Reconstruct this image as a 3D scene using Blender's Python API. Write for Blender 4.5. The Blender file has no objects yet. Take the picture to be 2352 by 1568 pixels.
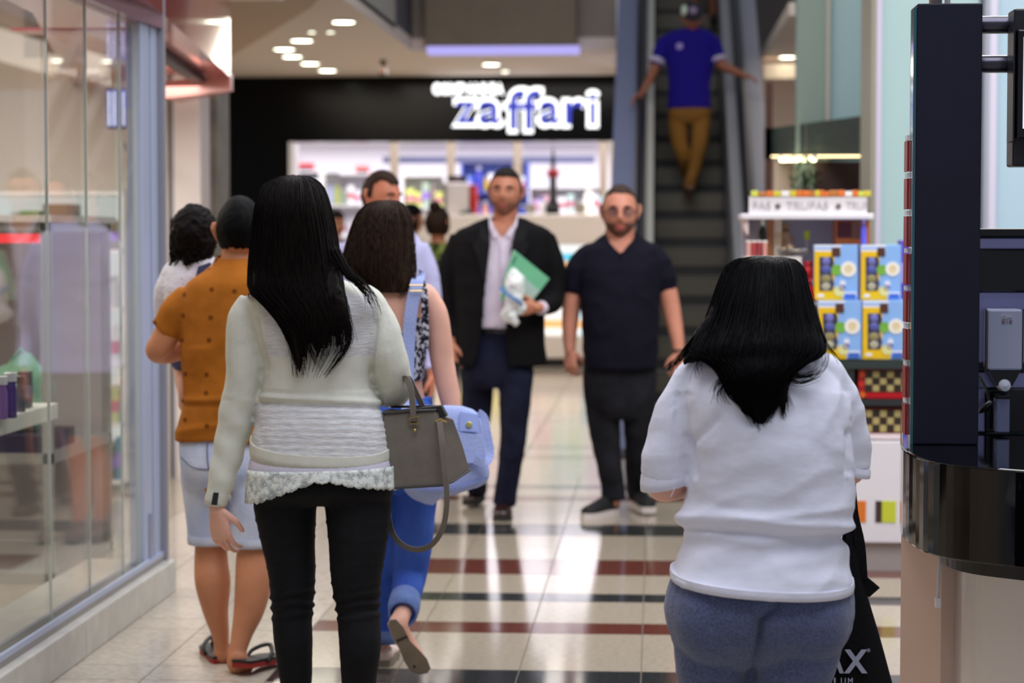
import bpy, bmesh, math, random
from mathutils import Vector, Matrix, noise
random.seed(7)
C = bpy.context.scene
COL = C.collection
# ------------------------------------------------------------------ camera, world, lights, exposure
F = 5000.0                                   # focal length in pixels of the 2352 x 1568 frame
YAW, PIT = math.atan(.066*math.cos(.04836)), math.atan(.0484)
cam_d = bpy.data.cameras.new('camera'); cam = bpy.data.objects.new('camera', cam_d); COL.objects.link(cam)
cam.location = (0, 0, 1.5); cam.rotation_euler = (math.pi/2-PIT, 0, YAW)
cam_d.sensor_width = 36; cam_d.lens = F/2352*36; cam_d.clip_start = .1; cam_d.clip_end = 200
cam_d.dof.use_dof = True; cam_d.dof.focus_distance = 5.5; cam_d.dof.aperture_fstop = 3.2; cam_d.dof.aperture_blades = 0
C.camera = cam
W = bpy.data.worlds.new('world'); C.world = W; W.use_nodes = True
W.node_tree.nodes['Background'].inputs[0].default_value = (.80, .84, 1, 1)
W.node_tree.nodes['Background'].inputs[1].default_value = .30
C.view_settings.view_transform = 'Standard'; C.view_settings.look = 'None'
C.view_settings.exposure = 0; C.view_settings.gamma = 1; C.view_settings.use_curve_mapping = False
def area(name, loc, rot, sx, sy, power, col):
    d = bpy.data.lights.new(name, 'AREA'); d.shape = 'RECTANGLE'; d.size = sx; d.size_y = sy; d.energy = power; d.color = col
    o = bpy.data.objects.new(name, d); COL.objects.link(o); o.location = loc; o.rotation_euler = rot; o['kind'] = 'helper'
    return o
area('skylight_lamp', (.6, 4.2, 6.2), (0, 0, 0), 5, 6, 400, (.87, .9, 1))
area('skylight_lamp', (-.7, 11.6, 6.4), (0, 0, 0), 4.0, 6, 250, (.97, .95, 1))
area('ceiling_lamp', (-3.4, 19.5, 3.2), (0, 0, 0), 1.6, 5, 120, (1, .9, .78))
area('ceiling_lamp', (-1.6, 22.3, 3.2), (0, 0, 0), 2.6, 2, 75, (1, .93, .86))
area('right_aisle_lamp', (1.5, 19.5, 3.15), (0, 0, 0), 1.0, 5, 16, (1, .92, .82))
area('store_lamp', (-2.9, 27.6, 2.76), (0, 0, 0), 6.2, 6.0, 430, (.95, .92, 1))
area('recess_fill', (-2.9, 11.9, 2.37), (0, 0, 0), .5, 1.4, 16, (1, .93, .86))  # unseen fill light added to brighten the cream recess wall
area('shop_lamp', (-3.6, 9.5, 2.9), (0, 0, 0), 1.8, 5, 150, (1, .95, .88))
area('kiosk_fill', (1.7, 9.0, 3.6), (0, 0, 0), 1.8, 3, 110, (1, .95, .9))  # fill above the stand, added to brighten the pale wall and curtain behind
# ------------------------------------------------------------------ view geometry
_s, _c, _sp, _cp = math.sin(YAW), math.cos(YAW), math.sin(PIT), math.cos(PIT)
RT = Vector((_c, _s, 0)); FW = Vector((-_s*_cp, _c*_cp, -_sp)); UP = RT.cross(FW); EYE = Vector((0, 0, 1.5))
def ray(px, py): return RT*((px-1176)/F) - UP*((py-784)/F) + FW
def pt(px, py, Y):
    d = ray(px, py); return EYE + d*(Y/d.y)
def onz(px, py, z):
    d = ray(px, py); return EYE + d*((z-1.5)/d.z)
def X_(px, Y): return pt(px, 542, Y).x
def Z_(py, Y, px=1500): return pt(px, py, Y).z
# ------------------------------------------------------------------ materials
def lin(c):
    c /= 255.; return c/12.92 if c <= .04045 else ((c+.055)/1.055)**2.4
def S(r, g, b): return (lin(r), lin(g), lin(b), 1)
_m = {}
def cname(c):
    r, g, b = c
    if max(c)-min(c) < 28: return 'white' if r > 225 else 'pale grey' if r > 170 else 'grey'
    if r > 190 and g > 180 and b < 150: return 'lime yellow' if g >= r-10 else 'yellow'
    if b >= r and b >= g: return 'violet' if r > g+15 else ('sky blue' if g > 150 else 'blue')
    if g >= r and g >= b: return 'mint green' if b > 150 else 'green'
    return 'pink' if b > 140 else 'orange' if g > 90 else 'red'
def mat(name, rgb, rough=.6, metal=0, var=0, vs=20, bump=0, bs=60, stretch=(1, 1, 1), emit=0, spec=.5, coat=0, rgb2=None, lo=.35, hi=.65, alpha=1, sheen=0, aniso=0):
    if name in _m: return _m[name]
    m = bpy.data.materials.new(name); m.use_nodes = True; nt = m.node_tree; b = nt.nodes['Principled BSDF']
    col = S(*rgb); b.inputs['Base Color'].default_value = col
    b.inputs['Roughness'].default_value = rough; b.inputs['Metallic'].default_value = metal
    b.inputs['Specular IOR Level'].default_value = spec; b.inputs['Coat Weight'].default_value = coat
    b.inputs['Sheen Weight'].default_value = sheen
    if alpha < 1: b.inputs['Alpha'].default_value = alpha
    if emit:
        b.inputs['Emission Color'].default_value = col; b.inputs['Emission Strength'].default_value = emit
    if var or bump or rgb2:
        tc = nt.nodes.new('ShaderNodeTexCoord'); mp = nt.nodes.new('ShaderNodeMapping'); mp.inputs['Scale'].default_value = stretch
        nt.links.new(tc.outputs['Object'], mp.inputs[0])
    if var or rgb2:
        n = nt.nodes.new('ShaderNodeTexNoise'); n.inputs['Scale'].default_value = vs; n.inputs['Detail'].default_value = 5
        nt.links.new(mp.outputs[0], n.inputs[0])
        cr = nt.nodes.new('ShaderNodeValToRGB'); e = cr.color_ramp.elements
        e[0].position, e[1].position = lo, hi
        if rgb2: e[0].color, e[1].color = col, S(*rgb2)
        else:
            e[0].color = tuple(x*(1-var) for x in col[:3])+(1,); e[1].color = tuple(min(1, x*(1+var)) for x in col[:3])+(1,)
        nt.links.new(n.outputs[0], cr.inputs[0]); nt.links.new(cr.outputs[0], b.inputs['Base Color'])
        if emit: nt.links.new(cr.outputs[0], b.inputs['Emission Color'])
    if bump:
        n2 = nt.nodes.new('ShaderNodeTexNoise'); n2.inputs['Scale'].default_value = bs; n2.inputs['Detail'].default_value = 3
        bp = nt.nodes.new('ShaderNodeBump'); bp.inputs['Strength'].default_value = bump; bp.inputs['Distance'].default_value = .01
        nt.links.new(mp.outputs[0], n2.inputs[0]); nt.links.new(n2.outputs[0], bp.inputs['Height']); nt.links.new(bp.outputs[0], b.inputs['Normal'])
    _m[name] = m; return m
def glow(name, rgb, strength):
    if name in _m: return _m[name]
    m = bpy.data.materials.new(name); m.use_nodes = True; nt = m.node_tree; nt.nodes.clear()
    e = nt.nodes.new('ShaderNodeEmission'); e.inputs[0].default_value = S(*rgb); e.inputs[1].default_value = strength
    o = nt.nodes.new('ShaderNodeOutputMaterial'); nt.links.new(e.outputs[0], o.inputs[0]); _m[name] = m; return m
def glass_mat(name, tint=(245, 248, 246), boost=1.0, ior=1.5):
    if name in _m: return _m[name]
    m = bpy.data.materials.new(name); m.use_nodes = True; nt = m.node_tree; nt.nodes.clear()
    t = nt.nodes.new('ShaderNodeBsdfTransparent'); t.inputs[0].default_value = S(*tint)
    g = nt.nodes.new('ShaderNodeBsdfGlossy'); g.inputs['Roughness'].default_value = .01; g.inputs[0].default_value = (.95, .95, .95, 1)
    fr = nt.nodes.new('ShaderNodeLayerWeight'); fr.inputs[0].default_value = .5
    pw = nt.nodes.new('ShaderNodeMath'); pw.operation = 'POWER'; pw.inputs[1].default_value = 5
    mu = nt.nodes.new('ShaderNodeMath'); mu.operation = 'MULTIPLY_ADD'; mu.inputs[1].default_value = .9*boost; mu.inputs[2].default_value = .04*boost; mu.use_clamp = True
    nt.links.new(fr.outputs['Facing'], pw.inputs[0])
    mx = nt.nodes.new('ShaderNodeMixShader'); o = nt.nodes.new('ShaderNodeOutputMaterial')
    nt.links.new(pw.outputs[0], mu.inputs[0]); nt.links.new(mu.outputs[0], mx.inputs[0])
    nt.links.new(t.outputs[0], mx.inputs[1]); nt.links.new(g.outputs[0], mx.inputs[2]); nt.links.new(mx.outputs[0], o.inputs[0])
    _m[name] = m; return m
# ------------------------------------------------------------------ mesh building
WL = {}
def tag(o, label=None, cat=None, group=None, kind=None):
    if label: o['label'] = label
    if cat: o['category'] = cat
    if group: o['group'] = group
    if kind: o['kind'] = kind
    return o
def empty(name, loc, label=None, cat=None, group=None, kind=None):
    o = bpy.data.objects.new(name, None); COL.objects.link(o); o.location = loc; o.empty_display_size = .1
    WL[o] = Vector(loc); return tag(o, label, cat, group, kind)
def link_mesh(name, me, parent=None, m=None, recentre=True):
    o = bpy.data.objects.new(name, me); COL.objects.link(o)
    c = Vector((0, 0, 0))
    if recentre and len(me.vertices):
        xs = [v.co for v in me.vertices]
        lo = [min(v[i] for v in xs) for i in range(3)]; hi = [max(v[i] for v in xs) for i in range(3)]
        c = Vector(((lo[0]+hi[0])/2, (lo[1]+hi[1])/2, lo[2]))
        me.transform(Matrix.Translation(-c))
    WL[o] = c
    if parent is not None:
        o.parent = parent; o.location = c - WL[parent]
    else: o.location = c
    if m is not None:
        me.materials.clear(); me.materials.append(m)
    return o
def catmull(rows, k):
    if len(rows) < 3 or k <= 1: return [tuple(r) for r in rows]
    out = []; n = len(rows)
    for i in range(n-1):
        p0, p1, p2, p3 = rows[max(i-1, 0)], rows[i], rows[i+1], rows[min(i+2, n-1)]
        for j in range(k):
            t = j/k
            out.append(tuple(.5*(2*b+(c-a)*t+(2*a-5*b+4*c-d)*t*t+(-a+3*b-3*c+d)*t**3) for a, b, c, d in zip(p0, p1, p2, p3)))
    out.append(tuple(rows[-1])); return out
class MB:
    def __init__(s): s.b = bmesh.new(); s.mi = 0
    def _f(s, vs):
        try:
            f = s.b.faces.new(vs); f.material_index = s.mi; return f
        except ValueError: return None
    def box(s, x0, x1, y0, y1, z0, z1, rot=None, bev=0):
        c = Vector(((x0+x1)/2, (y0+y1)/2, (z0+z1)/2))
        vs = []
        for x in (x0, x1):
            for y in (y0, y1):
                for z in (z0, z1):
                    p = Vector((x, y, z))
                    if rot: p = c + rot @ (p-c)
                    vs.append(s.b.verts.new(p))
        fs = [s._f([vs[i] for i in q]) for q in ((0, 1, 3, 2), (4, 6, 7, 5), (0, 4, 5, 1), (2, 3, 7, 6), (0, 2, 6, 4), (1, 5, 7, 3))]
        if bev:
            es = {e for f in fs for e in f.edges}
            bmesh.ops.bevel(s.b, geom=list(es), offset=bev, segments=2, affect='EDGES', profile=.5)
        return s
    def rings(s, rings, cap=True, close=True):
        R = [[s.b.verts.new(p) for p in r] for r in rings]; n = len(R[0])
        for a, b in zip(R, R[1:]):
            for i in range(n if close else n-1): s._f([a[i], a[(i+1) % n], b[(i+1) % n], b[i]])
        if cap and close:
            for r, rev in ((R[0], True), (R[-1], False)):
                c = s.b.verts.new(sum((v.co for v in r), Vector())/n)
                for i in range(n):
                    q = [r[i], r[(i+1) % n], c]; s._f(q[::-1] if rev else q)
        return s
    def tube(s, pts, rad, n=10, fy=1, cap='r', close=False):
        pts = [Vector(p) for p in pts]; N = len(pts)
        if not hasattr(rad, '__len__'): rad = [rad]*N
        if cap == 'r' and not close:
            d0 = (pts[0]-pts[1]).normalized(); d1 = (pts[-1]-pts[-2]).normalized()
            pre = [(pts[0]+d0*rad[0]*k, rad[0]*q) for k, q in ((.92, .3), (.62, .75))]; suf = [(pts[-1]+d1*rad[-1]*k, rad[-1]*q) for k, q in ((.62, .75), (.92, .3))]
            pts = [p for p, _ in pre]+pts+[p for p, _ in suf]; rad = [r for _, r in pre]+list(rad)+[r for _, r in suf]; N = len(pts)
        rings = []; up = None
        for i in range(N):
            d = (pts[min(i+1, N-1)]-pts[max(i-1, 0)])
            if close: d = pts[(i+1) % N]-pts[i-1]
            if d.length < 1e-9: d = Vector((0, 0, 1))
            d.normalize()
            if up is None:
                up = Vector((1, 0, 0)) if abs(d.x) < .8 else Vector((0, 1, 0))
            up = (up - d*up.dot(d)).normalized(); w = d.cross(up)
            ring = []
            for k in range(n):
                a = 2*math.pi*k/n; v = (up*math.cos(a)+w*math.sin(a))*rad[i]; v.y *= fy; ring.append(pts[i]+v)
            rings.append(ring)
        if close: rings.append(rings[0])
        return s.rings(rings, cap=not close)
    def lathe(s, prof, c, n=24, axis='z'):
        c = Vector(c); rings = []
        for r, z in prof:
            ring = []
            for k in range(n):
                a = 2*math.pi*k/n
                v = Vector((r*math.cos(a), r*math.sin(a), z)) if axis == 'z' else Vector((r*math.cos(a), z, r*math.sin(a))) if axis == 'y' else Vector((z, r*math.cos(a), r*math.sin(a)))
                ring.append(c+v)
            rings.append(ring)
        return s.rings(rings)
    def ell(s, c, rx, ry, rz, sub=3, rot=None, f=None):
        r = bmesh.ops.create_icosphere(s.b, subdivisions=sub, radius=1)
        c = Vector(c)
        for v in r['verts']:
            p = v.co.copy()
            p = f(p) if f else Vector((p.x*rx, p.y*ry, p.z*rz))
            v.co = c + (rot @ p if rot else p)
        return s
    def prism(s, poly, off):
        """poly: list of 3D points (planar); off: extrusion vector"""
        off = Vector(off); a = [s.b.verts.new(Vector(p)) for p in poly]; b = [s.b.verts.new(Vector(p)+off) for p in poly]; n = len(poly)
        s._f(a); s._f(b[::-1])
        for i in range(n): s._f([a[i], b[i], b[(i+1) % n], a[(i+1) % n]])
        return s
    def quad(s, *p): s._f([s.b.verts.new(Vector(q)) for q in p]); return s
    def build(s, name, m, parent=None, smooth=False, solid=0, sub=0):
        bmesh.ops.recalc_face_normals(s.b, faces=s.b.faces[:])
        me = bpy.data.meshes.new(name); s.b.to_mesh(me); s.b.free()
        if smooth:
            for p in me.polygons: p.use_smooth = True
            if smooth == 'a':
                try: me.set_sharp_from_angle(angle=.7)
                except Exception: pass
        ms = m if isinstance(m, (list, tuple)) else [m]
        o = link_mesh(name, me, parent)
        for x in ms: me.materials.append(x)
        return o
    def fuse(s, voxel, it=4, fac=.5):
        bmesh.ops.recalc_face_normals(s.b, faces=s.b.faces[:])
        me = bpy.data.meshes.new('t'); s.b.to_mesh(me); s.b.free()
        o = bpy.data.objects.new('t', me); COL.objects.link(o)
        r = o.modifiers.new('r', 'REMESH'); r.mode = 'VOXEL'; r.voxel_size = voxel
        if it:
            q = o.modifiers.new('s', 'SMOOTH'); q.factor = fac; q.iterations = it
        dg = bpy.context.evaluated_depsgraph_get(); dg.update()
        out = bpy.data.meshes.new_from_object(o.evaluated_get(dg)); bpy.data.objects.remove(o); bpy.data.meshes.remove(me)
        for p in out.polygons: p.use_smooth = True
        return out
def displace(me, fn):
    n = [v.normal.copy() for v in me.vertices]
    for v, k in zip(me.vertices, n): v.co = v.co + k*fn(v.co, k)
    me.update(); return me
def join_meshes(ms):
    b = bmesh.new()
    for m in ms: b.from_mesh(m)
    me = bpy.data.meshes.new('j'); b.to_mesh(me); b.free()
    for p in me.polygons: p.use_smooth = True
    return me
def copy_tree(o, shift, parent=None):
    c = o.copy(); COL.objects.link(c); c.parent = parent
    if parent is None:
        c.location = o.location + Vector(shift); WL[c] = WL[o]+Vector(shift)
    for ch in [k for k in o.children]: copy_tree(ch, shift, c)
    return c
def struct(name, mb, m, parent=None, **k):
    o = mb.build(name, m, parent, **k)
    if parent is None: o['kind'] = 'structure'
    return o
_g = {}
def glyph(ch, bold=0.0, extrude=.02, shear=0):
    key = (ch, bold, extrude, shear)
    cu = bpy.data.curves.new('g', 'FONT'); cu.body = ch; cu.offset = bold; cu.extrude = extrude; cu.shear = shear; cu.resolution_u = 4
    o = bpy.data.objects.new('g', cu); COL.objects.link(o)
    dg = bpy.context.evaluated_depsgraph_get(); dg.update()
    me = bpy.data.meshes.new_from_object(o.evaluated_get(dg)); bpy.data.objects.remove(o); bpy.data.curves.remove(cu)
    return me
def write(name, text, p0, p1, z1, m, parent, depth=.01, bold=0., nrm=(0, -1, 0), shear=0):
    """lettering whose box runs from p0 (lower left) to p1 (lower right) and is z1-p0.z tall; mesh stands upright"""
    me = glyph(text, bold, .5, shear)
    xs = [v.co.x for v in me.vertices]; ys = [v.co.y for v in me.vertices]
    x0, x1, y0, y1 = min(xs), max(xs), min(ys), max(ys); p0, p1 = Vector(p0), Vector(p1); n = Vector(nrm).normalized()
    h = z1-p0.z
    for v in me.vertices:
        q = p0 + (p1-p0)*((v.co.x-x0)/(x1-x0)) + Vector((0, 0, h*(v.co.y-y0)/(y1-y0))) + n*(depth*(v.co.z+.5))
        v.co = q
    return link_mesh(name, me, parent, m)
# ================================================================== THE SETTING
M_TILE = mat('beige_granite', (168, 157, 139), .12, var=.16, vs=38, stretch=(1, 3, 1), spec=.27)
M_TILE2 = mat('cream_granite', (188, 178, 162), .12, var=.14, vs=30, spec=.3)
M_DARK = mat('dark_granite', (48, 50, 50), .11, var=.3, vs=60, spec=.3)
M_BROWN = mat('brown_granite', (100, 54, 44), .11, var=.25, vs=60, spec=.3)
M_GROUT = mat('grout', (120, 110, 98), .7)
M_CREAM = mat('cream_paint', (226, 212, 200), .55)
M_BLACK = mat('black_gloss_panel', (3, 3, 3), .2, spec=.16)
M_ALU = mat('bluish_aluminium', (176, 186, 210), .35, metal=.25)
M_WHITE = mat('white_laminate', (232, 230, 230), .35)
M_GREYP = mat('grey_paint', (150, 145, 140), .6)
fl = struct('floor', MB().box(-7.5, 6, 3, 33, -.06, -.005), M_GROUT)
rows = [(6.2, 7.21, 'b'), (7.21, 7.455, 'd'), (7.455, 8.16, 'b'), (8.16, 8.385, 'r'), (8.385, 8.88, 'b'), (8.88, 9.08, 'd'), (9.08, 9.59, 'b'),
        (9.59, 10.04, 'r'), (10.04, 10.45, 'b'), (10.45, 10.86, 'b'), (10.86, 11.28, 'd'), (11.28, 11.8, 'b'), (11.8, 12.28, 'b'), (12.28, 12.5, 'r'), (12.5, 12.88, 'b'), (12.88, 13.06, 'd'), (13.06, 13.6, 'b')]
J0, JW = -.045, .4215
proto = {}
for (y0, y1, k) in rows:
    for i in range(-6, 7):
        x0 = J0+JW*i; x1 = x0+JW
        kk = k if x0 > -1.34 else 'c'
        key = (round(y1-y0, 3), kk); g = .0022
        if key not in proto:
            mb = MB().box(-JW/2+g, JW/2-g, -(y1-y0)/2+g, (y1-y0)/2-g, -.02, 0)
            bmesh.ops.recalc_face_normals(mb.b, faces=mb.b.faces[:])
            me = bpy.data.meshes.new('floor_tile'); mb.b.to_mesh(me); mb.b.free()
            me.materials.append({'b': M_TILE, 'd': M_DARK, 'r': M_BROWN, 'c': M_TILE2}[kk]); proto[key] = me
        o = bpy.data.objects.new('floor_tile', proto[key]); COL.objects.link(o); o.parent = fl
        o.location = Vector(((x0+x1)/2, (y0+y1)/2, 0)) - WL[fl]
far = MB(); pat = [('b', .5), ('b', .5), ('r', .22), ('b', .5), ('d', .2), ('b', .5), ('b', .55)]
for (ya, yb, xa, xb) in ((13.6, 33, J0-18*JW, 6), (3.0, 6.2, -7.4, 6), (6.2, 13.6, -7.4, J0-6*JW), (6.2, 13.6, J0+7*JW, 6)):
    y = ya; q = 0
    while y < yb-.05:
        k, w = pat[q % len(pat)]; q += 1; y1 = min(yb, y+w); x = xa
        side = xb < -2 or xa > 2 or (ya < 4)
        far.mi = 0 if (k == 'b' or side) else {'d': 1, 'r': 2}[k]
        while x < xb-.05:
            x1 = min(x+JW*2, xb); far.box(x+.003, x1-.003, y+.003, y1-.003, -.02, 0); x = x1
        y = y1
fs = far.build('floor_tiles', [M_TILE, M_DARK, M_BROWN], fl); fs['kind'] = 'stuff'
# --- ceilings: the void over the corridor is open to a skylit upper floor
M_CEIL = mat('ceiling_paint', (240, 226, 210), .7); M_CEILB = mat('tan_soffit', (206, 180, 152), .7)
HC = 3.26
c_ = MB()
c_.prism([(-7, 24, HC), (-4.9, 24, HC), (-4.28, 21.4, HC), (-2.55, 16.24, HC), (-2.32, 15.2, HC), (-2.32, 20.75, HC), (-.38, 20.75, HC), (-.38, 24, HC)][1:], (0, 0, .12))
cm = struct('ceiling', c_, M_CEIL)
struct('ceiling', MB().prism([(-7.4, 12, HC-.05), (-7.4, 24, HC-.05), (-4.9, 24, HC-.05), (-4.3, 21.4, HC-.05), (-2.57, 16.24, HC-.05), (-2.32, 15.2, HC-.05), (-2.32, 12, HC-.05)], (0, 0, .12)), M_CEILB)
struct('ceiling', MB().box(1.02, 6, 17, 25, 3.2, 3.3), M_CEIL)
struct('wall_upper_far', MB().box(-.38, 3.0, 27.5, 27.7, 3.3, 9), mat('upper_wall', (96, 90, 84), .7))
struct('wall_void_side', MB().box(-2.42, -2.32, 12, 19.4, HC+.08, 6.4), mat('void_wall', (186, 184, 170), .6))
struct('wall_void_corner', MB().box(-2.42, -2.32, 19.4, 20.75, HC+.12, 6.4), mat('void_dark', (92, 92, 98), .6))
struct('wall_void_back', MB().box(-2.32, -.38, 20.75, 20.95, HC+.12, 6.4), mat('void_back', (150, 138, 126), .6))
bh = empty('bulkhead', (-1.4, 20.6, HC), 'big olive-brown bulkhead box hanging over the black shop front', 'bulkhead')
MB().box(X_(980, 20.6), X_(1325, 20.6), 20.42, 20.74, HC+.02, 4.4, bev=.015).build('casing', mat('olive_panel', (128, 114, 92), .5, var=.05, vs=4), bh)
MB().box(X_(985, 20.6), X_(1330, 20.6), 20.44, 20.72, HC-.045, HC+.018).build('light_trough', glow('violet_led', (186, 178, 250), 1.0), bh)
# --- left shop front
kerb = empty('trim_1', (-2.2, 7, 0), kind='structure')
M_KERB = mat('kerb_stone', (186, 184, 176), .35, var=.08, vs=12)
for (y0, y1) in ((4.4, 5.9), (5.903, 7.58), (7.583, 9.04)): MB().box(-2.4, -2.02, y0, y1, 0, .135, bev=.006).build('kerb_block', M_KERB, kerb)
MB().box(-2.16, -2.06, 4.4, 9.04, .135, .155).build('glazing_track', mat('track_metal', (150, 146, 140), .35, metal=.5), kerb)
MB().box(-2.075, -2.062, 4.4, 9.04, .155, .175).build('track_lip', M_ALU, kerb)
GL = glass_mat('shop_glass', (246, 248, 246), 1.0)
PY = [4.6, 7.415, 7.95, 8.44, 8.72]
for i in range(4):
    y0, y1 = PY[i], PY[i+1]
    w = struct('window_%d' % (i+1), MB().box(-2.106, -2.094, y0+.003, y1-.003, .15, 2.36), GL)
    w.rotation_euler.z = (0, .012, -.006, .01)[i]
    MB().box(-2.1055, -2.0945, y1-.002, y1+.002, .15, 2.36).build('silicone_joint', mat('joint_pale', (206, 212, 208), .3), w)
post = empty('trim_2', (-2.1, 8.9, 0), kind='structure')
MB().box(-2.14, -2.075, 8.72, 8.86, .15, 2.62, bev=.008).build('frame_post', M_ALU, post)
MB().box(-2.12, -2.085, 8.86, 8.9, .15, 2.62).build('post_groove', mat('post_groove', (120, 132, 175), .4, metal=.3), post)
MB().box(-2.14, -2.075, 8.9, 9.0, .15, 2.62, bev=.008).build('frame_post', M_ALU, post)
MB().box(-2.12, -2.05, 9.0, 9.045, 0, 2.62).build('end_cap', mat('post_grey', (150, 150, 158), .4, metal=.3), post)
MB().box(-2.078, -2.068, 8.78, 8.84, .17, .36).build('hinge_plate', mat('hinge_metal', (160, 168, 195), .3, metal=.6), post)
struct('trim_3', MB().box(-2.15, -2.05, 4.4, 9.0, 2.36, 2.44, bev=.006), mat('transom', (150, 110, 120), .25, metal=.3))
# red fascia with glossy soffit; outer face runs from (-1.70, 6) to (-2.46, 12.53)
M_RED = mat('glossy_red_panel', (150, 40, 44), .08, coat=.5); M_PINK = mat('glossy_pink_soffit', (214, 130, 128), .12, coat=.4)
def fx(y): return -1.99-(y-8.49)*.1163
for k, (a, b) in enumerate(((5.4, 7.4), (7.405, 9.4), (9.405, 11.0), (11.005, 12.53))):
    struct('wall_fascia', MB().prism([(fx(a), a, 2.42), (fx(b), b, 2.42), (fx(b)-.06, b, 2.42), (fx(a)-.06, a, 2.42)], (0, 0, .9)), M_RED)
struct('wall_soffit', MB().prism([(fx(5.4)-.06, 5.4, 2.43), (fx(12.53)-.06, 12.53, 2.43), (-3.6, 13.3, 2.43), (-2.6, 9, 2.43), (-2.3, 5.4, 2.43)], (0, 0, .04)), M_PINK)
struct('wall_soffit_band', MB().prism([(fx(9.7)-.02, 9.7, 2.425), (fx(9.9)-.02, 9.9, 2.425), (-2.9, 9.9, 2.425), (-2.9, 9.7, 2.425)], (0, 0, .012)), mat('soffit_red', (170, 74, 84), .12))
struct('trim_4', MB().prism([(-2.36, 10.0, 2.39), (-2.68, 13.2, 2.39), (-2.76, 13.2, 2.39), (-2.42, 10.0, 2.39)], (0, 0, .03)), mat('shutter_rail', (22, 18, 17), .5))
struct('wall_fascia_end', MB().prism([(-2.46, 12.53, 2.34), (-2.46, 12.6, 2.34), (-2.86, 13.0, 2.3), (-2.9, 12.6, 2.3)], (0, 0, .1)), mat('pink_return', (206, 138, 130), .2))
# recess beyond the glass
struct('wall_left', MB().box(-3.9, X_(386, 13.3), 13.3, 13.6, 0, 2.6), M_CREAM)
struct('trim_5', MB().box(X_(386, 13.3), X_(400, 13.3), 13.34, 13.5, 0, 2.5), mat('shadow_gap', (46, 44, 42), .5))
struct('trim_6', MB().box(X_(393, 13.3), X_(400, 13.3), 13.3, 13.34, 0, 2.5), mat('gap_edge', (150, 148, 150), .4))
struct('wall_left_panel', MB().box(X_(401, 13.3), X_(461, 13.3), 13.3, 13.6, 0, 2.6), mat('cream_panel', (220, 208, 202), .5))
struct('wall_column', MB().box(X_(460, 13.7), X_(507, 13.7), 13.62, 14.0, 0, 3.2), mat('grey_green_stone', (112, 106, 94), .5, var=.2, vs=6))
struct('wall_left_upper', MB().box(-3.9, -2.75, 13.6, 13.8, 2.5, 3.3), M_CEILB)
# --- left shop interior
struct('wall_shop_back', MB().box(-6.0, -5.9, 4, 13.3, 0, 3.2), M_CREAM)
struct('wall_shop_end', MB().box(-6.0, -3.9, 13.3, 13.4, 0, 3.2), mat('shop_end_wall', (216, 204, 190), .6))
struct('wall_shop_near', MB().box(-6.0, -2.5, 4, 4.1, 0, 3.2), M_CREAM)
struct('ceiling_shop', MB().box(-6.0, -2.3, 4, 13.4, 2.95, 3.05), mat('shop_ceiling', (226, 216, 204), .7))
# --- black supermarket front
struct('wall_store_left', MB().box(-7.4, -4.04, 24, 24.3, 0, 2.56), M_BLACK)
sf = empty('store_sign_fascia', (-3.2, 24, 2.54), 'long glossy black fascia carrying the lit shop lettering', 'fascia')
MB().box(-7.4, -.36, 23.98, 24.3, 2.54, HC, bev=.01).build('panel', M_BLACK, sf)
struct('trim_7', MB().box(-4.06, -4.0, 23.97, 24.3, 0, 2.54), mat('jamb_white', (226, 222, 226), .3))
struct('trim_8', MB().box(-.5, -.44, 23.97, 24.3, 0, 2.54), mat('jamb_cream', (232, 216, 190), .3))
struct('wall_store_right', MB().box(-.36, 2.4, 24, 24.3, 0, HC), mat('store_side', (196, 180, 170), .6))
struct('wall_store_back', MB().box(-7, .4, 31, 31.1, 0, 2.8), mat('store_wall', (222, 220, 224), .6))
struct('wall_store_inner_right', MB().box(.3, .4, 24.3, 31, 0, 2.8), M_WHITE)
struct('wall_store_inner_left', MB().box(-6.3, -6.2, 24.3, 31, 0, 2.8), M_WHITE)
struct('ceiling_store', MB().box(-6.3, .4, 24.3, 31, 2.8, 2.86), mat('store_ceiling', (224, 220, 222), .7))
struct('trim_9', MB().box(X_(880, 27), X_(1365, 27), 27, 27.2, Z_(373, 27), Z_(358, 27)), mat('blue_grey_beam', (92, 96, 130), .5))
for px in (1035, 905, 1188, 1385): struct('trim_10', MB().box(X_(px-9, 26.5), X_(px+9, 26.5), 26.5, 26.6, 2.0 if px != 1035 else 1.7, 2.8), mat('store_post', (150, 136, 116), .5))
def ceil_panel(name, x0, x1, y0, y1, z, lab, grp, power=6):
    r = empty(name, ((x0+x1)/2, (y0+y1)/2, z), lab, 'ceiling light', grp)
    MB().box(x0-.03, x1+.03, y0-.03, y1+.03, z-.01, z+.03).build('frame', M_WHITE, r)
    MB().box(x0, x1, y0, y1, z-.03, z-.012).build('diffuser', glow('panel_glow', (255, 252, 250), power), r)
ceil_panel('light_panel', X_(960, 28), X_(1262, 28), 27.3, 28.6, 2.77, 'long bright white light panel over the tills inside the supermarket', None, 3)
ceil_panel('light_panel', X_(812, 27), X_(945, 27), 26.5, 27.1, 2.77, 'short pale light panel inside the supermarket near the shelves', None, 1.2)
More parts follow.
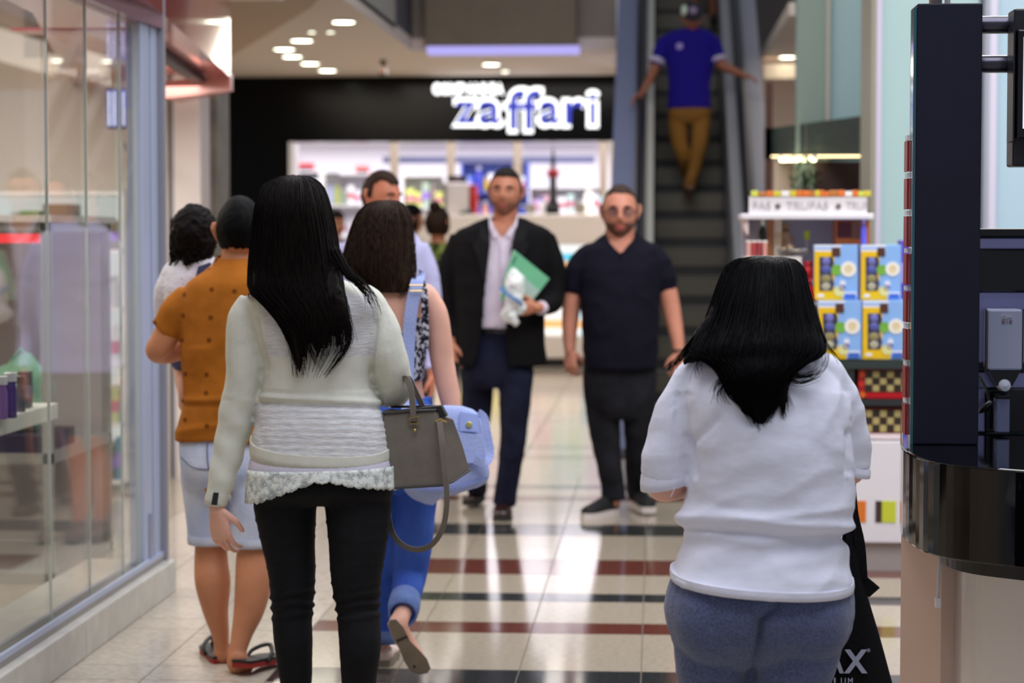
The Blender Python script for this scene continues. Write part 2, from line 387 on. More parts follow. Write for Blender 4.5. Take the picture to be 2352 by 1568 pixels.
# right-hand side walls and columns
M_TEAL = mat('teal_glass_panel', (176, 206, 204), .22, coat=.3); M_TEALD = mat('teal_grey_panel', (140, 156, 144), .35)
struct('wall_right_cream', MB().box(X_(1752, 23), X_(1830, 23), 23, 23.2, 0, 3.2), mat('pale_wall', (224, 206, 190), .6))
struct('trim_11', MB().box(X_(1752, 21), X_(1835, 21), 21, 21.3, Z_(182, 21), Z_(148, 21)), mat('beam_tan', (206, 184, 168), .6))
struct('wall_right_panel', MB().box(X_(1828, 14.5), X_(1899, 14.5), 14.5, 14.7, 0, 4.2), M_TEALD)
struct('wall_right_panel', MB().box(X_(1901, 14.3), X_(2040, 14.3), 14.3, 14.5, 0, 4.2), M_TEAL)
struct('trim_12', MB().box(X_(1896, 14.25), X_(1903, 14.25), 14.25, 14.3, 0, 4.2), mat('panel_edge', (196, 186, 170), .4))
struct('wall_right_column', MB().box(X_(2008, 12), X_(2246, 12), 12, 12.6, 0, 4.2, bev=.01), M_TEAL)
struct('trim_13', MB().box(X_(1998, 12), X_(2009, 12), 11.98, 12.6, 0, 4.2), mat('olive_edge', (150, 148, 130), .5))
struct('trim_14', MB().box(X_(2009, 12), X_(2021, 12), 11.97, 12.0, 0, 4.2), mat('lilac_edge', (206, 200, 220), .4))
struct('wall_right_recess', MB().box(X_(2240, 12.8), X_(2300, 12.8), 12.8, 13, 0, 4.2), mat('olive_wall', (150, 144, 120), .5, var=.15, vs=3))
struct('wall_right_far', MB().box(X_(2284, 11.8), 4.5, 11.8, 12.4, 0, 4.2), mat('blue_teal_panel', (184, 212, 226), .22, coat=.3))
struct('trim_15', MB().box(X_(2268, 11.8), X_(2284, 11.8), 11.76, 12.0, 0, 4.2), mat('lilac_edge2', (214, 210, 228), .4))
# ------------------------------------------------------------------ downlights and camera in the ceiling
def downlight(px, py, r, lab, z=HC, grp='round downlights in the beige ceiling'):
    p = onz(px, py, z); t = empty('downlight', p, lab, 'ceiling light', grp)
    MB().lathe([(r*1.18, .0), (r*1.18, -.012), (r*1.02, -.016), (r*1.0, -.004)], p, 24).build('trim_ring', M_WHITE, t, smooth=True)
    MB().lathe([(r, -.004), (r, -.010)], p, 24).build('lens', glow('downlight_glow', (252, 255, 226), 16), t)
for px, py, r, lab in ((789, 48, .095, 'large round ceiling downlight highest in the picture'), (716, 71, .045, 'small round downlight beside the big brown bulkhead side, twin nearer the tan soffit'),
    (759, 71, .045, 'small round downlight, twin farther from the tan soffit'), (693, 91, .1, 'round downlight just below the two small twin spots'), (653, 111, .1, 'round downlight nearest the tan diagonal soffit'),
    (671, 128, .1, 'third round downlight up from the black shop front'), (712, 144, .1, 'second round downlight up from the black shop front'), (752, 160, .1, 'round downlight closest to the black shop front, leftmost group'),
    (1128, 146, .095, 'larger round downlight in front of the lit lettering'), (1160, 162, .06, 'smaller round downlight almost touching the black fascia above the lettering')):
    downlight(px, py, r, lab)
downlight(1808, 129, .085, 'single round downlight over the chocolate stand side of the mall', 3.2)
p = onz(880, 138, HC); t = empty('security_camera', p, 'small dark security camera hanging from the beige ceiling', 'camera')
MB().lathe([(.03, 0), (.03, -.05), (.012, -.055), (.012, -.08)], p, 14).build('bracket', mat('cam_brown', (70, 54, 44), .5), t, smooth=True)
MB().box(p.x-.035, p.x+.035, p.y-.1, p.y+.06, p.z-.15, p.z-.08, bev=.012).build('housing', mat('cam_dark', (36, 28, 26), .4), t)
MB().lathe([(.02, -.12), (.024, -.1)], (p.x, p.y, p.z-.115), 12, 'y').build('lens', mat('cam_lens', (120, 70, 50), .2), t)
# ------------------------------------------------------------------ the lit shop lettering
M_SW = glow('sign_white', (255, 255, 255), 2.4); M_SB = glow('sign_blue', (78, 86, 210), .9)
sg = empty('shop_sign', pt(1210, 300, 23.9), 'white backlit shop lettering with blue letter faces on the black fascia', 'sign')
for ch, x0, x1, y0, y1 in (('z', 1046, 1093, 233, 284), ('a', 1100, 1150, 232, 286), ('f', 1163, 1205, 207, 298), ('f', 1198, 1241, 207, 298), ('a', 1240, 1285, 232, 286), ('r', 1298, 1342, 232, 286), ('i', 1354, 1369, 214, 286)):
    g = 8
    a = pt(x0-g, y1+g, 23.96); b = pt(x1+g, y1+g, 23.96); c = pt(x0, y0-g, 23.96)
    lt = write('letter', ch, a, b, c.z, M_SW, sg, .03, bold=.022)
    a = pt(x0, y1, 23.92); b = pt(x1, y1, 23.92); c = pt(x0, y0, 23.92)
    write('letter_face', ch, a, b, c.z, M_SB, lt, .012, bold=.012)
x = 994
for ch, w in zip('COMPANHIA', (18, 19, 21, 17, 19, 19, 19, 8, 19)):
    write('small_letter', ch, pt(x, 218, 23.96), pt(x+w, 218, 23.96), pt(x, 191, 23.96).z, M_SW, sg, .03, bold=.05); x += w+.6
# ================================================================== LEFT SHOP DISPLAYS
M_GLASSY = glass_mat('case_glass', (225, 235, 232), 1.2)
def product(name, c, w, d, h, m, lab, cat, grp, cap=None, band=None, taper=1):
    x, y, z = c; t = empty(name, c, lab, cat, grp)
    MB().box(x-w/2, x+w/2, y-d/2, y+d/2, z, z+h, bev=min(w, d)*.06).build('carton', m, t)
    if band: MB().box(x-w/2-.001, x+w/2+.001, y-d/2-.001, y+d/2+.001, z+h*.28, z+h*.62).build('printed_band', band, t)
    return t
def bottle(name, c, r, h, m, mcap, lab, cat='bottle', grp=None, neck=.45):
    t = empty(name, c, lab, cat, grp)
    MB().lathe([(r*.85, 0), (r, h*.02), (r, h*.62), (r*.85, h*.7), (r*neck, h*.76), (r*neck, h*.82)], c, 16).build('flask', m, t, smooth='a')
    MB().lathe([(r*neck*1.25, h*.8), (r*neck*1.25, h*.98), (r*neck*1.0, h)], c, 14).build('cap', mcap, t, smooth='a')
    return t
sh = empty('wall_shelf', pt(30, 1000, 7.6), 'thick white shelf just behind the shop glass holding purple bottles', 'shelf')
MB().box(-2.62, X_(22, 7.55), 7.3, 8.15, .805, .865, bev=.004).build('board', mat('shelf_white', (226, 226, 216), .4), sh)
MB().box(-2.62, -2.58, 7.34, 8.1, 0, .805).build('upright', M_WHITE, sh)
MB().box(-2.5, -2.46, 7.5, 7.9, 0, .805).build('upright', M_WHITE, sh)
M_PURP = mat('purple_liquid', (92, 60, 150), .12, coat=.4, rgb2=(60, 34, 110), vs=9); M_CLEAR = mat('clear_cap', (226, 226, 230), .1)
bottle('perfume_bottle', (X_(20, 7.45), 7.45, .866), .022, .16, M_PURP, M_CLEAR, 'purple bottle with tall clear cap at the corner of the white shelf', neck=.85)
bottle('perfume_bottle', (X_(-2, 7.4), 7.4, .866), .024, .15, mat('mauve_liquid', (140, 100, 170), .15), M_CLEAR, 'mauve bottle beside the purple one on the white shelf', neck=.8)
bottle('perfume_bottle', (X_(40, 7.7), 7.72, .866), .017, .13, mat('smoky_flask', (90, 92, 104), .12), mat('teal_cap', (24, 52, 60), .3), 'slim smoky bottle with dark teal cap on the white shelf', neck=.8)
product('perfume_box', (X_(54, 7.9), 7.9, .866), .042, .05, .135, mat('slate_box', (70, 74, 88), .35), 'dark slate box at the rear of the white shelf', 'box', None, band=mat('slate_band', (120, 116, 140), .3))
# grey-framed display case behind
cx0, cx1, cy0, cy1, cz = -3.55, X_(106, 9.2), 9.2, 10.2, 1.56
dc = empty('display_case', ((cx0+cx1)/2, cy0, 0), 'tall grey framed glass display case with bright wares inside the shop', 'display case')
M_FR = mat('case_frame', (172, 172, 168), .4, metal=.3)
for x in (cx0, cx1):
    for y in (cy0, cy1): MB().box(x-.02, x+.02, y-.02, y+.02, 0, cz).build('corner_post', M_FR, dc)
for z in (.0, .52, cz-.04): MB().box(cx0-.02, cx1+.02, cy0-.02, cy1+.02, z, z+.045).build('deck', M_FR, dc)
MB().box(cx0+.02, cx1-.02, cy1-.03, cy1-.01, .05, cz).build('back_panel', mat('case_back', (206, 198, 196), .5), dc)
MB().box(cx0-.04, cx1+.04, cy0-.04, cy1+.04, cz, cz+.03).build('top_tray', mat('tray_white', (230, 222, 216), .4), dc)
MB().box(cx0+.02, cx1-.02, cy0-.015, cy0-.005, cz-.09, cz-.05).build('red_strip_light', glow('red_strip', (255, 70, 70), 1.6), dc)
MB().box(cx0+.02, cx1-.02, cy0+.0, cy0+.5, .565, .64).build('plinth', mat('navy_plinth', (52, 46, 72), .4), dc)
def pouch(c, s, m, lab, grp=None):
    t = empty('fabric_pouch', c, lab, 'pouch', grp)
    def f(p): return Vector((p.x*s[0]*(1+.18*math.sin(5*p.z+3*p.y)), p.y*s[1], p.z*s[2]*(1+.12*math.sin(4*p.x))))
    MB().ell((c[0], c[1], c[2]+s[2]*.96), 1, 1, 1, 3, f=f).build('cloth', m, t, smooth=True)
    MB().tube([(c[0]-s[0]*.4, c[1], c[2]+s[2]*1.7), (c[0], c[1], c[2]+s[2]*2.1), (c[0]+s[0]*.4, c[1], c[2]+s[2]*1.7)], s[0]*.08, 6).build('tie', m, t, smooth=True)
zb = .645
for x, s, col, lab in ((-2.8, (.13, .14, .17), (150, 205, 170), 'soft green fabric pouch in the glass display case'), (-2.5-.05, (.0, .0, .0), None, None), (-3.1, (.12, .14, .2), (226, 150, 140), 'salmon pink fabric pouch in the glass display case'),
                       (-3.37, (.1, .12, .15), (226, 220, 214), 'white fabric pouch in the glass display case')):
    if col: pouch((x, 9.45, zb), s, mat('pouch_%d' % col[0], col, .8, var=.2, vs=8), lab)
# bright wall shelves further in
def shelf_unit(name, x0, x1, y, z0, z1, nsh, depth, m, lab, pal, gname, itemlab, per=7, glowback=None, hmax=.8, cat='box', face=-1):
    t = empty(name, ((x0+x1)/2, y, 0), lab, 'shelf'); n = nsh
    if z0 > .06: MB().box(x0, x1, y+.02, y+depth, 0, z0-.012).build('base_cabinet', m, t)
    MB().box(x0, x1, y+depth-.02, y+depth, z0, z1).build('back_panel', glowback or m, t)
    for x in (x0, x1): MB().box(x-.012, x+.012, y, y+depth, z0, z1).build('side_panel', m, t)
    step = (z1-z0)/n
    for i in range(n+1):
        MB().box(x0, x1, y, y+depth, z0+i*step-.012, z0+i*step+.012).build('shelf_board', m, t)
    for i in range(n):
        x = x0+.03; k = 0
        while x < x1-.06:
            w = random.uniform(.6, 1.2)*(x1-x0)/per; w = min(w, x1-x-.01); h = step*random.uniform(.45, hmax); c = random.choice(pal)
            if w < .03: break
            r2 = empty('shelf_product', (x+w/2, y+depth*.45, z0+i*step+.0125), cname(c)+' '+itemlab, cat, gname)
            mm = mat('prod_%d_%d_%d' % c, c, .4)
            mb = MB()
            if random.random() < .5:
                mb.box(x+w*.06, x+w*.94, y+.03, y+depth*.85, z0+i*step+.0125, z0+i*step+.0125+h, bev=.004).build('carton', mm, r2)
                MB().box(x+w*.05, x+w*.95, y+.028, y+.034, z0+i*step+.0125+h*.3, z0+i*step+.0125+h*.62).build('printed_band', mat('band_%d' % (c[0]//60), (min(255, c[0]//2+90), 120, 255-c[2]//2), .4), r2)
            else:
                rr = min(w*.46, depth*.4)
                mb.lathe([(rr*.9, 0), (rr, .01), (rr, h*.68), (rr*.5, h*.8), (rr*.5, h*.9)], (x+w/2, y+depth*.45, z0+i*step+.0125), 12).build('flask', mm, r2, smooth='a')
                MB().lathe([(rr*.56, h*.86), (rr*.56, h)], (x+w/2, y+depth*.45, z0+i*step+.0125), 10).build('cap', M_WHITE, r2, smooth='a')
            x += w; k += 1
    return t
shelf_unit('shop_shelf', -4.0, -3.12, 12.6, .05, 1.75, 5, .4, M_WHITE, 'white shelf unit of small wares at the far end of the glass fronted shop', [(110, 150, 90), (70, 130, 160), (190, 200, 150), (220, 220, 225), (120, 110, 90)], 'wares at the far end of the glass fronted shop', 'ware on the far shelf unit of the glass fronted shop', 6, glow('shop_back', (255, 255, 250), .9))
bs = empty('blue_screen', (X_(276, 12.5), 12.5, 1.95), 'small blue lit screen above the far shelf of the glass fronted shop', 'screen')
MB().box(X_(252, 12.5), X_(300, 12.5), 12.45, 12.56, Z_(292, 12.5), Z_(198, 12.5), bev=.006).build('housing', mat('screen_black', (24, 24, 30), .3), bs)
MB().box(X_(254, 12.5), X_(298, 12.5), 12.443, 12.449, Z_(288, 12.5), Z_(202, 12.5)).build('display', glow('screen_blue', (80, 80, 190), 1.2), bs)
MB().box(X_(270, 12.5), X_(280, 12.5), 12.56, 13.3, 2.0, 2.05).build('wall_bracket', M_FR, bs)
for k in range(4): MB().box(X_(257+11*k, 12.5), X_(261+11*k, 12.5), 12.438, 12.442, Z_(286, 12.5), Z_(206, 12.5)).build('light_bar', glow('bar_white', (240, 240, 255), 2.2), bs)
for k, (y, px) in enumerate(((8.6, 40), (10.6, 150))):
    ceil_panel('shop_light', -3.6, -2.9, y, y+.5, 2.93, ('bright ceiling light of the glass fronted shop, the nearer one', 'bright ceiling light of the glass fronted shop, the one deeper inside')[k], None, 4)
# ================================================================== SUPERMARKET INSIDE
PALB = [(236, 236, 240), (240, 238, 245), (214, 224, 120), (200, 210, 236), (236, 200, 205), (245, 245, 245), (170, 190, 170), (230, 230, 235)]
M_SPALE = mat('shelf_pale_back', (244, 240, 250), .5)  # plain near-white panel without emission
shelf_unit('market_shelf', X_(672, 27), X_(735, 27), 27, .3, Z_(392, 27), 5, .4, M_WHITE, 'tall white shelf unit against the black jamb inside the supermarket', PALB, 'goods on the tall shelves of the supermarket', 'packaged ware on the tall shelves by the black jamb', 4, M_SPALE)
shelf_unit('market_shelf', X_(738, 27.5), X_(850, 27.5), 27.5, .3, Z_(398, 27.5), 5, .4, M_WHITE, 'wide white shelf unit with dark header in the supermarket', PALB, 'goods on the tall shelves of the supermarket', 'packaged ware on the wide shelves with the dark header', 6, M_SPALE)
hd = empty('shelf_header', (X_(755, 27.4), 27.4, Z_(404, 27.4)), 'dark green header bar on top of the wide white shelf', 'sign')
MB().box(X_(728, 27.4), X_(778, 27.4), 27.38, 27.46, Z_(402, 27.4), Z_(396, 27.4)).build('bar', mat('dark_green', (20, 50, 28), .5), hd)
MB().box(X_(730, 27.4), X_(776, 27.4), 27.4, 27.44, Z_(405, 27.4), Z_(402, 27.4)).build('clip_rail', M_WHITE, hd)
for px, w, c in ((700, 44, (190, 70, 74)), (822, 30, (220, 120, 116))):
    zz0 = Z_(392, 27)+.013 if px == 700 else Z_(398, 27.5)+.013
    t = empty('red_topper', (X_(px, 27.2), 27.2 if px == 700 else 27.6, zz0), 'reddish carton row topper on the %s supermarket shelf' % ('narrow' if px == 700 else 'wide'), 'box')
    MB().box(X_(px-w/2, 27.2), X_(px+w/2, 27.2), 27.1 if px == 700 else 27.55, 27.3 if px == 700 else 27.8, zz0, zz0+.1, bev=.01).build('carton', mat('topper%d' % px, c, .5), t)
    MB().box(X_(px-w/2+2, 27.09), X_(px+w/2-2, 27.09), (27.09 if px == 700 else 27.54), (27.098 if px == 700 else 27.549), zz0, zz0+.04).build('printed_band', mat('topper_band', (60, 44, 60), .5), t)
shelf_unit('market_shelf', X_(925, 28.5), X_(1020, 28.5), 28.5, .6, Z_(402, 28.5), 4, .4, M_WHITE, 'white shelf unit behind the two shoppers in the supermarket', PALB, 'goods on the tall shelves of the supermarket', 'packaged ware on the shelves behind the two distant shoppers', 5, M_SPALE)
shelf_unit('market_shelf', X_(1060, 29), X_(1212, 29), 29, .8, Z_(366, 29), 4, .4, mat('blue_shelf', (84, 104, 196), .4), 'blue shelf unit of colourful cartons behind the man in the dark suit', [(80, 110, 210), (90, 120, 220), (230, 200, 60), (235, 235, 245), (70, 80, 200), (226, 160, 150)], 'cartons on the blue shelf unit', 'carton on the blue supermarket shelf unit', 7, None, .92)
shelf_unit('market_shelf', X_(1216, 28), X_(1390, 28), 28, .8, Z_(430, 28), 4, .4, M_WHITE, 'white shelf unit between the dark suited man and the man with glasses', [(240, 236, 245), (200, 170, 220), (236, 180, 190), (190, 220, 215), (245, 245, 250)], 'goods on the tall shelves of the supermarket', 'packaged ware on the shelves between the two walking men', 7, M_SPALE)
# front gondola with the white ledge
gx0, gx1, gy = X_(935, 24.9), -.56, 24.9
gd = empty('checkout_counter', ((gx0+gx1)/2, gy, 0), 'long cream display counter across the supermarket entrance', 'counter')
M_CC = mat('counter_cream', (216, 206, 196), .35)
MB().box(gx0, gx1, gy, gy+.7, Z_(562, gy), Z_(492, gy), bev=.02).build('top_ledge', M_CC, gd)
MB().box(gx0, gx1, gy+.02, gy+.7, .1, Z_(772, gy), bev=.01).build('base', M_CC, gd)
MB().box(gx0, gx1, gy+.06, gy+.7, .0, .1).build('plinth', mat('black_plinth', (16, 16, 16), .3), gd)
MB().box(gx0, gx1, gy+.4, gy+.42, Z_(772, gy), Z_(562, gy)).build('glowing_back', glow('glowing_back', (255, 255, 255), 1.1), gd)  # emission put into the back panel so the recess looks brightly lit
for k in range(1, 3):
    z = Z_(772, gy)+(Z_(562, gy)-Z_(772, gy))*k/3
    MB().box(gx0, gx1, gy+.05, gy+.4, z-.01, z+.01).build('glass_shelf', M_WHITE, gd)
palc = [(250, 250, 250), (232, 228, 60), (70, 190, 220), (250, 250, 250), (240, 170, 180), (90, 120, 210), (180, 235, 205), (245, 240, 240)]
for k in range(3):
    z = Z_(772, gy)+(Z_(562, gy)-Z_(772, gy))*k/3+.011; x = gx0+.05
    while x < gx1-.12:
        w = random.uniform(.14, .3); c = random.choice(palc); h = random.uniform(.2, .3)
        product('glowing_carton', (x+w/2, gy+.2, z), w*.93, .26, h, mat('glow_prod%d_%d' % (c[0], c[2]), c, .4, emit=.55), cname(c)+' carton with added glow on the shelves under the cream counter ledge', 'box', 'glowing cartons in the cream counter', band=mat('glow_band%d' % (c[1]//90), (255, 120+c[1]//3, 255-c[0]//2), .4, emit=.4))  # cartons and bands emit by themselves, standing in for strong display light
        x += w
zt = Z_(492, gy)+.001
def Zp(py): return Z_(py, 25.1)
# things on the ledge
c = (X_(1270, 25.1), 25.1, zt); t = empty('black_bottle_display', c, 'giant black long-necked bottle with a red collar on the cream ledge', 'bottle')
k = 5.02e-3
MB().lathe([(.0, .0), (16*k, .0), (17*k, 10*k), (16*k, 24*k), (9*k, 34*k), (8.5*k, 92*k), (6*k, 104*k), (6*k, 108*k)], c, 20).build('flask', mat('black_glass', (8, 8, 10), .15), t, smooth='a')
MB().lathe([(13*k, 86*k), (14.5*k, 92*k), (14*k, 100*k), (9*k, 104*k)], c, 18).build('red_collar', mat('red_ribbon', (150, 26, 34), .5), t, smooth='a')
MB().lathe([(4*k, 104*k), (6*k, 118*k), (4*k, 134*k), (3*k, 150*k), (.4*k, 153*k)], c, 14).build('stopper', mat('black_glass', (8, 8, 10), .15), t, smooth='a')
c = (X_(1051, 25.2), 25.2, zt); t = empty('till_monitor', c, 'boxy cream till unit on the cream ledge', 'till')
MB().box(X_(1024, 25.1), X_(1078, 25.1), 25.05, 25.4, zt, Zp(419), bev=.02).build('housing', mat('till_cream', (206, 198, 192), .4), t)
MB().box(X_(1018, 25.1), X_(1027, 25.1), 25.03, 25.35, zt, Zp(420)).build('side_pillar', mat('till_grey', (130, 124, 116), .4), t)
MB().box(X_(1028, 25.1), X_(1072, 25.1), 25.08, 25.25, Zp(417), Zp(402), bev=.01).build('customer_display', mat('display_black', (10, 10, 12), .2), t)
MB().box(X_(1047, 25.07), X_(1055, 25.07), 25.07, 25.078, Zp(413), Zp(406)).build('digits', glow('digit_red', (120, 20, 24), .8), t)
c = (X_(1088, 25.1), 25.1, zt); t = empty('red_canister', c, 'bright red canister beside the cream till', 'canister')
MB().lathe([(.045, 0), (.05, .01), (.05, .3), (.045, .31)], (c[0], c[1], c[2]), 18).build('body', mat('canister_red', (170, 16, 22), .35), t, smooth='a')
MB().lathe([(.052, .3), (.052, .335), (.04, .34)], c, 18).build('lid', mat('canister_lid', (150, 12, 20), .3), t, smooth='a')
for px, nm, lab, r in ((1220, 'tape_roll', 'grey tape roll standing on the cream ledge near the black bottle', .065), (1332, 'tape_roll', 'olive roll standing on the cream ledge near the man with glasses', .07)):
    c = (X_(px, 25.1), 25.1, zt+r); t = empty(nm, (c[0], c[1], zt), lab, 'roll')
    MB().lathe([(r*.35, -.05), (r, -.05), (r, .05), (r*.35, .05)], c, 20, 'y').build('roll', mat('roll_%d' % px, (170, 162, 148), .5), t, smooth='a')
    MB().lathe([(r*.36, -.052), (r*.36, .052)], c, 14, 'y').build('core', mat('roll_core', (70, 60, 50), .6), t, smooth='a')
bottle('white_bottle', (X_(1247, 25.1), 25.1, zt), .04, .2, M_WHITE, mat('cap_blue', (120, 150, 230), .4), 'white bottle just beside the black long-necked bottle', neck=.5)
bottle('white_bottle', (X_(1352, 25.1), 25.1, zt), .05, .33, mat('glow_white', (250, 250, 240), .3, emit=.6), mat('cap_white', (250, 250, 250), .3), 'tall white bottle with added glow near the head of the man with glasses', neck=.6)  # bottle given a glow of its own so it reads as brightly lit
t = empty('card_reader', (X_(1104, 25.0), 25.0, zt), 'dark slanted card reader on the cream ledge', 'card reader')
MB().box(X_(1056, 25.0), X_(1085, 25.0), 24.95, 25.05, zt+.0, zt+.045, rot=Matrix.Rotation(-.25, 3, 'Y'), bev=.008).build('body', mat('reader_dark', (50, 54, 50), .4), t)
MB().box(X_(1062, 25.0), X_(1080, 25.0), 24.94, 24.95, zt+.01, zt+.035, rot=Matrix.Rotation(-.25, 3, 'Y')).build('keypad', mat('reader_key', (90, 96, 92), .4), t)
# ================================================================== ESCALATOR
D0, TA = 15.7, math.tan(math.radians(30)); XL, XR = -.02, .6; RISE, RUN = .234, .234/TA
es = empty('escalator', (.29, D0, 0), 'long dark escalator running up beside the black shop front', 'escalator')
M_STEP = mat('step_dark', (40, 39, 36), .5, metal=.1); M_RISER = mat('riser_dark', (30, 30, 29), .5, metal=.3)
def groove(name, a, b, dens):
    if name in _m: return _m[name]
    m = mat(name, a, .45, metal=.3); nt = m.node_tree; w = nt.nodes.new('ShaderNodeTexWave'); w.inputs['Scale'].default_value = dens; w.bands_direction = 'X'
    tc = nt.nodes.new('ShaderNodeTexCoord'); nt.links.new(tc.outputs['Object'], w.inputs[0]); cr = nt.nodes.new('ShaderNodeValToRGB')
    cr.color_ramp.elements[0].color = S(*a); cr.color_ramp.elements[1].color = S(*b); nt.links.new(w.outputs[0], cr.inputs[0]); nt.links.new(cr.outputs[0], nt.nodes['Principled BSDF'].inputs['Base Color']); return m
M_TREAD = groove('tread_ribbed', (150, 144, 128), (60, 58, 52), 18); M_RISERR = groove('riser_ribbed', (122, 116, 100), (54, 51, 44), 18)
sme = None
for i in range(26):
    y = D0+RUN*i; z = RISE*i
    st = MB().box(XL+.012, XR-.012, y, y+RUN+.02, z-.26, z, bev=.006).build('step', M_STEP, es) if sme is None else None
    if st: sme = st
    else:
        st = sme.copy(); COL.objects.link(st); st.location = sme.location+Vector((0, RUN*i, RISE*i)); WL[st] = WL[sme]+Vector((0, RUN*i, RISE*i))
    if i == 0:
        tr = MB().box(XL+.015, XR-.015, y+.004, y+RUN, z, z+.004).build('tread', M_TREAD, st); ri = MB().box(XL+.015, XR-.015, y-.006, y, z-.15, z-.012).build('riser', M_RISERR, st)
    else:
        for q in (tr, ri):
            n_ = q.copy(); COL.objects.link(n_); n_.parent = st
L = 11.0
def slope(x0, x1, a, b, name, m, ext=.5, bev=0):
    """sloped slab between heights a and b above the step line"""
    y0, y1 = D0-ext, D0+L
    return MB().prism([(x0, y0, max(0, a)), (x0, D0, max(0, a)), (x0, y1, TA*L+a), (x0, y1, TA*L+b), (x0, D0+.1, b+.02), (x0, y0, b-.05)], (x1-x0, 0, 0)).build(name, m, es)
M_INNER = mat('balustrade_cream', (200, 198, 184), .3, metal=.2); M_INNR = mat('balustrade_grey', (150, 150, 152), .32, metal=.2); M_CLAD = mat('cladding_blue_grey', (132, 140, 172), .4, metal=.1)
slope(XL-.065, XL, -.3, .82, 'balustrade', M_INNER); slope(XR, XR+.09, -.3, .82, 'balustrade', M_INNR)
slope(XL-.34, XL-.15, -.9, .8, 'cladding', M_CLAD); slope(XR+.17, XR+.33, -.9, .8, 'cladding', mat('cladding_grey', (150, 150, 156), .4))
slope(XL-.15, XL-.065, -.9, .74, 'handrail_base', mat('rail_black', (18, 20, 30), .4)); slope(XR+.09, XR+.17, -.9, .74, 'handrail_base', mat('rail_black2', (30, 30, 34), .4))
M_HR = mat('handrail_rubber', (10, 11, 20), .4)
for x in (XL-.107, XR+.13):
    p = [(x, D0+.35, .12), (x, D0-.35, .14), (x, D0-.62, .3), (x, D0-.66, .55), (x, D0-.5, .78), (x, D0-.1, .86)]+[(x, D0+q, TA*q+.9) for q in (.4, 2, 5, 8, L)]
    MB().tube([Vector(q) for q in catmull(p, 4)], .045, 10).build('handrail', M_HR, es, smooth=True)
MB().box(XL-.3, XR+.3, D0-1.0, D0, .0, .012).build('comb_plate', M_STEP, es)
MB().prism([(XL-.34, D0+.6, -.0), (XL-.34, D0+L, TA*L-1.2), (XL-.34, D0+L, TA*L-.35), (XL-.34, D0+.6, .0)], (XR-XL+.6, 0, 0)).build('truss', M_CLAD, es)
# ================================================================== GREEN AWNING STALL BEHIND
aw = empty('stall_canopy', (X_(1880, 14), 14, 1.98), 'dark green canopy board of the stall behind the chocolate stand', 'canopy')
a0, a1 = pt(1772, 365, 15), pt(1999, 365, 13.4); b0, b1 = pt(1772, 294, 15), pt(1999, 263, 13.4)
dv = Vector((.25, .6, 0))
M_GRN = mat('dark_green_weave', (34, 50, 44), .6, var=.35, vs=26, stretch=(1, 1, 1))
mid = .37
def lerp(a, b, t): return a+(b-a)*t
for (t0, t1) in ((0, mid-.006), (mid+.006, 1)):
    MB().prism([lerp(a0, a1, t0), lerp(a0, a1, t1), lerp(b0, b1, t1), lerp(b0, b1, t0)], dv*.12).build('canopy_board', M_GRN, aw)
MB().prism([lerp(a0, a1, mid-.012), lerp(a0, a1, mid+.012), lerp(b0, b1, mid+.012), lerp(b0, b1, mid-.012)], dv*.1+Vector((0, -.01, 0))).build('joint_strip', mat('joint_grey', (90, 88, 84), .5), aw)
MB().prism([a0, b0, b0+Vector((-.05, 0, 0)), a0+Vector((-.05, 0, 0))], dv*.15).build('end_board', mat('maroon_edge', (70, 50, 50), .5), aw)
MB().box(X_(1757, 15), X_(1773, 15), 15, 15.1, 0, Z_(190, 15)).build('mast', mat('brown_mast', (84, 48, 34), .5), aw)
sl = empty('string_lights', (a0+a1)/2+Vector((0, -.05, -.02)), 'string of tiny warm bulbs under the dark green canopy', 'string light')
mb = MB(); mb2 = MB()
for i in range(64):
    t = i/63; p = lerp(a0, a1, t)+Vector((0, -.06, .015)); mb.ell(p, .006, .006, .006, 1)
    if i % 2 == 0 and i < 40 and i > 4: pass
mb.build('bulbs', glow('bulb_warm', (255, 226, 170), 5), sl)['kind'] = 'stuff'
MB().tube([a0+Vector((0, -.06, .024)), a1+Vector((0, -.06, .024))], .003, 5).build('wire', mat('wire', (60, 50, 44), .5), sl)
lt = empty('tube_light', lerp(a0, a1, .25), 'short glowing tube light under the dark green canopy', 'light')
MB().tube([pt(1794, 367, 14.7), pt(1871, 366, 14.1)], .011, 8).build('tube', glow('tube_warm', (255, 252, 200), 9), lt)
for t_ in (0, 1):
    p = lerp(pt(1794, 367, 14.7), pt(1871, 366, 14.1), t_); MB().box(p.x-.012, p.x+.012, p.y-.012, p.y+.012, p.z, p.z+.03).build('holder', M_WHITE, lt)
t = empty('brown_panel', pt(1935, 440, 14), 'dark brown back board of the stall under the canopy', 'panel')
MB().box(X_(1868, 14.2), X_(2003, 14.2), 14.2, 14.24, 0, Z_(372, 14.2)).build('board', mat('dark_brown', (62, 36, 26), .5), t)
MB().box(X_(1930, 14.1), X_(2000, 14.1), 14.1, 14.19, Z_(446, 14.1), Z_(437, 14.1)).build('ledge', mat('maroon_ledge', (110, 70, 70), .5), t)
t = empty('leafy_plant', (X_(1847, 14.04), 14.04, 0), 'dark green leafy plant between the curtain and the brown back board', 'plant')
mb = MB(); rr = random.Random(3); pc = pt(1847, 415, 14.04)
for i in range(260):
    a = rr.uniform(0, 6.28); h = rr.uniform(-.42, .15); r_ = .085*math.sqrt(rr.random())
    p = pc+Vector((r_*math.cos(a), r_*math.sin(a), h)); d = Vector((rr.uniform(-1, 1), rr.uniform(-1, 1), rr.uniform(-.3, 1))).normalized(); q = d.cross(Vector((0, 0, 1))).normalized()*.012
    mb.quad(p, p+d*.03+q, p+d*.06, p+d*.03-q)
mb.build('foliage', mat('leaf_green', (52, 84, 36), .6, var=.4, vs=20), t)['kind'] = 'stuff'
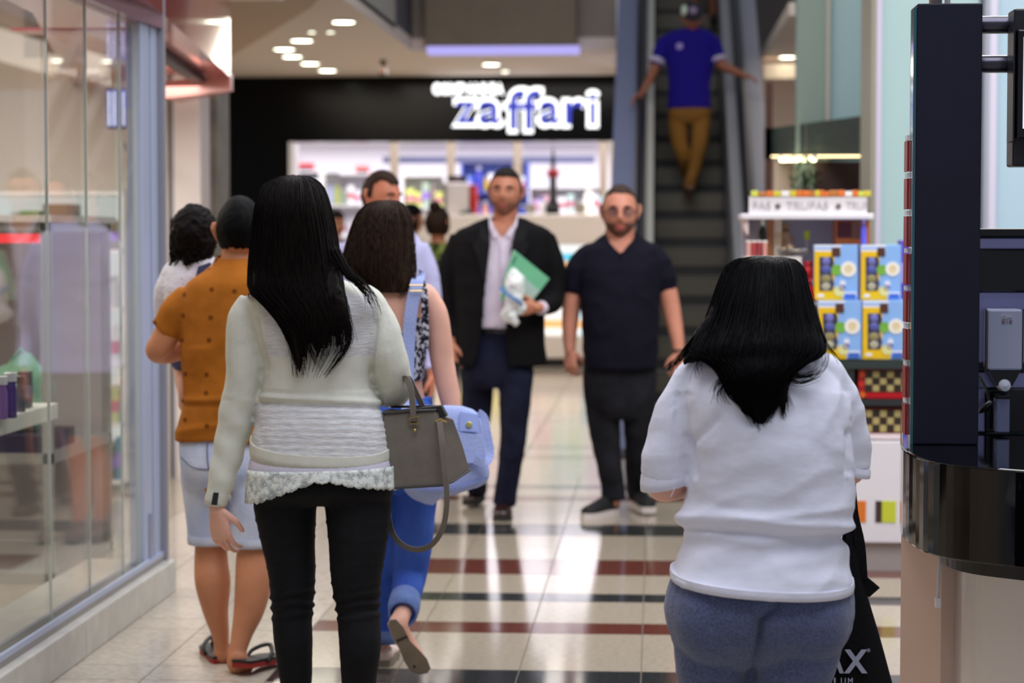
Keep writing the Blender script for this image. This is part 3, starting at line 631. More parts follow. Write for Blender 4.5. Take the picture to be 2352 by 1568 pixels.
MB().tube([pc+Vector((0, 0, -.95)), pc+Vector((0, 0, .05))], .012, 6).build('stem', mat('stem_brown', (60, 50, 30), .7), t)
MB().lathe([(.07, -1.55), (.1, -1.2), (.105, -.95), (.09, -.95)], pc, 16).build('pot', mat('pot_dark', (70, 60, 50), .5), t, smooth='a')
t = empty('cream_curtain', (X_(1800, 14.9), 14.9, .1), 'pale pleated curtain hanging under the canopy of the stall', 'curtain')
rg = []
for i in range(41):
    u = i/40; x = X_(1778, 14.9)+(X_(1828, 14.9)-X_(1778, 14.9))*u; y = 14.9+.012*math.sin(u*40); rg.append((x, y))
mb = MB(); mb.rings([[Vector((x, y, z)) for x, y in rg] for z in (.1, Z_(400, 14.9), Z_(366, 14.9))], cap=False, close=False)
mb.build('cloth', mat('curtain_cream', (226, 208, 190), .8), t, smooth=True)
MB().tube([(X_(1776, 14.9), 14.9, Z_(366, 14.9)), (X_(1830, 14.9), 14.9, Z_(366, 14.9))], .01, 8).build('rod', M_FR, t)
# ================================================================== CHOCOLATE STAND
KY = 9.77
ks = empty('chocolate_stand', (X_(1900, KY), KY, 0), 'white chocolate stand with colour squares and a lettered header board', 'stand')
kx0, kx1 = X_(1712, KY), X_(2130, KY)
M_KW = mat('stand_white', (234, 230, 234), .3)
MB().box(kx0, kx1, KY, KY+.75, .13, Z_(1010, KY), bev=.004).build('counter', M_KW, ks)
MB().box(kx0+.02, kx1, KY+.03, KY+.72, 0, .13).build('plinth', mat('plinth_grey', (176, 168, 162), .45), ks)
for px, w, c in ((1975, 38, (226, 122, 40)), (2023, 15, (70, 50, 46)), (2046, 34, (206, 214, 60)), (1880, 40, (206, 214, 60)), (1800, 40, (226, 122, 40))):
    MB().box(X_(px-w/2, KY), X_(px+w/2, KY), KY-.003, KY, Z_(1195, KY), Z_(1146, KY)).build('colour_square', mat('sq_%d_%d' % (c[0], c[1]), c, .4), ks)
# dark shelf block carrying the gift boxes
bx0 = X_(1955, KY)
M_SHD = mat('shelf_dark', (44, 46, 48), .4)
MB().box(bx0, kx1, KY+.3, KY+.5, Z_(1010, KY), Z_(825, KY)).build('shelf_back', M_SHD, ks)
MB().box(X_(1868, KY), kx1, KY+.0, KY+.5, Z_(845, KY), Z_(826, KY)).build('gift_shelf', mat('shelf_glass_edge', (52, 62, 60), .3), ks)
MB().box(bx0, bx0+.02, KY+.01, KY+.5, Z_(1010, KY), Z_(845, KY)).build('shelf_side', M_SHD, ks)
MB().box(bx0, kx1, KY+.01, KY+.5, Z_(930, KY), Z_(915, KY)).build('middle_shelf', M_SHD, ks)
MB().box(X_(1845, KY), X_(1953, KY), KY+.17, KY+.5, Z_(1010, KY), Z_(700, KY)).build('side_cabinet', mat('cabinet_pale', (220, 216, 208), .4), ks)
MB().box(kx0, X_(2012, KY), KY+.42, KY+.46, Z_(690, KY), Z_(500, KY)).build('back_panel', mat('back_lilac', (196, 192, 206), .4), ks)
MB().box(kx0, X_(1845, KY), KY+.1, KY+.5, Z_(1010, KY), Z_(590, KY)).build('side_cabinet', mat('cabinet_pale', (220, 216, 208), .4), ks)
MB().box(X_(1704, KY), X_(2012, KY), KY+.1, KY+.45, Z_(503, KY), Z_(490, KY), bev=.004).build('header_shelf', M_KW, ks)
MB().prism([(X_(1706, KY), KY+.12, Z_(503, KY)), (X_(1722, KY), KY+.12, Z_(503, KY)), (X_(1722, KY), KY+.12, Z_(540, KY)), (X_(1714, KY), KY+.12, Z_(530, KY))], (0, .3, 0)).build('corbel', mat('corbel_pink', (226, 206, 200), .4), ks)
hb = MB().box(X_(1723, KY), X_(1998, KY), KY+.14, KY+.18, Z_(490, KY), Z_(450, KY), bev=.002).build('header_board', mat('header_white', (226, 222, 222), .35), ks)
M_LET = mat('header_letter', (194, 190, 194), .4)
for txt, x0, x1 in (('FAS', 1730, 1771), ('TRUFAS', 1806, 1903), ('TRUF', 1944, 1994)):
    write('header_lettering', txt, pt(x0, 481, KY+.137), pt(x1, 481, KY+.137), pt(x0, 462, KY+.137).z, M_LET, hb, .003)
for px in (1787, 1926):
    p = pt(px, 473, KY+.137); MB().lathe([(.0, 0), (.0125, -.001), (.011, -.006), (0, -.008)], p, 16, 'y').build('round_emblem', mat('emblem_brown', (96, 84, 84), .4), hb, smooth=True)
x = 1724; rr = random.Random(5); cols = [(214, 200, 60), (226, 120, 50), (214, 220, 90), (240, 238, 236), (190, 120, 60)]
while x < 1992:
    w = rr.uniform(10, 20); c = rr.choice(cols)
    product('truffle_box', (X_(x+w/2, KY+.16), KY+.16, Z_(450, KY)), w*KY/F*.96, .05, .02+.008*rr.random(), mat('truf_%d_%d' % (c[0], c[1]), c, .4), 'tiny '+cname(c)+' truffle box on top of the header board', 'box', 'truffle boxes on the header board'); x += w
# --- four gift boxes with a window
M_GY, M_GB, M_GW = mat('gift_yellow', (240, 196, 28), .35), mat('gift_blue', (142, 186, 242), .35), mat('gift_white', (236, 238, 246), .35)
def gift_box(px0, py0, px1, py1, Y, lab):
    a = pt(px0, py1, Y); b = pt(px1, py0, Y); w = b.x-a.x; h = b.z-a.z; D = .12
    t = empty('gift_box', (a.x+w/2, Y, a.z), lab, 'gift box', 'yellow and blue gift boxes in two tiers')
    def U(u): return a.x+w*u
    def V(v): return a.z+h*(1-v)
    f = MB().box(a.x, b.x, Y, Y+D, a.z, b.z, bev=.002).build('carton', M_GB, t)
    e = .0012
    def patch(nm, u0, v0, u1, v1, m, lv=1): MB().box(U(u0), U(u1), Y-e*lv, Y+.002, V(v1), V(v0)).build(nm, m, f)
    patch('white_top_band', 0, 0, .62, .12, M_GW); patch('blue_stripe', .02, .04, .62, .075, M_GB, 2)
    patch('yellow_panel', 0, .12, .46, 1, M_GY); patch('yellow_foot', .46, .88, .66, 1, M_GY, 1); patch('white_foot', .66, .86, .98, .93, M_GW, 1)
    MB().prism([(U(q), Y-e*1.5, V(v)) for q, v in ((.11, .22), (.42, .22), (.46, .34), (.4, .48), (.42, .6), (.47, .7), (.42, .84), (.12, .84))], (0, .002, 0)).build('window', mat('gift_window', (44, 42, 50), .1, rgb2=(90, 90, 110), vs=30), f)
    for q, (zz, r_) in enumerate(((.3, .09), (.45, .1), (.62, .11), (.76, .1))):
        MB().ell((U(.27), Y-e*1.5, V(zz)), w*r_*1.1, .002, h*.07, 2).build('chocolate_egg', mat('egg_%d' % q, ((120, 120, 190), (90, 96, 170), (150, 140, 90), (180, 176, 150))[q], .3), f, smooth=True)
    patch('brown_seal', .4, .05, .6, .21, mat('seal_brown', (84, 52, 40), .4), 3)
    def disc(nm, u, v, r_, m, lv=2, sx=1): MB().lathe([(0, 0), (w*r_, -.0005*lv), (w*r_, .0015)], (U(u), Y-e*lv*.9, V(v)), 20, 'y').build(nm, m, f)
    disc('green_leaf_print', .52, .46, .13, mat('print_green', (120, 180, 70), .4)); disc('flower_print', .79, .44, .18, mat('print_white', (246, 242, 232), .4), 2.2); disc('flower_centre', .79, .44, .1, mat('print_cream', (230, 212, 170), .4), 2.6)
    disc('white_peak_print', .66, .7, .07, M_GW, 2.2); disc('violet_print', .65, .78, .07, mat('print_violet', (90, 80, 180), .4), 2.5); disc('oval_tag', .58, .84, .12, mat('print_tag', (226, 222, 150), .4), 2.4)
    patch('blue_label', .7, .89, .96, .98, mat('label_blue', (70, 110, 200), .4), 2); patch('small_mark', .08, .9, .22, .95, M_GW, 2)
    return t
gift_box(1870, 562, 1970, 688, KY+.06, 'yellow and blue gift box with window, upper tier, next to the red bags')
gift_box(1977, 562, 2070, 688, KY+.06, 'yellow and blue gift box with window, upper tier, toward the dark pillar')
gift_box(1878, 690, 1979, 824, KY+.02, 'yellow and blue gift box with window, lower tier, nearer the white T-shirt')
gift_box(1981, 690, 2079, 824, KY+.02, 'yellow and blue gift box with window, lower tier, toward the dark pillar')
product('purple_box', (X_(2082, KY+.3), KY+.3, Z_(690, KY)), .07, .1, .27, mat('purple_card', (92, 74, 190), .4), 'purple box standing behind the upper tier of yellow gift boxes', 'box', None, band=mat('purple_band', (176, 160, 226), .4))
MB_ = 0
for k, (py0, py1, lab) in enumerate(((848, 914, 'red checkered chocolate box on the shelf under the gift boxes'), (937, 1008, 'red checkered chocolate box on the white counter under the dark middle shelf'))):
    a = pt(1970, py1, KY+.04); b = pt(2105, py0, KY+.04)
    t = empty('chocolate_box', ((a.x+b.x)/2, KY+.04, a.z), lab, 'chocolate box', 'red chocolate boxes'); w = b.x-a.x; h = b.z-a.z
    bx = MB().box(a.x, b.x, KY+.04, KY+.2, a.z, b.z, bev=.003).build('carton', mat('choc_red', (176, 34, 34), .35), t)
    MB().box(a.x+w*.12, b.x-w*.12, KY+.037, KY+.04, a.z+h*.22, b.z-h*.04).build('window', mat('choc_window', (60, 48, 40), .25), bx)
    for i in range(6):
        for j in range(3):
            if (i+j) % 2 == k % 2: continue
            MB().box(a.x+w*(.13+.123*i), a.x+w*(.13+.123*(i+.92)), KY+.034, KY+.038, a.z+h*(.24+.235*j), a.z+h*(.24+.235*(j+.92)), bev=.001).build('wafer', mat('wafer', (190, 172, 110), .5), bx)
    for (u, v, c) in ((.07, .82, (232, 84, 40)), (.06, .5, (220, 50, 40)), (.08, .12, (236, 110, 40)), (.93, .82, (236, 100, 50)), (.92, .4, (226, 70, 44))):
        MB().lathe([(0, 0), (w*.055, -.001), (w*.055, .002)], (a.x+w*u, KY+.037, a.z+h*v), 16, 'y').build('orange_print', mat('orange_%d' % c[1], c, .4), bx)
    MB().box(a.x+w*.15, b.x, KY+.036, KY+.04, a.z, a.z+h*.18).build('red_band', mat('choc_band%d' % k, (200, 20, 30) if k == 0 else (236, 220, 220), .35), bx)
# wares on the header shelf level
z0 = Z_(590, KY)+.001
bottle('sauce_bottle', (X_(1757, KY), KY+.22, z0), .017, .175, mat('bottle_green', (30, 40, 28), .2), mat('cap_pale', (220, 236, 214), .2), 'dark green bottle with pale cap under the header shelf')
product('tall_carton', (X_(1775, KY), KY+.25, z0), .024, .03, .17, mat('carton_rust', (176, 110, 60), .5), 'narrow rust carton beside the dark green bottle', 'box', None)
product('cream_carton', (X_(1793, KY), KY+.25, z0), .034, .03, .175, mat('carton_cream', (226, 208, 184), .5), 'tall cream carton under the header shelf', 'box', None, band=mat('carton_tan', (206, 182, 150), .5))
for i, (px, c) in enumerate(((1722, (226, 170, 160)), (1734, (180, 70, 66)), (1747, (166, 64, 70)), (1760, (222, 160, 150)))):
    t = empty('paper_cup', (X_(px, KY), KY+.13, z0), ('pale pink paper cup at the end of the cup row', 'brick red paper cup beside the end cup', 'dark red paper cup, third of the cup row', 'rose paper cup beside the silver basket')[i], 'cup', 'paper cups on the chocolate stand')
    MB().lathe([(.009, 0), (.0125, .062), (.0125, .066)], (X_(px, KY), KY+.13, z0), 14).build('cup', mat('cup_%d' % c[1], c, .5), t, smooth='a')
    MB().lathe([(.0132, .064), (.0132, .07), (.008, .073)], (X_(px, KY), KY+.13, z0), 14).build('lid', mat('cup_lid', (236, 226, 220), .4), t, smooth='a')
t = empty('sweet_basket', (X_(1832, KY), KY+.2, z0), 'wire basket heaped with silver wrapped sweets', 'basket'); c0 = Vector((X_(1830, KY), KY+.2, z0))
mb = MB()
for i in range(16):
    a = i*6.283/16; mb.tube([c0+Vector((.06*math.cos(a), .05*math.sin(a), 0)), c0+Vector((.075*math.cos(a), .06*math.sin(a), .03))], .0018, 5)
for z, r in ((0, .06), (.03, .075)): mb.tube([c0+Vector((r*math.cos(q*.393), r*.82*math.sin(q*.393), z)) for q in range(16)], .002, 5, close=True)
mb.build('wire_frame', mat('wire_steel', (150, 150, 150), .3, metal=.8), t)
rr = random.Random(9)
for i in range(26):
    a = rr.uniform(0, 6.28); r = .06*math.sqrt(rr.random()); c = rr.choice([(200, 200, 206), (150, 146, 150), (220, 190, 150), (110, 104, 120)])
    s_ = empty('wrapped_sweet', c0+Vector((r*math.cos(a), r*.8*math.sin(a), .012+.02*rr.random())), 'foil wrapped sweet in the wire basket', 'sweet', 'sweets in the wire basket')
    MB().ell(c0+Vector((r*math.cos(a), r*.8*math.sin(a), .02+.045*rr.random()*(1-r/.08))), .011, .011, .009, 1).build('foil', mat('foil_%d' % c[0], c, .25, metal=.5), s_, smooth=True)
bag = empty('sweet_bag', (X_(1815, KY), KY+.3, z0), 'tied cellophane bag of biscuits behind the wire basket', 'bag')
MB().lathe([(.03, 0), (.036, .04), (.03, .09), (.01, .12), (.018, .15), (.002, .152)], (X_(1815, KY), KY+.33, z0), 14).build('cellophane', mat('cellophane', (222, 190, 160), .2, rgb2=(190, 140, 90), vs=30), bag, smooth=True)
MB().lathe([(.012, .115), (.014, .12), (.012, .125)], (X_(1815, KY), KY+.33, z0), 10).build('tie', mat('tie_brown', (120, 60, 40), .5), bag, smooth=True)
tg = empty('lime_tag', pt(1853, 545, KY+.3), 'small lime price tag by the wire basket', 'price tag')
MB().box(X_(1847, KY+.3), X_(1860, KY+.3), KY+.3, KY+.303, Z_(551, KY), Z_(530, KY)).build('card', mat('lime_card', (214, 226, 40), .4), tg)
MB().box(X_(1852, KY+.3), X_(1855, KY+.3), KY+.303, KY+.308, z0, Z_(535, KY)).build('stem', M_WHITE, tg)
ob = empty('orange_display_box', (X_(1968, KY), KY+.25, Z_(556, KY)), 'orange framed box with dark red front above the gift boxes', 'box')
MB().box(X_(1928, KY), X_(2008, KY), KY+.22, KY+.36, Z_(561, KY), Z_(505, KY), bev=.003).build('carton', mat('box_orange', (220, 112, 40), .4), ob)
MB().box(X_(1932, KY), X_(1965, KY), KY+.215, KY+.22, Z_(546, KY), Z_(508, KY)).build('dark_red_front', mat('box_dred', (96, 26, 30), .4), ob)
MB().box(X_(1966, KY), X_(1988, KY), KY+.214, KY+.22, Z_(548, KY), Z_(506, KY)).build('brown_front', mat('box_brown', (140, 84, 60), .4), ob)
bottle('violet_bottle', (X_(1991, KY), KY+.15, Z_(562, KY)), .013, .12, mat('violet_flask', (120, 110, 226), .2), mat('lilac_cap', (180, 176, 240), .3), 'small violet bottle in front of the orange framed box')
for k, (px, py0, py1, Y) in enumerate(((1858, 600, 640, KY+.14), (1852, 640, 695, KY+.06))):
    a = pt(px-17-6*k, py1, Y); b = pt(px+17+4*k, py0, Y); w = b.x-a.x; h = b.z-a.z
    t = empty('red_gift_bag', ((a.x+b.x)/2, Y, a.z), ('small red gift bag at the back, gathered at the neck', 'larger red gift bag with pale print, in front of the small one')[k], 'gift bag', 'red gift bags')
    MB().lathe([(w*.42, 0), (w*.5, h*.15), (w*.46, h*.6), (w*.25, h*.8), (w*.4, h)], ((a.x+b.x)/2, Y+.03, a.z), 18).build('bag', mat('bag_red', (200, 16, 26), .45), t, smooth=True)
    MB().lathe([(w*.27, h*.76), (w*.3, h*.8), (w*.27, h*.84)], ((a.x+b.x)/2, Y+.03, a.z), 16).build('neck_tie', mat('bag_tie', (120, 10, 18), .5), t, smooth=True)
    if k: MB().lathe([(0, -.001), (w*.14, 0), (0, .001)], ((a.x+b.x)/2-.005, Y+.03-w*.495, a.z+h*.35), 14, 'y').build('print', mat('bag_print', (236, 150, 150), .5), t)
bp = empty('bag_pedestal', (X_(1850, KY), KY+.1, Z_(700, KY)), 'slim white riser under the red gift bags', 'riser')
MB().box(X_(1834, KY), X_(1876, KY), KY+.01, KY+.24, Z_(700, KY), Z_(695, KY)).build('top', M_KW, bp); MB().box(X_(1838, KY), X_(1874, KY), KY+.12, KY+.24, Z_(695, KY), Z_(641, KY)).build('step', M_KW, bp)
# ================================================================== COFFEE COUNTER AND TOWER
cc = empty('bar_counter', (1.1, 5.9, 0), 'rounded glossy black bar counter on a brushed steel drum', 'bar counter')
outer = [(.748, 6.7), (.708, 6.33), (.668, 5.95), (.672, 5.72), (.695, 5.58), (.745, 5.48), (.82, 5.41), (.905, 5.35), (1.05, 5.29), (1.25, 5.24), (1.7, 5.2), (1.7, 6.7)]
def plan(z0, z1, ins, name, m, bev=0):
    ctr = Vector((1.3, 6.1)); pl = []
    for x, y in outer:
        p = Vector((x, y)); d = (ctr-p); d.normalize(); q = p+d*ins
        if y > 6.6: q.y = 6.7-ins
        pl.append((q.x, q.y))
    pl = [tuple(a) for a in catmull(pl[1:-1], 4)]; pl = [(.748+ins, 6.7-ins)]+pl+[(1.7, 6.7-ins)]
    o = MB().prism([(x, y, z0) for x, y in pl], (0, 0, z1-z0)).build(name, m, cc)
    if bev:
        md = o.modifiers.new('b', 'BEVEL'); md.width = bev; md.segments = 3; md.limit_method = 'ANGLE'; md.angle_limit = 1.0
    return o
M_BGL = mat('black_lacquer', (4, 4, 5), .06, spec=.4)
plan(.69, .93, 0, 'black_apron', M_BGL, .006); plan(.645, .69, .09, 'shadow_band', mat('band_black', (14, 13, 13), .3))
M_BRS = mat('brushed_steel', (214, 208, 204), .28, metal=.65, bump=.08, bs=4, stretch=(60, 60, 1))
plan(.0, .645, .13, 'steel_drum', M_BRS)
MB().prism([(.674, 5.99, 0), (.75, 5.73, 0), (.82, 5.73, 0), (.82, 6.55, 0), (.738, 6.55, 0)], (0, 0, .688)).build('end_panel', mat('beige_metal', (196, 168, 150), .35, metal=.3), cc)
MB().tube([(.742, 5.7, .67), (.736, 5.69, .56)], .004, 6).build('hook_cable', mat('clear_cable', (206, 210, 216), .2), cc); MB().box(.729, .743, 5.683, 5.697, .535, .56).build('cable_tip', M_WHITE, cc)
tw = empty('menu_tower', (.8, 6.1, .93), 'tall dark navy tower standing on the glossy black bar counter', 'tower')
tx0, tx1 = X_(2103, 6), X_(2252, 6)
M_NAVY = mat('navy_board', (20, 22, 38), .55, spec=.25, var=.1, vs=6)
MB().box(tx0, tx1, 6.0, 6.16, .93, 2.13, bev=.004).build('column', M_NAVY, tw)
MB().box(tx0-.009, tx0-.001, 6.01, 6.07, .93, 2.12).build('glass_edge', mat('teal_edge', (40, 90, 100), .15, coat=.5), tw)
z = .95; k = 0
while z < 1.78:
    MB().box(tx0-.016, tx0-.0095, 6.075, 6.15, z, z+.085).build('red_card', mat('card_red', (150, 26, 22), .35), tw); MB().box(tx0-.015, tx0-.0095, 6.08, 6.14, z+.088, z+.1).build('card_clip', M_WHITE, tw); z += .104
MB().tube([(.765, 6.08, 2.13), (.765, 6.08, 3.6)], .018, 14).build('ceiling_pole', mat('pole_steel', (150, 140, 136), .3, metal=.8), tw, smooth=True)
MB().tube([(.80, 6.1, 2.13), (.80, 6.1, 3.6)], .008, 8).build('cable_conduit', M_FR, tw)
# monitor carried by two tubes
mo = empty('menu_monitor', (1.02, 5.95, 1.65), 'black framed menu monitor carried by two steel tubes', 'monitor')
MO = 5.95
M_TUBE = mat('dark_steel_tube', (84, 82, 92), .25, metal=.85)
for py, r in ((62, 20), (151, 20)): MB().tube([(X_(2245, 6.1), 6.1, Z_(py, 6.1)), (X_(2345, 6.1), 6.1, Z_(py, 6.1))], r*6.1/F, 16).build('support_tube', M_TUBE, mo, smooth=True)
MB().box(X_(2331, MO), X_(2620, MO), MO+.05, MO+.16, Z_(382, MO), Z_(20, MO), bev=.006).build('mount_plate', mat('mount_black', (22, 22, 30), .4), mo)
MB().box(X_(2326, MO), X_(2330, MO), MO+.02, MO+.12, Z_(325, MO), Z_(60, MO)).build('side_flange', mat('mount_black', (22, 22, 30), .4), mo)
MB().box(X_(2333, MO), X_(2620, MO), MO, MO+.05, Z_(318, MO), Z_(72, MO), bev=.005).build('bezel', mat('bezel_black', (10, 10, 14), .2), mo)
MB().box(X_(2346, MO), X_(2606, MO), MO-.003, MO, Z_(298, MO), Z_(90, MO)).build('screen', glow('screen_white', (226, 232, 252), 1.1), mo)
# espresso machine group at the counter's back
em = empty('coffee_machine', (1.0, 6.3, .93), 'steel and black coffee machine with a grey hopper on the bar counter', 'coffee machine')
EY = 6.35
def eb(nm, x0, x1, y0, y1, m, d0=0, d1=.3, bev=.004): return MB().box(X_(x0, EY), X_(x1, EY), EY+d0, EY+d1, Z_(y1, EY), Z_(y0, EY), bev=bev).build(nm, m, em)
M_STL = mat('steel_lilac', (150, 152, 196), .3, metal=.7); M_EBK = mat('machine_black', (10, 10, 14), .2)
eb('top_lid', 2246, 2640, 525, 545, M_EBK, -.03, .3); eb('top_rim', 2246, 2640, 545, 572, M_STL, -.02, .3); eb('black_front', 2246, 2640, 572, 668, M_EBK, -.02, .3)
eb('steel_panel', 2242, 2640, 668, 846, M_STL, .0, .3); eb('lower_black', 2242, 2640, 828, 850, M_EBK, -.004, .3); eb('splash_panel', 2240, 2640, 850, 888, M_STL, .004, .3)
eb('drip_recess', 2268, 2640, 888, 988, M_EBK, .006, .3); eb('side_leg', 2238, 2268, 888, 988, M_STL, .004, .3)
gr = eb('bean_hopper', 2262, 2339, 706, 843, mat('hopper_grey', (176, 182, 206), .4), -.09, .0, .006)
for x in (2258, 2341): eb('hopper_rail', x-1.5, x+1.5, 706, 850, M_EBK, -.08, -.06, 0)
for k_, tx in enumerate(('G/A', '818')):
    write('hopper_print', tx, pt(2301, 731+11*k_, EY-.0915), pt(2325, 731+11*k_, EY-.0915), pt(2301, 723+11*k_, EY-.0915).z, mat('print_pale%d' % k_, (222, 214, 220) if k_ == 0 else (150, 120, 130), .5), gr, .002)
MB().rings([[Vector((X_(a, EY), EY+d, Z_(py, EY))) for a, d in ((x0, -.085), (x1, -.085), (x1, -.01), (x0, -.01))] for x0, x1, py in ((2264, 2337, 844), (2284, 2318, 878))]).build('funnel', M_EBK, em)
MB().lathe([(0, -.02), (.015, -.016), (.018, 0), (.018, .04)], (X_(2300, EY), EY-.085, Z_(877, EY)), 20, 'y').build('dose_knob', mat('knob_pale', (214, 220, 232), .3), em, smooth='a')
eb('dose_chute', 2283, 2315, 905, 984, mat('chute_grey', (128, 136, 170), .35, metal=.5), -.07, -.02)
eb('chute_ring', 2282, 2316, 896, 908, M_EBK, -.075, -.015)
MB().tube([pt(2248, 860, EY-.02), pt(2268, 900, EY-.05), pt(2276, 930, EY-.06)], .004, 8).build('lever_arm', M_EBK, em, smooth=True)
MB().tube([pt(2276, 925, EY-.06), pt(2262, 938, EY-.06), pt(2252, 945, EY-.06)], [.010, .011, .006], 10).build('portafilter', M_EBK, em, smooth=True)
# ================================================================== PEOPLE
class Fig:
    def __init__(s, Y, px, label, name='person', z=0, cat='person', group=None):
        s.Y = Y; b = pt(px, 542, Y); s.root = empty(name, (b.x, Y, z), label, cat, group)
    def p(s, px, py, dy=0): return pt(px, py, s.Y+dy)
    def m(s, px): return px*s.Y/F
    def torso(s, mb, rows, n=30, e=2.3, k=4, inf=0, sag=None):
        """rows: (py, x left, x right, half depth m, dy m, tilt px)"""
        rows = [tuple(r)+(0,)*(6-len(r)) for r in rows]; R = []
        for py, xl, xr, d, dy, tl in catmull(rows, k):
            c = s.p((xl+xr)/2, py, dy); hw = s.m((xr-xl)/2)+inf; dd = d+inf; ring = []
            for i in range(n):
                a = 2*math.pi*i/n; ca, sa = math.cos(a), math.sin(a)
                x = math.copysign(abs(ca)**(2/e), ca); y = math.copysign(abs(sa)**(2/e), sa)
                ring.append(c+Vector((hw*x, dd*y, -s.m(tl)*x-(s.m(sag(py))*max(0, -y)**.7 if sag else 0))))
            R.append(ring)
        mb.rings(R); return s
    def limb(s, mb, pts, n=14, k=4, fy=1, cap='r', inf=0):
        """pts: (px, py, dy, radius px)"""
        q = catmull([tuple(p) for p in pts], k)
        mb.tube([s.p(a, b, c) for a, b, c, r in q], [s.m(r)+inf for a, b, c, r in q], n, fy, cap); return s
    def part(s, name, me, m, parent=None): return link_mesh(name, me, parent or s.root, m)
def head_fn(hs=1.0, hair=None, off=0.0, inn=-.006, face=1):
    """deformed head around its centre, facing -Y; with hair(p): offset outward where it returns True"""
    def f(d):
        x, y, z = d.x*.076, d.y*.098, d.z*.118
        if z < 0:
            t = -z/.118; x *= 1-.26*t**1.6
            if y > 0: y *= 1-.5*t**1.3
            else: y *= 1-.10*t**2
        if y < 0 and face:
            g = lambda cx, cz, sx, sz: math.exp(-(((x-cx)/sx)**2+((z-cz)/sz)**2))
            y -= .021*g(0, -.026, .014, .016)+.013*g(0, -.004, .009, .022)+.005*g(0, -.064, .024, .010)+.007*g(0, -.1, .022, .016)+.004*g(0, .028, .05, .012)
            y += .010*(g(.031, .002, .017, .012)+g(-.031, .002, .017, .012))+.004*g(0, -.078, .022, .006)
            y -= .004*(g(.042, -.028, .02, .02)+g(-.042, -.028, .02, .02))
        p = Vector((x, y, z))*hs
        if hair is not None: p = p+d.normalized()*(off if hair(p/hs) else inn)
        return p
    return f
def make_head(mb, c, R, hs=1.0, ears=True, neck=None):
    mb.ell(c, 1, 1, 1, 5, rot=R, f=head_fn(hs))
    if ears:
        for sx in (-1, 1):
            b = c+R @ (Vector((sx*.073, .012, .0))*hs)
            q = [Vector((0, .002, -.03)), Vector((sx*.008, .006, -.012)), Vector((sx*.016, .012, .012)), Vector((sx*.013, .012, .028)), Vector((sx*.002, .0, .03))]
            mb.tube([b+R @ (v*hs) for v in q], [.006*hs, .008*hs, .0095*hs, .008*hs, .005*hs], 8)
def head_R(yaw=0, pitch=0, roll=0): return Matrix.Rotation(yaw, 3, 'Z') @ Matrix.Rotation(pitch, 3, 'X') @ Matrix.Rotation(roll, 3, 'Y')
def short_hair(fig, c, R, hs, fn, m, off=.012, name='hair', amp=.002):
    mb = MB(); mb.ell(c, 1, 1, 1, 5, rot=R, f=head_fn(hs, fn, off, -.008, face=1))
    me = bpy.data.meshes.new('h'); bmesh.ops.recalc_face_normals(mb.b, faces=mb.b.faces[:]); mb.b.to_mesh(me); mb.b.free()
    displace(me, lambda co, n: amp*noise.noise(co*90))
    for p in me.polygons: p.use_smooth = True
    return fig.part(name, me, m)
M_EYEW, M_IRIS = mat('eye_white', (226, 220, 214), .2), mat('iris_brown', (40, 26, 18), .15)
def face_bits(fig, c, R, hs, brow, lips, lid=None):
    for sx in (-1, 1):
        e = MB().ell(c+R @ (Vector((sx*.031, -.0715, .001))*hs), .0118*hs, .0118*hs, .0118*hs, 3, rot=R).build('eye', M_EYEW, fig.root, smooth=True)
        MB().ell(c+R @ (Vector((sx*.031, -.0813, .0005))*hs), .0066*hs, .003*hs, .0066*hs, 2, rot=R).build('iris', M_IRIS, e, smooth=True)
        for zz, rz in ((.0082, .0075), (-.0075, .005)): MB().ell(c+R @ (Vector((sx*.031, -.0725, zz))*hs), .0145*hs, .0118*hs, rz*hs, 3, rot=R).build('eyelid', lid or brow, e, smooth=True)
        MB().tube([c+R @ (Vector((sx*x, y, z))*hs) for x, y, z in ((.014, -.094, .020), (.030, -.093, .0255), (.048, -.08, .019))], [.0042*hs, .0054*hs, .0028*hs], 8, fy=.6).build('eyebrow', brow, fig.root, smooth=True)
    MB().tube([c+R @ (Vector((x, y, z))*hs) for x, y, z in ((-.024, -.083, -.064), (-.010, -.0945, -.0605), (0, -.0955, -.062), (.010, -.0945, -.0605), (.024, -.083, -.064))], [.0016*hs, .0038*hs, .0038*hs, .0038*hs, .0016*hs], 8).build('lips', lips, fig.root, smooth=True)
    MB().tube([c+R @ (Vector((x, y, z))*hs) for x, y, z in ((-.019, -.085, -.069), (0, -.0955, -.0715), (.019, -.085, -.069))], [.0016*hs, .0044*hs, .0016*hs], 8).build('lips', lips, fig.root, smooth=True)
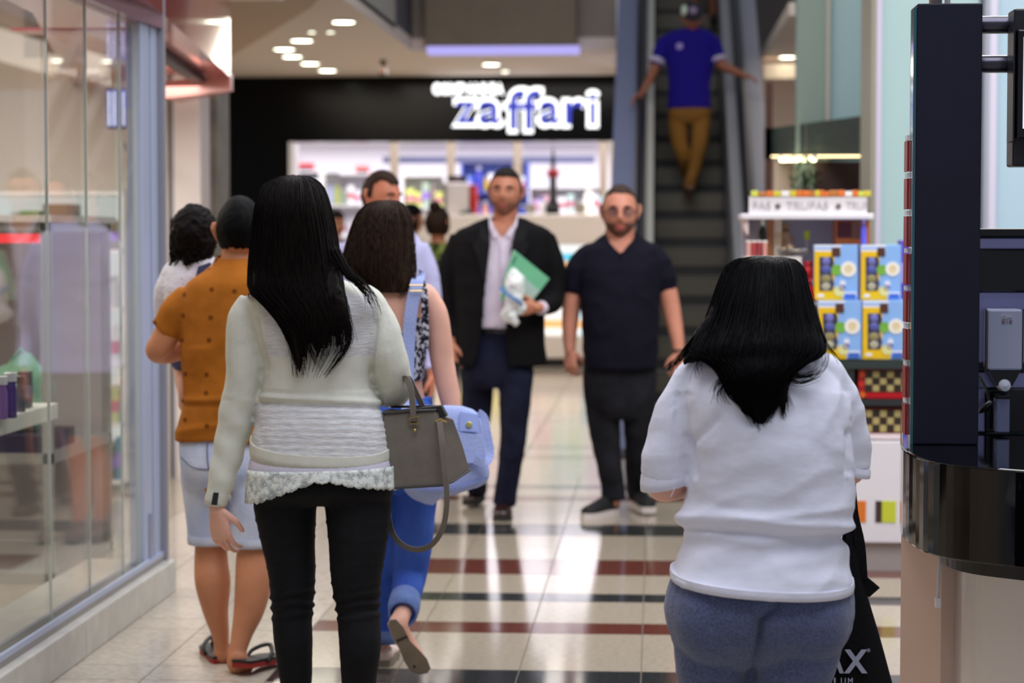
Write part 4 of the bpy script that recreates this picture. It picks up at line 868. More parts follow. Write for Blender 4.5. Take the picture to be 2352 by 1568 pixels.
def hand(mb, w, ax, nrm, thumb, sz=1.0, curl=.35, spread=.10, flens=(.066, .078, .074, .058)):
    """w wrist, ax direction of the fingers, nrm palm normal (fingers curl towards it), thumb side"""
    ax, nrm = Vector(ax).normalized(), Vector(nrm).normalized(); th = Vector(thumb); th = (th-ax*th.dot(ax)); th.normalize(); nrm = (nrm-ax*nrm.dot(ax)-th*nrm.dot(th)).normalized()
    R = []
    for t, hw, hd in ((-.03, .025, .019), (0, .025, .018), (.03, .034, .0165), (.06, .040, .0145), (.088, .041, .012), (.096, .036, .009)):
        c = w+ax*t*sz; ring = []
        for i in range(16):
            a = 2*math.pi*i/16; ring.append(c+(th*hw*math.cos(a)+nrm*hd*math.sin(a))*sz)
        R.append(ring)
    mb.rings(R)
    for k in range(4):
        u = (.031, .0105, -.0105, -.031)[k]; L = flens[k]*sz; p = w+(ax*(.088-.006*abs(k-1.2))+th*u)*sz; d = (ax+th*u*spread*30).normalized()
        pts = [p-d*.02*sz, p]; a = curl*.7
        for f in (.46, .30, .24):
            dd = (d*math.cos(a)+nrm*math.sin(a)); p = p+dd*L*f; pts.append(p); a += curl*1.15
        mb.tube(pts, [x*sz for x in (.0085, .0093, .0085, .0078, .0066)], 8)
    p = w+(ax*.022+th*.028+nrm*.004)*sz; d = (ax*.72+th*.62+nrm*.35).normalized(); q = p+d*.042*sz; d2 = (ax*.9+th*.22+nrm*.35).normalized()
    mb.tube([w+(ax*.008+th*.012)*sz, p, q, q+d2*.03*sz], [x*sz for x in (.013, .0125, .0102, .0078)], 8)
def folds(a1=.003, s1=(6, 6, 14), a2=.0015, s2=(20, 20, 40), seed=0):
    o = Vector((seed*3.1, seed*1.7, seed))
    def f(co, n):
        p = Vector((co.x*s1[0], co.y*s1[1], co.z*s1[2]))+o; q = Vector((co.x*s2[0], co.y*s2[1], co.z*s2[2]))+o
        r = 1-abs(noise.noise(p))*2
        return a1*(r-.45)+a2*noise.noise(q)
    return f
def hair_strands(fig, rows, name_m, n=300, a0=-.1, a1=math.pi+.1, r=.0011, seg=16, jit=.006, out=.003, seed=1, name='hair_strands', parent=None, extra=(), endspread=.0):
    """strands flowing down the camera side of the hair volume given by rows, plus loose locks: extra = (polyline of (px, py, dy), count, spread, radius)"""
    rr = random.Random(seed); mb = MB(); rows = [tuple(q)+(0,)*(6-len(q)) for q in rows]; dense = catmull(rows, 6); N = len(dense)
    def tri(pts, rads):
        up = Vector((1, 0, 0)); ring = []
        for i, p in enumerate(pts):
            d = (pts[min(i+1, len(pts)-1)]-pts[max(i-1, 0)]).normalized(); u = d.cross(Vector((0, 1, .01))).normalized(); w = d.cross(u)
            ring.append([p+(u*math.cos(t)+w*math.sin(t))*rads[i] for t in (0, 2.094, 4.189)])
        mb.rings(ring)
    for i in range(n):
        a = rr.uniform(a0, a1); t1 = rr.uniform(.72, 1.0); pts = []; ph = rr.uniform(0, 6.28); am = rr.uniform(0, jit); f0 = rr.uniform(0, .12)
        for j in range(seg+1):
            t = f0+(t1-f0)*j/seg; py, xl, xr, d, dy, _ = dense[min(N-1, int(t*(N-1)))]
            aa = a+.06*math.sin(ph+t*4); c = fig.p((xl+xr)/2, py, dy)
            pts.append(c+Vector(((fig.m((xr-xl)/2)+out)*math.cos(aa)+am*math.sin(ph+5*t), -(d+out)*math.sin(aa)-rr.uniform(0, .001), 0)))
        tri(pts, [r*(.5+.5*min(1, j/3))*(1-.65*(j/seg)**2) for j in range(seg+1)])
    for line, cnt, sp, rad in extra:
        g = [fig.p(*q) for q in catmull(line, 5)]; M = len(g)
        for i in range(cnt):
            o = Vector((rr.gauss(0, 1), rr.gauss(0, .6), rr.gauss(0, .5))); o2 = Vector((rr.gauss(0, 1), rr.gauss(0, .5), rr.gauss(0, .6))); e = rr.uniform(.7, 1)
            K = max(3, int(M*e)); pts = [g[j]+o*sp*.5*(1-.3*j/M)+o2*sp*(j/M)**1.6*.9 for j in range(K)]
            tri(pts, [rad*(1-.75*(j/K)**2) for j in range(K)])
    return mb.build(name, name_m, parent or fig.root, smooth=True)
def skin(name, c): return mat(name, c, .5, var=.05, vs=14, spec=.4)
def cloth(name, c, var=.06, vs=30, bump=.25, bs=220, rough=.85, **k): return mat(name, c, rough, var=var, vs=vs, bump=bump, bs=bs, spec=.18, sheen=.0, **k)
def hair_mat(name, c, c2): return mat(name, c, .46, rgb2=c2, vs=26, stretch=(9, 9, .5), bump=.35, bs=70, spec=.06)
def shoe(fig, c, L, W_, H, yaw, name, m_up, m_sole, pitch=0, sole=.024):
    """closed shoe at c (heel bottom), pointing along local -Y, yawed"""
    R = Matrix.Rotation(yaw, 3, 'Z') @ Matrix.Rotation(pitch, 3, 'X'); c = Vector(c)
    def ring(y, hw, z0, z1, n=14):
        out = []
        for i in range(n):
            a = 2*math.pi*i/n; out.append(c+R @ Vector((hw*math.cos(a), y, (z0+z1)/2+(z1-z0)/2*math.sin(a))))
        return out
    pr = [(.02, .3, .45), (0, .72, .95), (-.18, .85, 1.05), (-.42, .8, .82), (-.6, .92, .62), (-.82, .95, .46), (-.95, .7, .36), (-1.0, .3, .26)]
    up = MB().rings([ring(y*L, hw*W_/2, sole*.6, sole+h*H) for y, hw, h in pr]).build(name, m_up, fig.root, smooth=True)
    so = []
    for z in (0, sole):
        so.append([c+R @ Vector((x*W_/2, y*L, z)) for x, y in ((0, .03), (.6, .01), (.8, -.1), (.82, -.35), (.95, -.6), (.98, -.8), (.7, -.96), (0, -1.03), (-.7, -.96), (-.98, -.8), (-.95, -.6), (-.82, -.35), (-.8, -.1), (-.6, .01))])
    MB().rings(so).build('sole', m_sole, up, smooth='a')
    return up
SK_L, SK_T, SK_D = skin('skin_light', (226, 172, 150)), skin('skin_tan', (196, 130, 92)), skin('skin_deep', (150, 92, 62))
H_BLK, H_BRN, H_DBR = hair_mat('hair_black', (5, 5, 6), (10, 9, 10)), hair_mat('hair_brown', (24, 16, 13), (66, 48, 36)), hair_mat('hair_dark', (9, 7, 6), (24, 18, 15))
M_LIP = mat('lip_rose', (168, 84, 78), .45)
BK = math.pi      # facing away from the camera
# ------------------------------------------------------------------ 1. woman in the white T-shirt
f = Fig(4.8, 1748, 'person with long black hair in a white T-shirt and grey leggings, back turned')
trow = [(800, 1685, 1815, .07, .03), (822, 1640, 1860, .10, .02), (850, 1590, 1905, .135, .0), (900, 1566, 1935, .155, -.01), (970, 1572, 1952, .17, -.01), (1050, 1582, 1960, .18, -.01), (1120, 1580, 1962, .185, 0), (1165, 1571, 1956, .185, 0),
        (1192, 1560, 1950, .187, 0), (1212, 1559, 1946, .186, 0), (1232, 1567, 1942, .18, 0), (1265, 1560, 1946, .185, -.01), (1300, 1549, 1953, .195, -.015, -4), (1322, 1541, 1957, .2, -.02, 8), (1332, 1541, 1957, .2, -.02, 12)]
mb = MB(); f.torso(mb, trow, sag=lambda y: 12*max(0, (y-1265)/65))
slL = [(1640, 852, .0, 44), (1605, 868, .0, 52), (1566, 940, .0, 60), (1545, 1010, .0, 61), (1536, 1060, .0, 60), (1532, 1100, .005, 60)]
slR = [(1862, 846, .0, 42), (1890, 862, .0, 48), (1925, 930, .03, 52), (1945, 1000, .05, 50), (1952, 1045, .06, 47), (1953, 1078, .06, 46)]
f.limb(mb, slL, 18, cap='f'); f.limb(mb, slR, 18, cap='f')
me = mb.fuse(.0065, 5)
def tee_folds(co, n):
    px = 1506+co.x/co.y*F; py = 542-(co.z-1.5)/co.y*F
    k = folds(.006, (5, 5, 8), .0022, (15, 15, 22), 2)(co, n)
    g = lambda c, s_, t: math.exp(-((py-c-t)/s_)**2)
    u = (px-1750)/200
    r = .011*g(1198, 13, 8*math.sin(u*2.1))-.010*g(1226, 10, 9*math.sin(u*2.1+.4))+.007*g(1176, 10, -26*abs(u)+14)*math.exp(-((u-.1)/.9)**2)
    if py > 1215: r += .010*math.sin((px*.5+(py-1215)*1.1)*.05+1+1.5*noise.noise(co*6))*min(1, (py-1215)/40)*max(0, 1-(py-1215)/100)
    if 900 < py < 1200 and abs(u) < 1: r += .008*math.sin((px*.8-py*.55)*.024+.5+2*noise.noise(co*5))*(.5+.6*noise.noise(co*4))
    for (x0, y0, x1, y1, a, w) in ((1582, 1000, 1600, 1090, -.012, 7), (1588, 1020, 1650, 960, -.006, 9), (1950, 990, 1952, 1080, -.010, 7)):
        dx, dy = x1-x0, y1-y0; t = max(0, min(1, ((px-x0)*dx+(py-y0)*dy)/(dx*dx+dy*dy))); d = math.hypot(px-x0-dx*t, py-y0-dy*t); r += a*math.exp(-(d/w)**2)
    r += .0035*(1-2*abs(noise.noise(Vector((co.x*9+3, co.y*6, co.z*15-co.x*6)))))-.0015
    if n.y > .3: r *= .3
    return k+r
displace(me, tee_folds)
M_TEE = cloth('white_cotton', (232, 232, 244), .02, 20, .5, 9, stretch=(1, 1, 1.7))
tee = f.part('t_shirt', me, M_TEE)
def hem_ring(fig, row, w, name, m, parent, inf=.003, sg_=0):
    py, xl, xr, d, dy, tl = row
    mb = MB(); R = []
    for (dp, i_) in ((0, inf), (w*.5, inf+.0012), (w, inf), (w, -.01), (0, -.01)):
        c = fig.p((xl+xr)/2, py+dp, dy); hw = fig.m((xr-xl)/2)+i_; ring = []
        for i in range(48):
            a = 2*math.pi*i/48; ca, sa = math.cos(a), math.sin(a); x = math.copysign(abs(ca)**(2/2.3), ca); y = math.copysign(abs(sa)**(2/2.3), sa)
            ring.append(c+Vector((hw*x, (d+i_)*y, -fig.m(tl)*x-fig.m(sg_)*max(0, -y)**.7)))
        R.append(ring)
    R.append(R[0]); mb.rings(R, cap=False); return mb.build(name, m, parent, smooth=True)
hem_ring(f, (1313, 1541, 1957, .2, -.02, 11), 20, 'hem', M_TEE, tee, .001, 12)
for pts_, r in (((1533, 1078, 1532, 1114), 61), ((1953, 1062, 1953, 1084), 46)):
    x0, y0, x1, y1 = pts_; R = []; dyy = .005 if x0 < 1700 else .06
    for t, rr_ in ((0, r), (.5, r+1.5), (1, r), (1, r-9), (0, r-9)):
        c = f.p(x0+(x1-x0)*t, y0+(y1-y0)*t, dyy); R.append([c+Vector((f.m(rr_)*math.cos(q*.2618), f.m(rr_)*math.sin(q*.2618), .012*math.cos(q*.2618)*(1 if x0 < 1700 else -1)-.006*math.sin(q*.2618)*-1)) for q in range(24)])
    R.append(R[0]); MB().rings(R, cap=False).build('cuff', M_TEE, tee, smooth=True)
MB().tube([f.p(1548, 1118, -.052), f.p(1547, 1128, -.056), f.p(1543, 1136, -.058), f.p(1540, 1141, -.056)], .0008, 5).build('loose_thread', M_WHITE, tee)
# leggings
mb = MB()
f.torso(mb, [(1285, 1572, 1930, .15, -.0), (1320, 1545, 1952, .165, -.01), (1365, 1530, 1959, .18, -.02), (1405, 1527, 1960, .18, -.025), (1450, 1536, 1950, .17, -.02), (1490, 1552, 1925, .15, 0), (1520, 1580, 1880, .11, 0)])
mb.ell(f.p(1645, 1412, -.075), f.m(104), .115, f.m(118), 4); mb.ell(f.p(1846, 1412, -.075), f.m(106), .115, f.m(118), 4)
f.limb(mb, [(1640, 1420, -.02, 96), (1641, 1500, -.04, 92), (1643, 1568, -.02, 86), (1652, 1680, .02, 68), (1655, 1800, .0, 50), (1660, 1930, .03, 36), (1660, 2010, .03, 31)], 22)
f.limb(mb, [(1845, 1420, -.03, 101), (1828, 1500, -.06, 98), (1810, 1568, -.05, 90), (1796, 1680, -.03, 70), (1800, 1800, -.05, 50), (1795, 1930, -.02, 36), (1795, 2010, -.02, 31)], 22)
me = mb.fuse(.006, 3)
CREASE = [(1800, 1350), (1786, 1392), (1752, 1424), (1749, 1475), (1736, 1530), (1722, 1590), (1722, 1650)]
def leg_f(co, n):
    px = 1506+co.x/co.y*F; py = 542-(co.z-1.5)/co.y*F; r = folds(.0014, (5, 5, 10), .0014, (10, 10, 50), 4)(co, n); dm = 99
    if co.y < 4.85 and py > 1340:
        for (x0, y0), (x1, y1) in zip(CREASE, CREASE[1:]):
            dx, dy = x1-x0, y1-y0; t = max(0, min(1, ((px-x0)*dx+(py-y0)*dy)/(dx*dx+dy*dy))); dm = min(dm, math.hypot(px-x0-dx*t, py-y0-dy*t))
        k = min(1, max(.3, (py-1350)/90))*(1 if py < 1480 else max(.35, 1-(py-1480)/80)); r -= k*(.022*math.exp(-(dm/8)**2)+.013*math.exp(-(dm/24)**2))
    return r
displace(me, leg_f)
M_LEG = mat('grey_melange', (70, 78, 108), .9, rgb2=(98, 106, 138), vs=190, bump=.2, bs=200, lo=.3, hi=.7, spec=.2, sheen=.25)
leg = f.part('leggings', me, M_LEG)
# body with bare forearms
mb = MB()
f.torso(mb, [(790, 1712, 1790, .05, .04), (830, 1650, 1850, .08, .02), (880, 1600, 1900, .115, 0), (970, 1590, 1935, .14, 0), (1120, 1600, 1940, .15, 0), (1230, 1590, 1925, .15, 0), (1330, 1565, 1940, .155, 0), (1400, 1570, 1930, .12, 0), (1440, 1600, 1890, .07, 0)])
f.limb(mb, [(1612, 890, .0, 34), (1550, 1000, .0, 40), (1532, 1090, .01, 48), (1530, 1112, .05, 43), (1575, 1098, .16, 38), (1650, 1050, .30, 27), (1668, 1043, .33, 24)], 16)
f.limb(mb, [(1885, 885, .0, 32), (1940, 1000, .045, 34), (1952, 1065, .065, 34), (1952, 1082, .11, 33), (1920, 1070, .22, 31), (1860, 1045, .33, 24)], 16)
for a in ([(1640, 1450, 0, 70), (1655, 1800, .0, 40), (1660, 2040, .03, 27)], [(1840, 1450, 0, 70), (1800, 1800, -.04, 40), (1795, 2040, -.02, 27)]): f.limb(mb, a)
me1 = mb.fuse(.008, 4)
mb = MB(); hc = f.p(1757, 716, .05); RH = head_R(BK, -.25); make_head(mb, hc, RH, .93); f.limb(mb, [(1755, 760, .05, 52), (1752, 815, .03, 56), (1752, 850, .03, 62)], 16); me2 = mb.fuse(.005, 2)
mb = MB(); hand(mb, f.p(1665, 1045, .325), (.5, .8, .3), (.4, 0, -1), (.7, -.3, .3), .95, .7); hand(mb, f.p(1862, 1046, .325), (-.6, .8, .2), (-.4, 0, -1), (-.7, -.3, .3), .95, .7); me3 = mb.fuse(.0035, 2)
f.part('body', join_meshes([me1, me2, me3]), SK_L)
for x in (1660, 1795): shoe(f, (pt(x, 542, 4.8).x, 4.78, .0), .23, .085, .07, BK, 'shoe', M_WHITE, M_GREYP)
hrow = [(590, 1725, 1792, .03, .06), (598, 1692, 1822, .075, .055), (625, 1668, 1842, .10, .05), (680, 1648, 1856, .125, .03), (740, 1626, 1872, .13, -.0), (785, 1602, 1886, .115, -.05), (815, 1598, 1880, .09, -.085), (838, 1640, 1838, .075, -.115), (870, 1664, 1808, .05, -.15), (905, 1680, 1796, .035, -.165), (940, 1712, 1775, .02, -.178), (975, 1742, 1756, .006, -.182)]
mb = MB(); f.torso(mb, hrow, 32, 2.05)
f.limb(mb, [(1668, 690, -.0, 20), (1645, 740, -.02, 28), (1612, 790, -.03, 30), (1585, 822, -.035, 16), (1566, 838, -.04, 4)], 12); f.limb(mb, [(1835, 690, -.0, 18), (1856, 740, -.02, 22), (1880, 785, -.04, 15), (1896, 806, -.05, 4)], 12)
f.limb(mb, [(1790, 830, -.13, 28), (1797, 880, -.168, 16), (1800, 920, -.18, 9), (1800, 958, -.184, 3)], 10)
me = mb.fuse(.006, 5); displace(me, lambda co, n: .004*noise.noise(Vector((co.x*60, co.y*60, co.z*3)))+.002*noise.noise(Vector((co.x*160, co.y*160, co.z*6))))
hv = f.part('hair', me, H_BLK)
hair_strands(f, hrow, H_BLK, 420, -.25, math.pi+.25, .0012, 16, .008, .003, 3, 'hair_strands', hv, extra=[
    ([(1690, 780, -.12), (1672, 850, -.16), (1645, 885, -.165), (1635, 925, -.165)], 26, .010, .0009), ([(1690, 820, -.15), (1668, 880, -.17), (1655, 905, -.17), (1668, 935, -.172)], 18, .008, .0009),
    ([(1612, 760, -.04), (1570, 815, -.05), (1545, 842, -.05), (1540, 855, -.05)], 30, .010, .0009), ([(1660, 800, -.11), (1615, 820, -.11), (1598, 845, -.12), (1605, 872, -.13)], 16, .014, .0006),
    ([(1810, 790, -.11), (1840, 806, -.13), (1862, 803, -.12), (1876, 795, -.10)], 26, .006, .001), ([(1800, 830, -.15), (1830, 862, -.165), (1868, 860, -.16), (1892, 842, -.14)], 34, .012, .0008),
    ([(1800, 860, -.165), (1835, 878, -.17), (1870, 868, -.165), (1884, 855, -.15)], 20, .010, .0008), ([(1780, 850, -.16), (1792, 900, -.178), (1798, 940, -.184), (1803, 966, -.186)], 26, .006, .001),
    ([(1720, 880, -.16), (1728, 930, -.18), (1742, 962, -.185), (1756, 984, -.186)], 60, .011, .001), ([(1700, 870, -.16), (1702, 920, -.178), (1722, 955, -.184), (1745, 978, -.186)], 40, .010, .001),
    ([(1790, 860, -.165), (1806, 900, -.178), (1815, 930, -.182), (1818, 948, -.184)], 12, .006, .0007), ([(1870, 740, -.06), (1892, 785, -.07), (1915, 815, -.06), (1932, 840, -.05)], 16, .006, .0007), ([(1850, 780, -.10), (1898, 812, -.10), (1890, 850, -.13), (1860, 870, -.15)], 12, .012, .0005)])
# black shopping bag hanging from her forearm
bgY = 5.0; M_BAGB = cloth('black_tote', (12, 12, 14), .05, 20, .3, 150, .8)
bag = empty('tote_bag', (X_(1960, bgY), bgY, .4), 'black drawstring tote with silver lettering hanging beside the grey leggings', 'bag')
def bq(px, py, dy=0): return pt(px, py, bgY+dy)
mb = MB()
prof = [(1225, 1944, 1962, .006), (1270, 1940, 1972, .016), (1320, 1930, 1978, .026), (1380, 1915, 1996, .032), (1460, 1895, 2020, .036), (1560, 1872, 2047, .04), (1680, 1840, 2078, .045), (1760, 1822, 2098, .045), (1772, 1826, 2094, .03)]
R = []
for py, xl, xr, d in catmull(prof, 3):
    c = bq((xl+xr)/2, py); hw = (xr-xl)/2*bgY/F
    R.append([c+Vector((hw*math.copysign(abs(math.cos(a))**.8, math.cos(a)), d*math.sin(a), 0)) for a in [2*math.pi*i/24 for i in range(24)]])
mb.rings(R); bo = mb.build('sack', M_BAGB, bag, smooth=True)
MB().prism([bq(1976, 1312, -.01), bq(2021, 1350, -.01), bq(1996, 1372, -.01), bq(1968, 1352, -.01)], (0, .02, 0)).build('folded_corner', M_BAGB, bag)
def strap(name, line, w, m, parent, thick=.003, n=4):
    q = [Vector(v) for v in line]; q = [Vector(a) for a in catmull([tuple(v) for v in q], n)]; R = []
    for i, p in enumerate(q):
        d = (q[min(i+1, len(q)-1)]-q[max(i-1, 0)]).normalized(); u = d.cross(Vector((0, 1, 0)))
        u = u.normalized() if u.length > .05 else Vector((1, 0, 0)); v = d.cross(u).normalized(); ww = w[0]+(w[1]-w[0])*i/(len(q)-1) if isinstance(w, tuple) else w
        R.append([p+u*ww/2+v*thick, p+u*ww/2-v*thick, p-u*ww/2-v*thick, p-u*ww/2+v*thick])
    return MB().rings(R).build(name, m, parent, smooth='a')
strap('strap', [bq(1962, 1114, 0), bq(1964, 1180, -.005), bq(1975, 1250, -.01), bq(1977, 1330, -.01)], (.007, .032), M_BAGB, bag)
strap('strap', [bq(1960, 1112, .03), bq(1956, 1180, .01), bq(1950, 1250, .01), bq(1950, 1330, .0)], (.007, .05), M_BAGB, bag)
strap('strap_loop', [bq(1962, 1116, 0), bq(1963, 1098, .03), bq(1962, 1086, .1), bq(1961, 1100, .16)], .007, M_BAGB, bag)
M_AX = mat('silver_print', (176, 180, 200), .35, metal=.3)
for ch, x0, x1, y0, y1 in (('M', 1838, 1893, 1491, 1545), ('A', 1893, 1938, 1491, 1545), ('X', 1938, 1992, 1491, 1545)):
    write('print_letter', ch, bq(x0, y1, -.0415), bq(x1, y1, -.0415), bq(x0, y0, -.0415).z, M_AX, bo, .004, bold=.03)
for i, ch in enumerate('TITANIUM'):
    x0 = 1834+16.2*i; write('print_letter', ch, bq(x0, 1571, -.0425), bq(x0+(4 if ch == 'I' else 11), 1571, -.0425), bq(x0, 1556, -.0425).z, M_AX, bo, .003, bold=.01)
MB().lathe([(3.2e-3, 0), (3.8e-3, -.001), (4.2e-3, 0)], bq(1995, 1493, -.04), 16, 'y').build('registered_mark', M_AX, bo)
# ------------------------------------------------------------------ 2. woman in the cream sweater
f = Fig(6.4, 735, 'person with long dark hair in a cream sweater over black trousers, back turned')
M_SWT = cloth('cream_knit', (214, 214, 200), .04, 30, .15, 260)
M_SLUB = mat('slub_knit', (222, 220, 216), .9, rgb2=(196, 196, 198), vs=10, stretch=(3, 3, 26), bump=.4, bs=14, spec=.2)
srow = [(618, 655, 735, .06, .02), (640, 615, 790, .085, .01), (665, 575, 845, .10, 0), (700, 562, 872, .11, -.005), (760, 582, 868, .115, -.005), (830, 602, 855, .115, 0), (880, 603, 855, .112, 0), (915, 594, 868, .112, 0), (935, 590, 878, .114, -.005), (970, 583, 890, .124, -.015), (1010, 575, 900, .132, -.02, 6), (1030, 572, 903, .134, -.022, 12)]
mb = MB(); f.torso(mb, srow, sag=lambda y: 34*max(0, (y-940)/90)**1.2)
f.limb(mb, [(585, 690, .0, 38), (565, 740, .0, 45), (561, 800, .0, 44), (560, 860, .0, 43), (548, 930, .01, 43), (534, 1000, .01, 40), (520, 1060, .0, 36), (506, 1110, -.01, 30), (497, 1158, -.015, 25)], 18, cap='f')
f.limb(mb, [(838, 690, .0, 38), (868, 740, .0, 44), (885, 800, .0, 46), (898, 850, .02, 45), (905, 890, .06, 43), (897, 900, .14, 38), (890, 896, .22, 30), (885, 880, .32, 25)], 18)
me = mb.fuse(.0065, 3)
def sw_f(co, n):
    px = 1506+co.x/co.y*F; py = 542-(co.z-1.5)/co.y*F; r = folds(.002, (6, 6, 9), .001, (20, 20, 30), 6)(co, n)
    g = lambda c, s_: math.exp(-((py-c)/s_)**2)
    tor = 1 if 590 < px < 890 else 0
    if tor:
        r += .008*g(922+.04*(px-740), 7)-.007*g(936+.05*(px-740), 7)
        if py > 930: r += .0015*math.sin(py*.42+2*noise.noise(co*9))
        if 640 < py < 900: r += .003*math.sin((px*.35+py*.9)*.05)
    if px < 590 and py > 920: r += .002*math.sin((py*.9-px*.7)*.09)
    for (x0, y0, x1, y1, a, w) in ((583, 735, 605, 850, -.008, 5), (862, 740, 850, 860, -.008, 5)):
        dx, dy = x1-x0, y1-y0; t = max(0, min(1, ((px-x0)*dx+(py-y0)*dy)/(dx*dx+dy*dy))); r += a*math.exp(-(math.hypot(px-x0-dx*t, py-y0-dy*t)/w)**2)
    return r
displace(me, sw_f)
me.materials.append(M_SWT); me.materials.append(M_SLUB)
cs = f.m(1)
for p in me.polygons:
    c = p.center; px = 1506+c.x/c.y*F; py = 542-(c.z-1.5)/c.y*F
    if 575 < px < 900 and c.y < 6.45 and ((930 < py) or (675 < py < 822 and 595+.1*(py-700) < px < 858)): p.material_index = 1
sw = bpy.data.objects.new('sweater', me)
sw = link_mesh('sweater', me, f.root)
hem_ring(f, (1008, 575, 901, .134, -.022, 8), 34, 'rib_hem', M_SWT, sw, .003, 30)
R = []
for t, r in ((0, 27), (.5, 28), (1, 25), (1, 19), (0, 19)):
    c = f.p(501-7*t, 1132+28*t, -.014); R.append([c+Vector((f.m(r)*math.cos(q*.314), f.m(r)*math.sin(q*.314), -.004*math.cos(q*.314))) for q in range(20)])
R.append(R[0]); MB().rings(R, cap=False).build('cuff', M_SWT, sw, smooth=True)
MB().prism([f.p(490, 1131, -.053), f.p(502, 1132, -.053), f.p(498, 1160, -.052), f.p(485, 1159, -.052)], (0, .006, 0)).build('cuff_tag', mat('tag_black', (20, 20, 26), .5), sw)
# undershirt and lace
M_UND = cloth('pale_lilac_cotton', (206, 200, 212), .04, 20, .2, 160)
mb = MB(); R = []
uro = [(1022, 590, 890, .112, -.018), (1052, 573, 904, .130, -.024), (1080, 569, 908, .136, -.028), (1092, 570, 908, .136, -.028)]
mb2 = MB(); f.torso(mb2, uro, 40); und = f.part('undershirt', mb2.fuse(.008, 3), M_UND)
def lace_mat():
    m = mat('lace', (206, 214, 206), .9, spec=.2); nt = m.node_tree; b = nt.nodes['Principled BSDF']; tc = nt.nodes.new('ShaderNodeTexCoord')
    v = nt.nodes.new('ShaderNodeTexVoronoi'); v.inputs['Scale'].default_value = 62; v.feature = 'SMOOTH_F1'; n = nt.nodes.new('ShaderNodeTexNoise'); n.inputs['Scale'].default_value = 170
    ad = nt.nodes.new('ShaderNodeMath'); ad.operation = 'MULTIPLY'
    nt.links.new(tc.outputs['Object'], v.inputs[0]); nt.links.new(tc.outputs['Object'], n.inputs[0]); nt.links.new(v.outputs[0], ad.inputs[0]); nt.links.new(n.outputs[0], ad.inputs[1])
    cr = nt.nodes.new('ShaderNodeValToRGB'); cr.color_ramp.elements[0].color = S(226, 230, 222); cr.color_ramp.elements[1].color = S(160, 168, 166); cr.color_ramp.elements[0].position = .15; cr.color_ramp.elements[1].position = .36
    nt.links.new(ad.outputs[0], cr.inputs[0]); nt.links.new(cr.outputs[0], b.inputs['Base Color']); bp = nt.nodes.new('ShaderNodeBump'); bp.inputs['Strength'].default_value = .7; bp.inputs['Distance'].default_value = .006; bp.invert = True
    nt.links.new(ad.outputs[0], bp.inputs['Height']); nt.links.new(bp.outputs[0], b.inputs['Normal']); return m
def lp(w, T=((0, 1150), (.12, 1150), (.3, 1128), (.5, 1103), (.6, 1101), (.75, 1112), (1, 1118))):
    for (a, p), (b, q) in zip(T, T[1:]):
        if w <= b: return p+(q-p)*(w-a)/(b-a)
    return T[-1][1]
mb = MB(); NL = 240
rg = [[], [], [], [], [], [], []]
for i in range(NL):
    a = 2*math.pi*i/NL; ca, sa = math.cos(a), math.sin(a); x = math.copysign(abs(ca)**(2/2.3), ca); y = math.copysign(abs(sa)**(2/2.3), sa)
    w = (x+1)/2; back = max(0, -sa)
    bl = lp(w)-9*back; tl = 1066+10*(1-w)
    sc = 4.5*abs(math.sin(i*math.pi/6))+1.5*abs(math.sin(i*math.pi/2.0))
    for k in range(7):
        t = k/6; py = tl+(bl+sc-tl)*t; fl_ = .001+.005*t+.0025*math.sin(a*16)*t
        c = f.p(739, py, -.03); rg[k].append(c+Vector(((f.m(172)+fl_)*x, (.142+fl_)*y, 0)))
mb.rings(rg, cap=False); lo = mb.build('lace_trim', lace_mat(), und, smooth=True)
sm = lo.modifiers.new('s', 'SOLIDIFY'); sm.thickness = .002
# black trousers
M_TRS = cloth('black_stretch', (17, 17, 20), .1, 40, .12, 200, .8)
mb = MB()
f.torso(mb, [(1040, 585, 890, .11, -.01), (1085, 577, 903, .125, -.02), (1120, 575, 905, .13, -.025), (1140, 577, 903, .12, -.02), (1155, 590, 890, .09, 0)])
mb.ell(f.p(672, 1095, -.05), f.m(72), .085, f.m(60), 4); mb.ell(f.p(806, 1095, -.05), f.m(72), .085, f.m(60), 4)
f.limb(mb, [(655, 1110, -.01, 74), (655, 1160, -.01, 74), (661, 1230, .0, 65), (670, 1310, .0, 56), (672, 1385, .0, 50), (671, 1420, .0, 47), (674, 1480, -.01, 45), (680, 1568, .0, 37), (682, 1640, .02, 26), (682, 1690, .02, 22)], 20)
f.limb(mb, [(822, 1110, -.01, 76), (823, 1160, -.015, 78), (822, 1240, -.04, 69), (818, 1320, -.05, 60), (822, 1390, -.05, 51), (825, 1430, -.06, 50), (827, 1490, -.08, 48), (824, 1568, -.06, 40), (818, 1640, -.04, 28), (814, 1690, -.03, 23)], 20)
me = mb.fuse(.007, 3)
def tr_f(co, n):
    py = 542-(co.z-1.5)/co.y*F; r = folds(.001, (6, 6, 10), .0008, (10, 10, 60), 8)(co, n)
    for c, a, w in ((1205, .0022, 3), (1245, .0018, 3), (1310, .002, 3), (1352, .0024, 3), (1378, .005, 5), (1392, -.003, 4), (1404, .0055, 5), (1416, -.003, 4), (1428, .0035, 5)):
        r += a*math.exp(-((py-c-7*math.sin(co.x*28+c))/w)**2)
    return r
displace(me, tr_f); f.part('trousers', me, M_TRS)
mb = MB()
f.torso(mb, [(610, 680, 715, .04, .03), (650, 620, 785, .07, .01), (700, 585, 860, .085, 0), (830, 618, 838, .09, 0), (920, 610, 850, .09, 0), (1050, 590, 885, .105, -.01), (1120, 600, 880, .1, -.01), (1150, 620, 860, .06, 0)])
f.limb(mb, [(585, 700, 0, 26), (561, 800, 0, 28), (555, 870, .0, 28), (530, 1000, .0, 25), (508, 1100, -.01, 19), (498, 1152, -.014, 17), (497, 1170, -.015, 18)], 14)
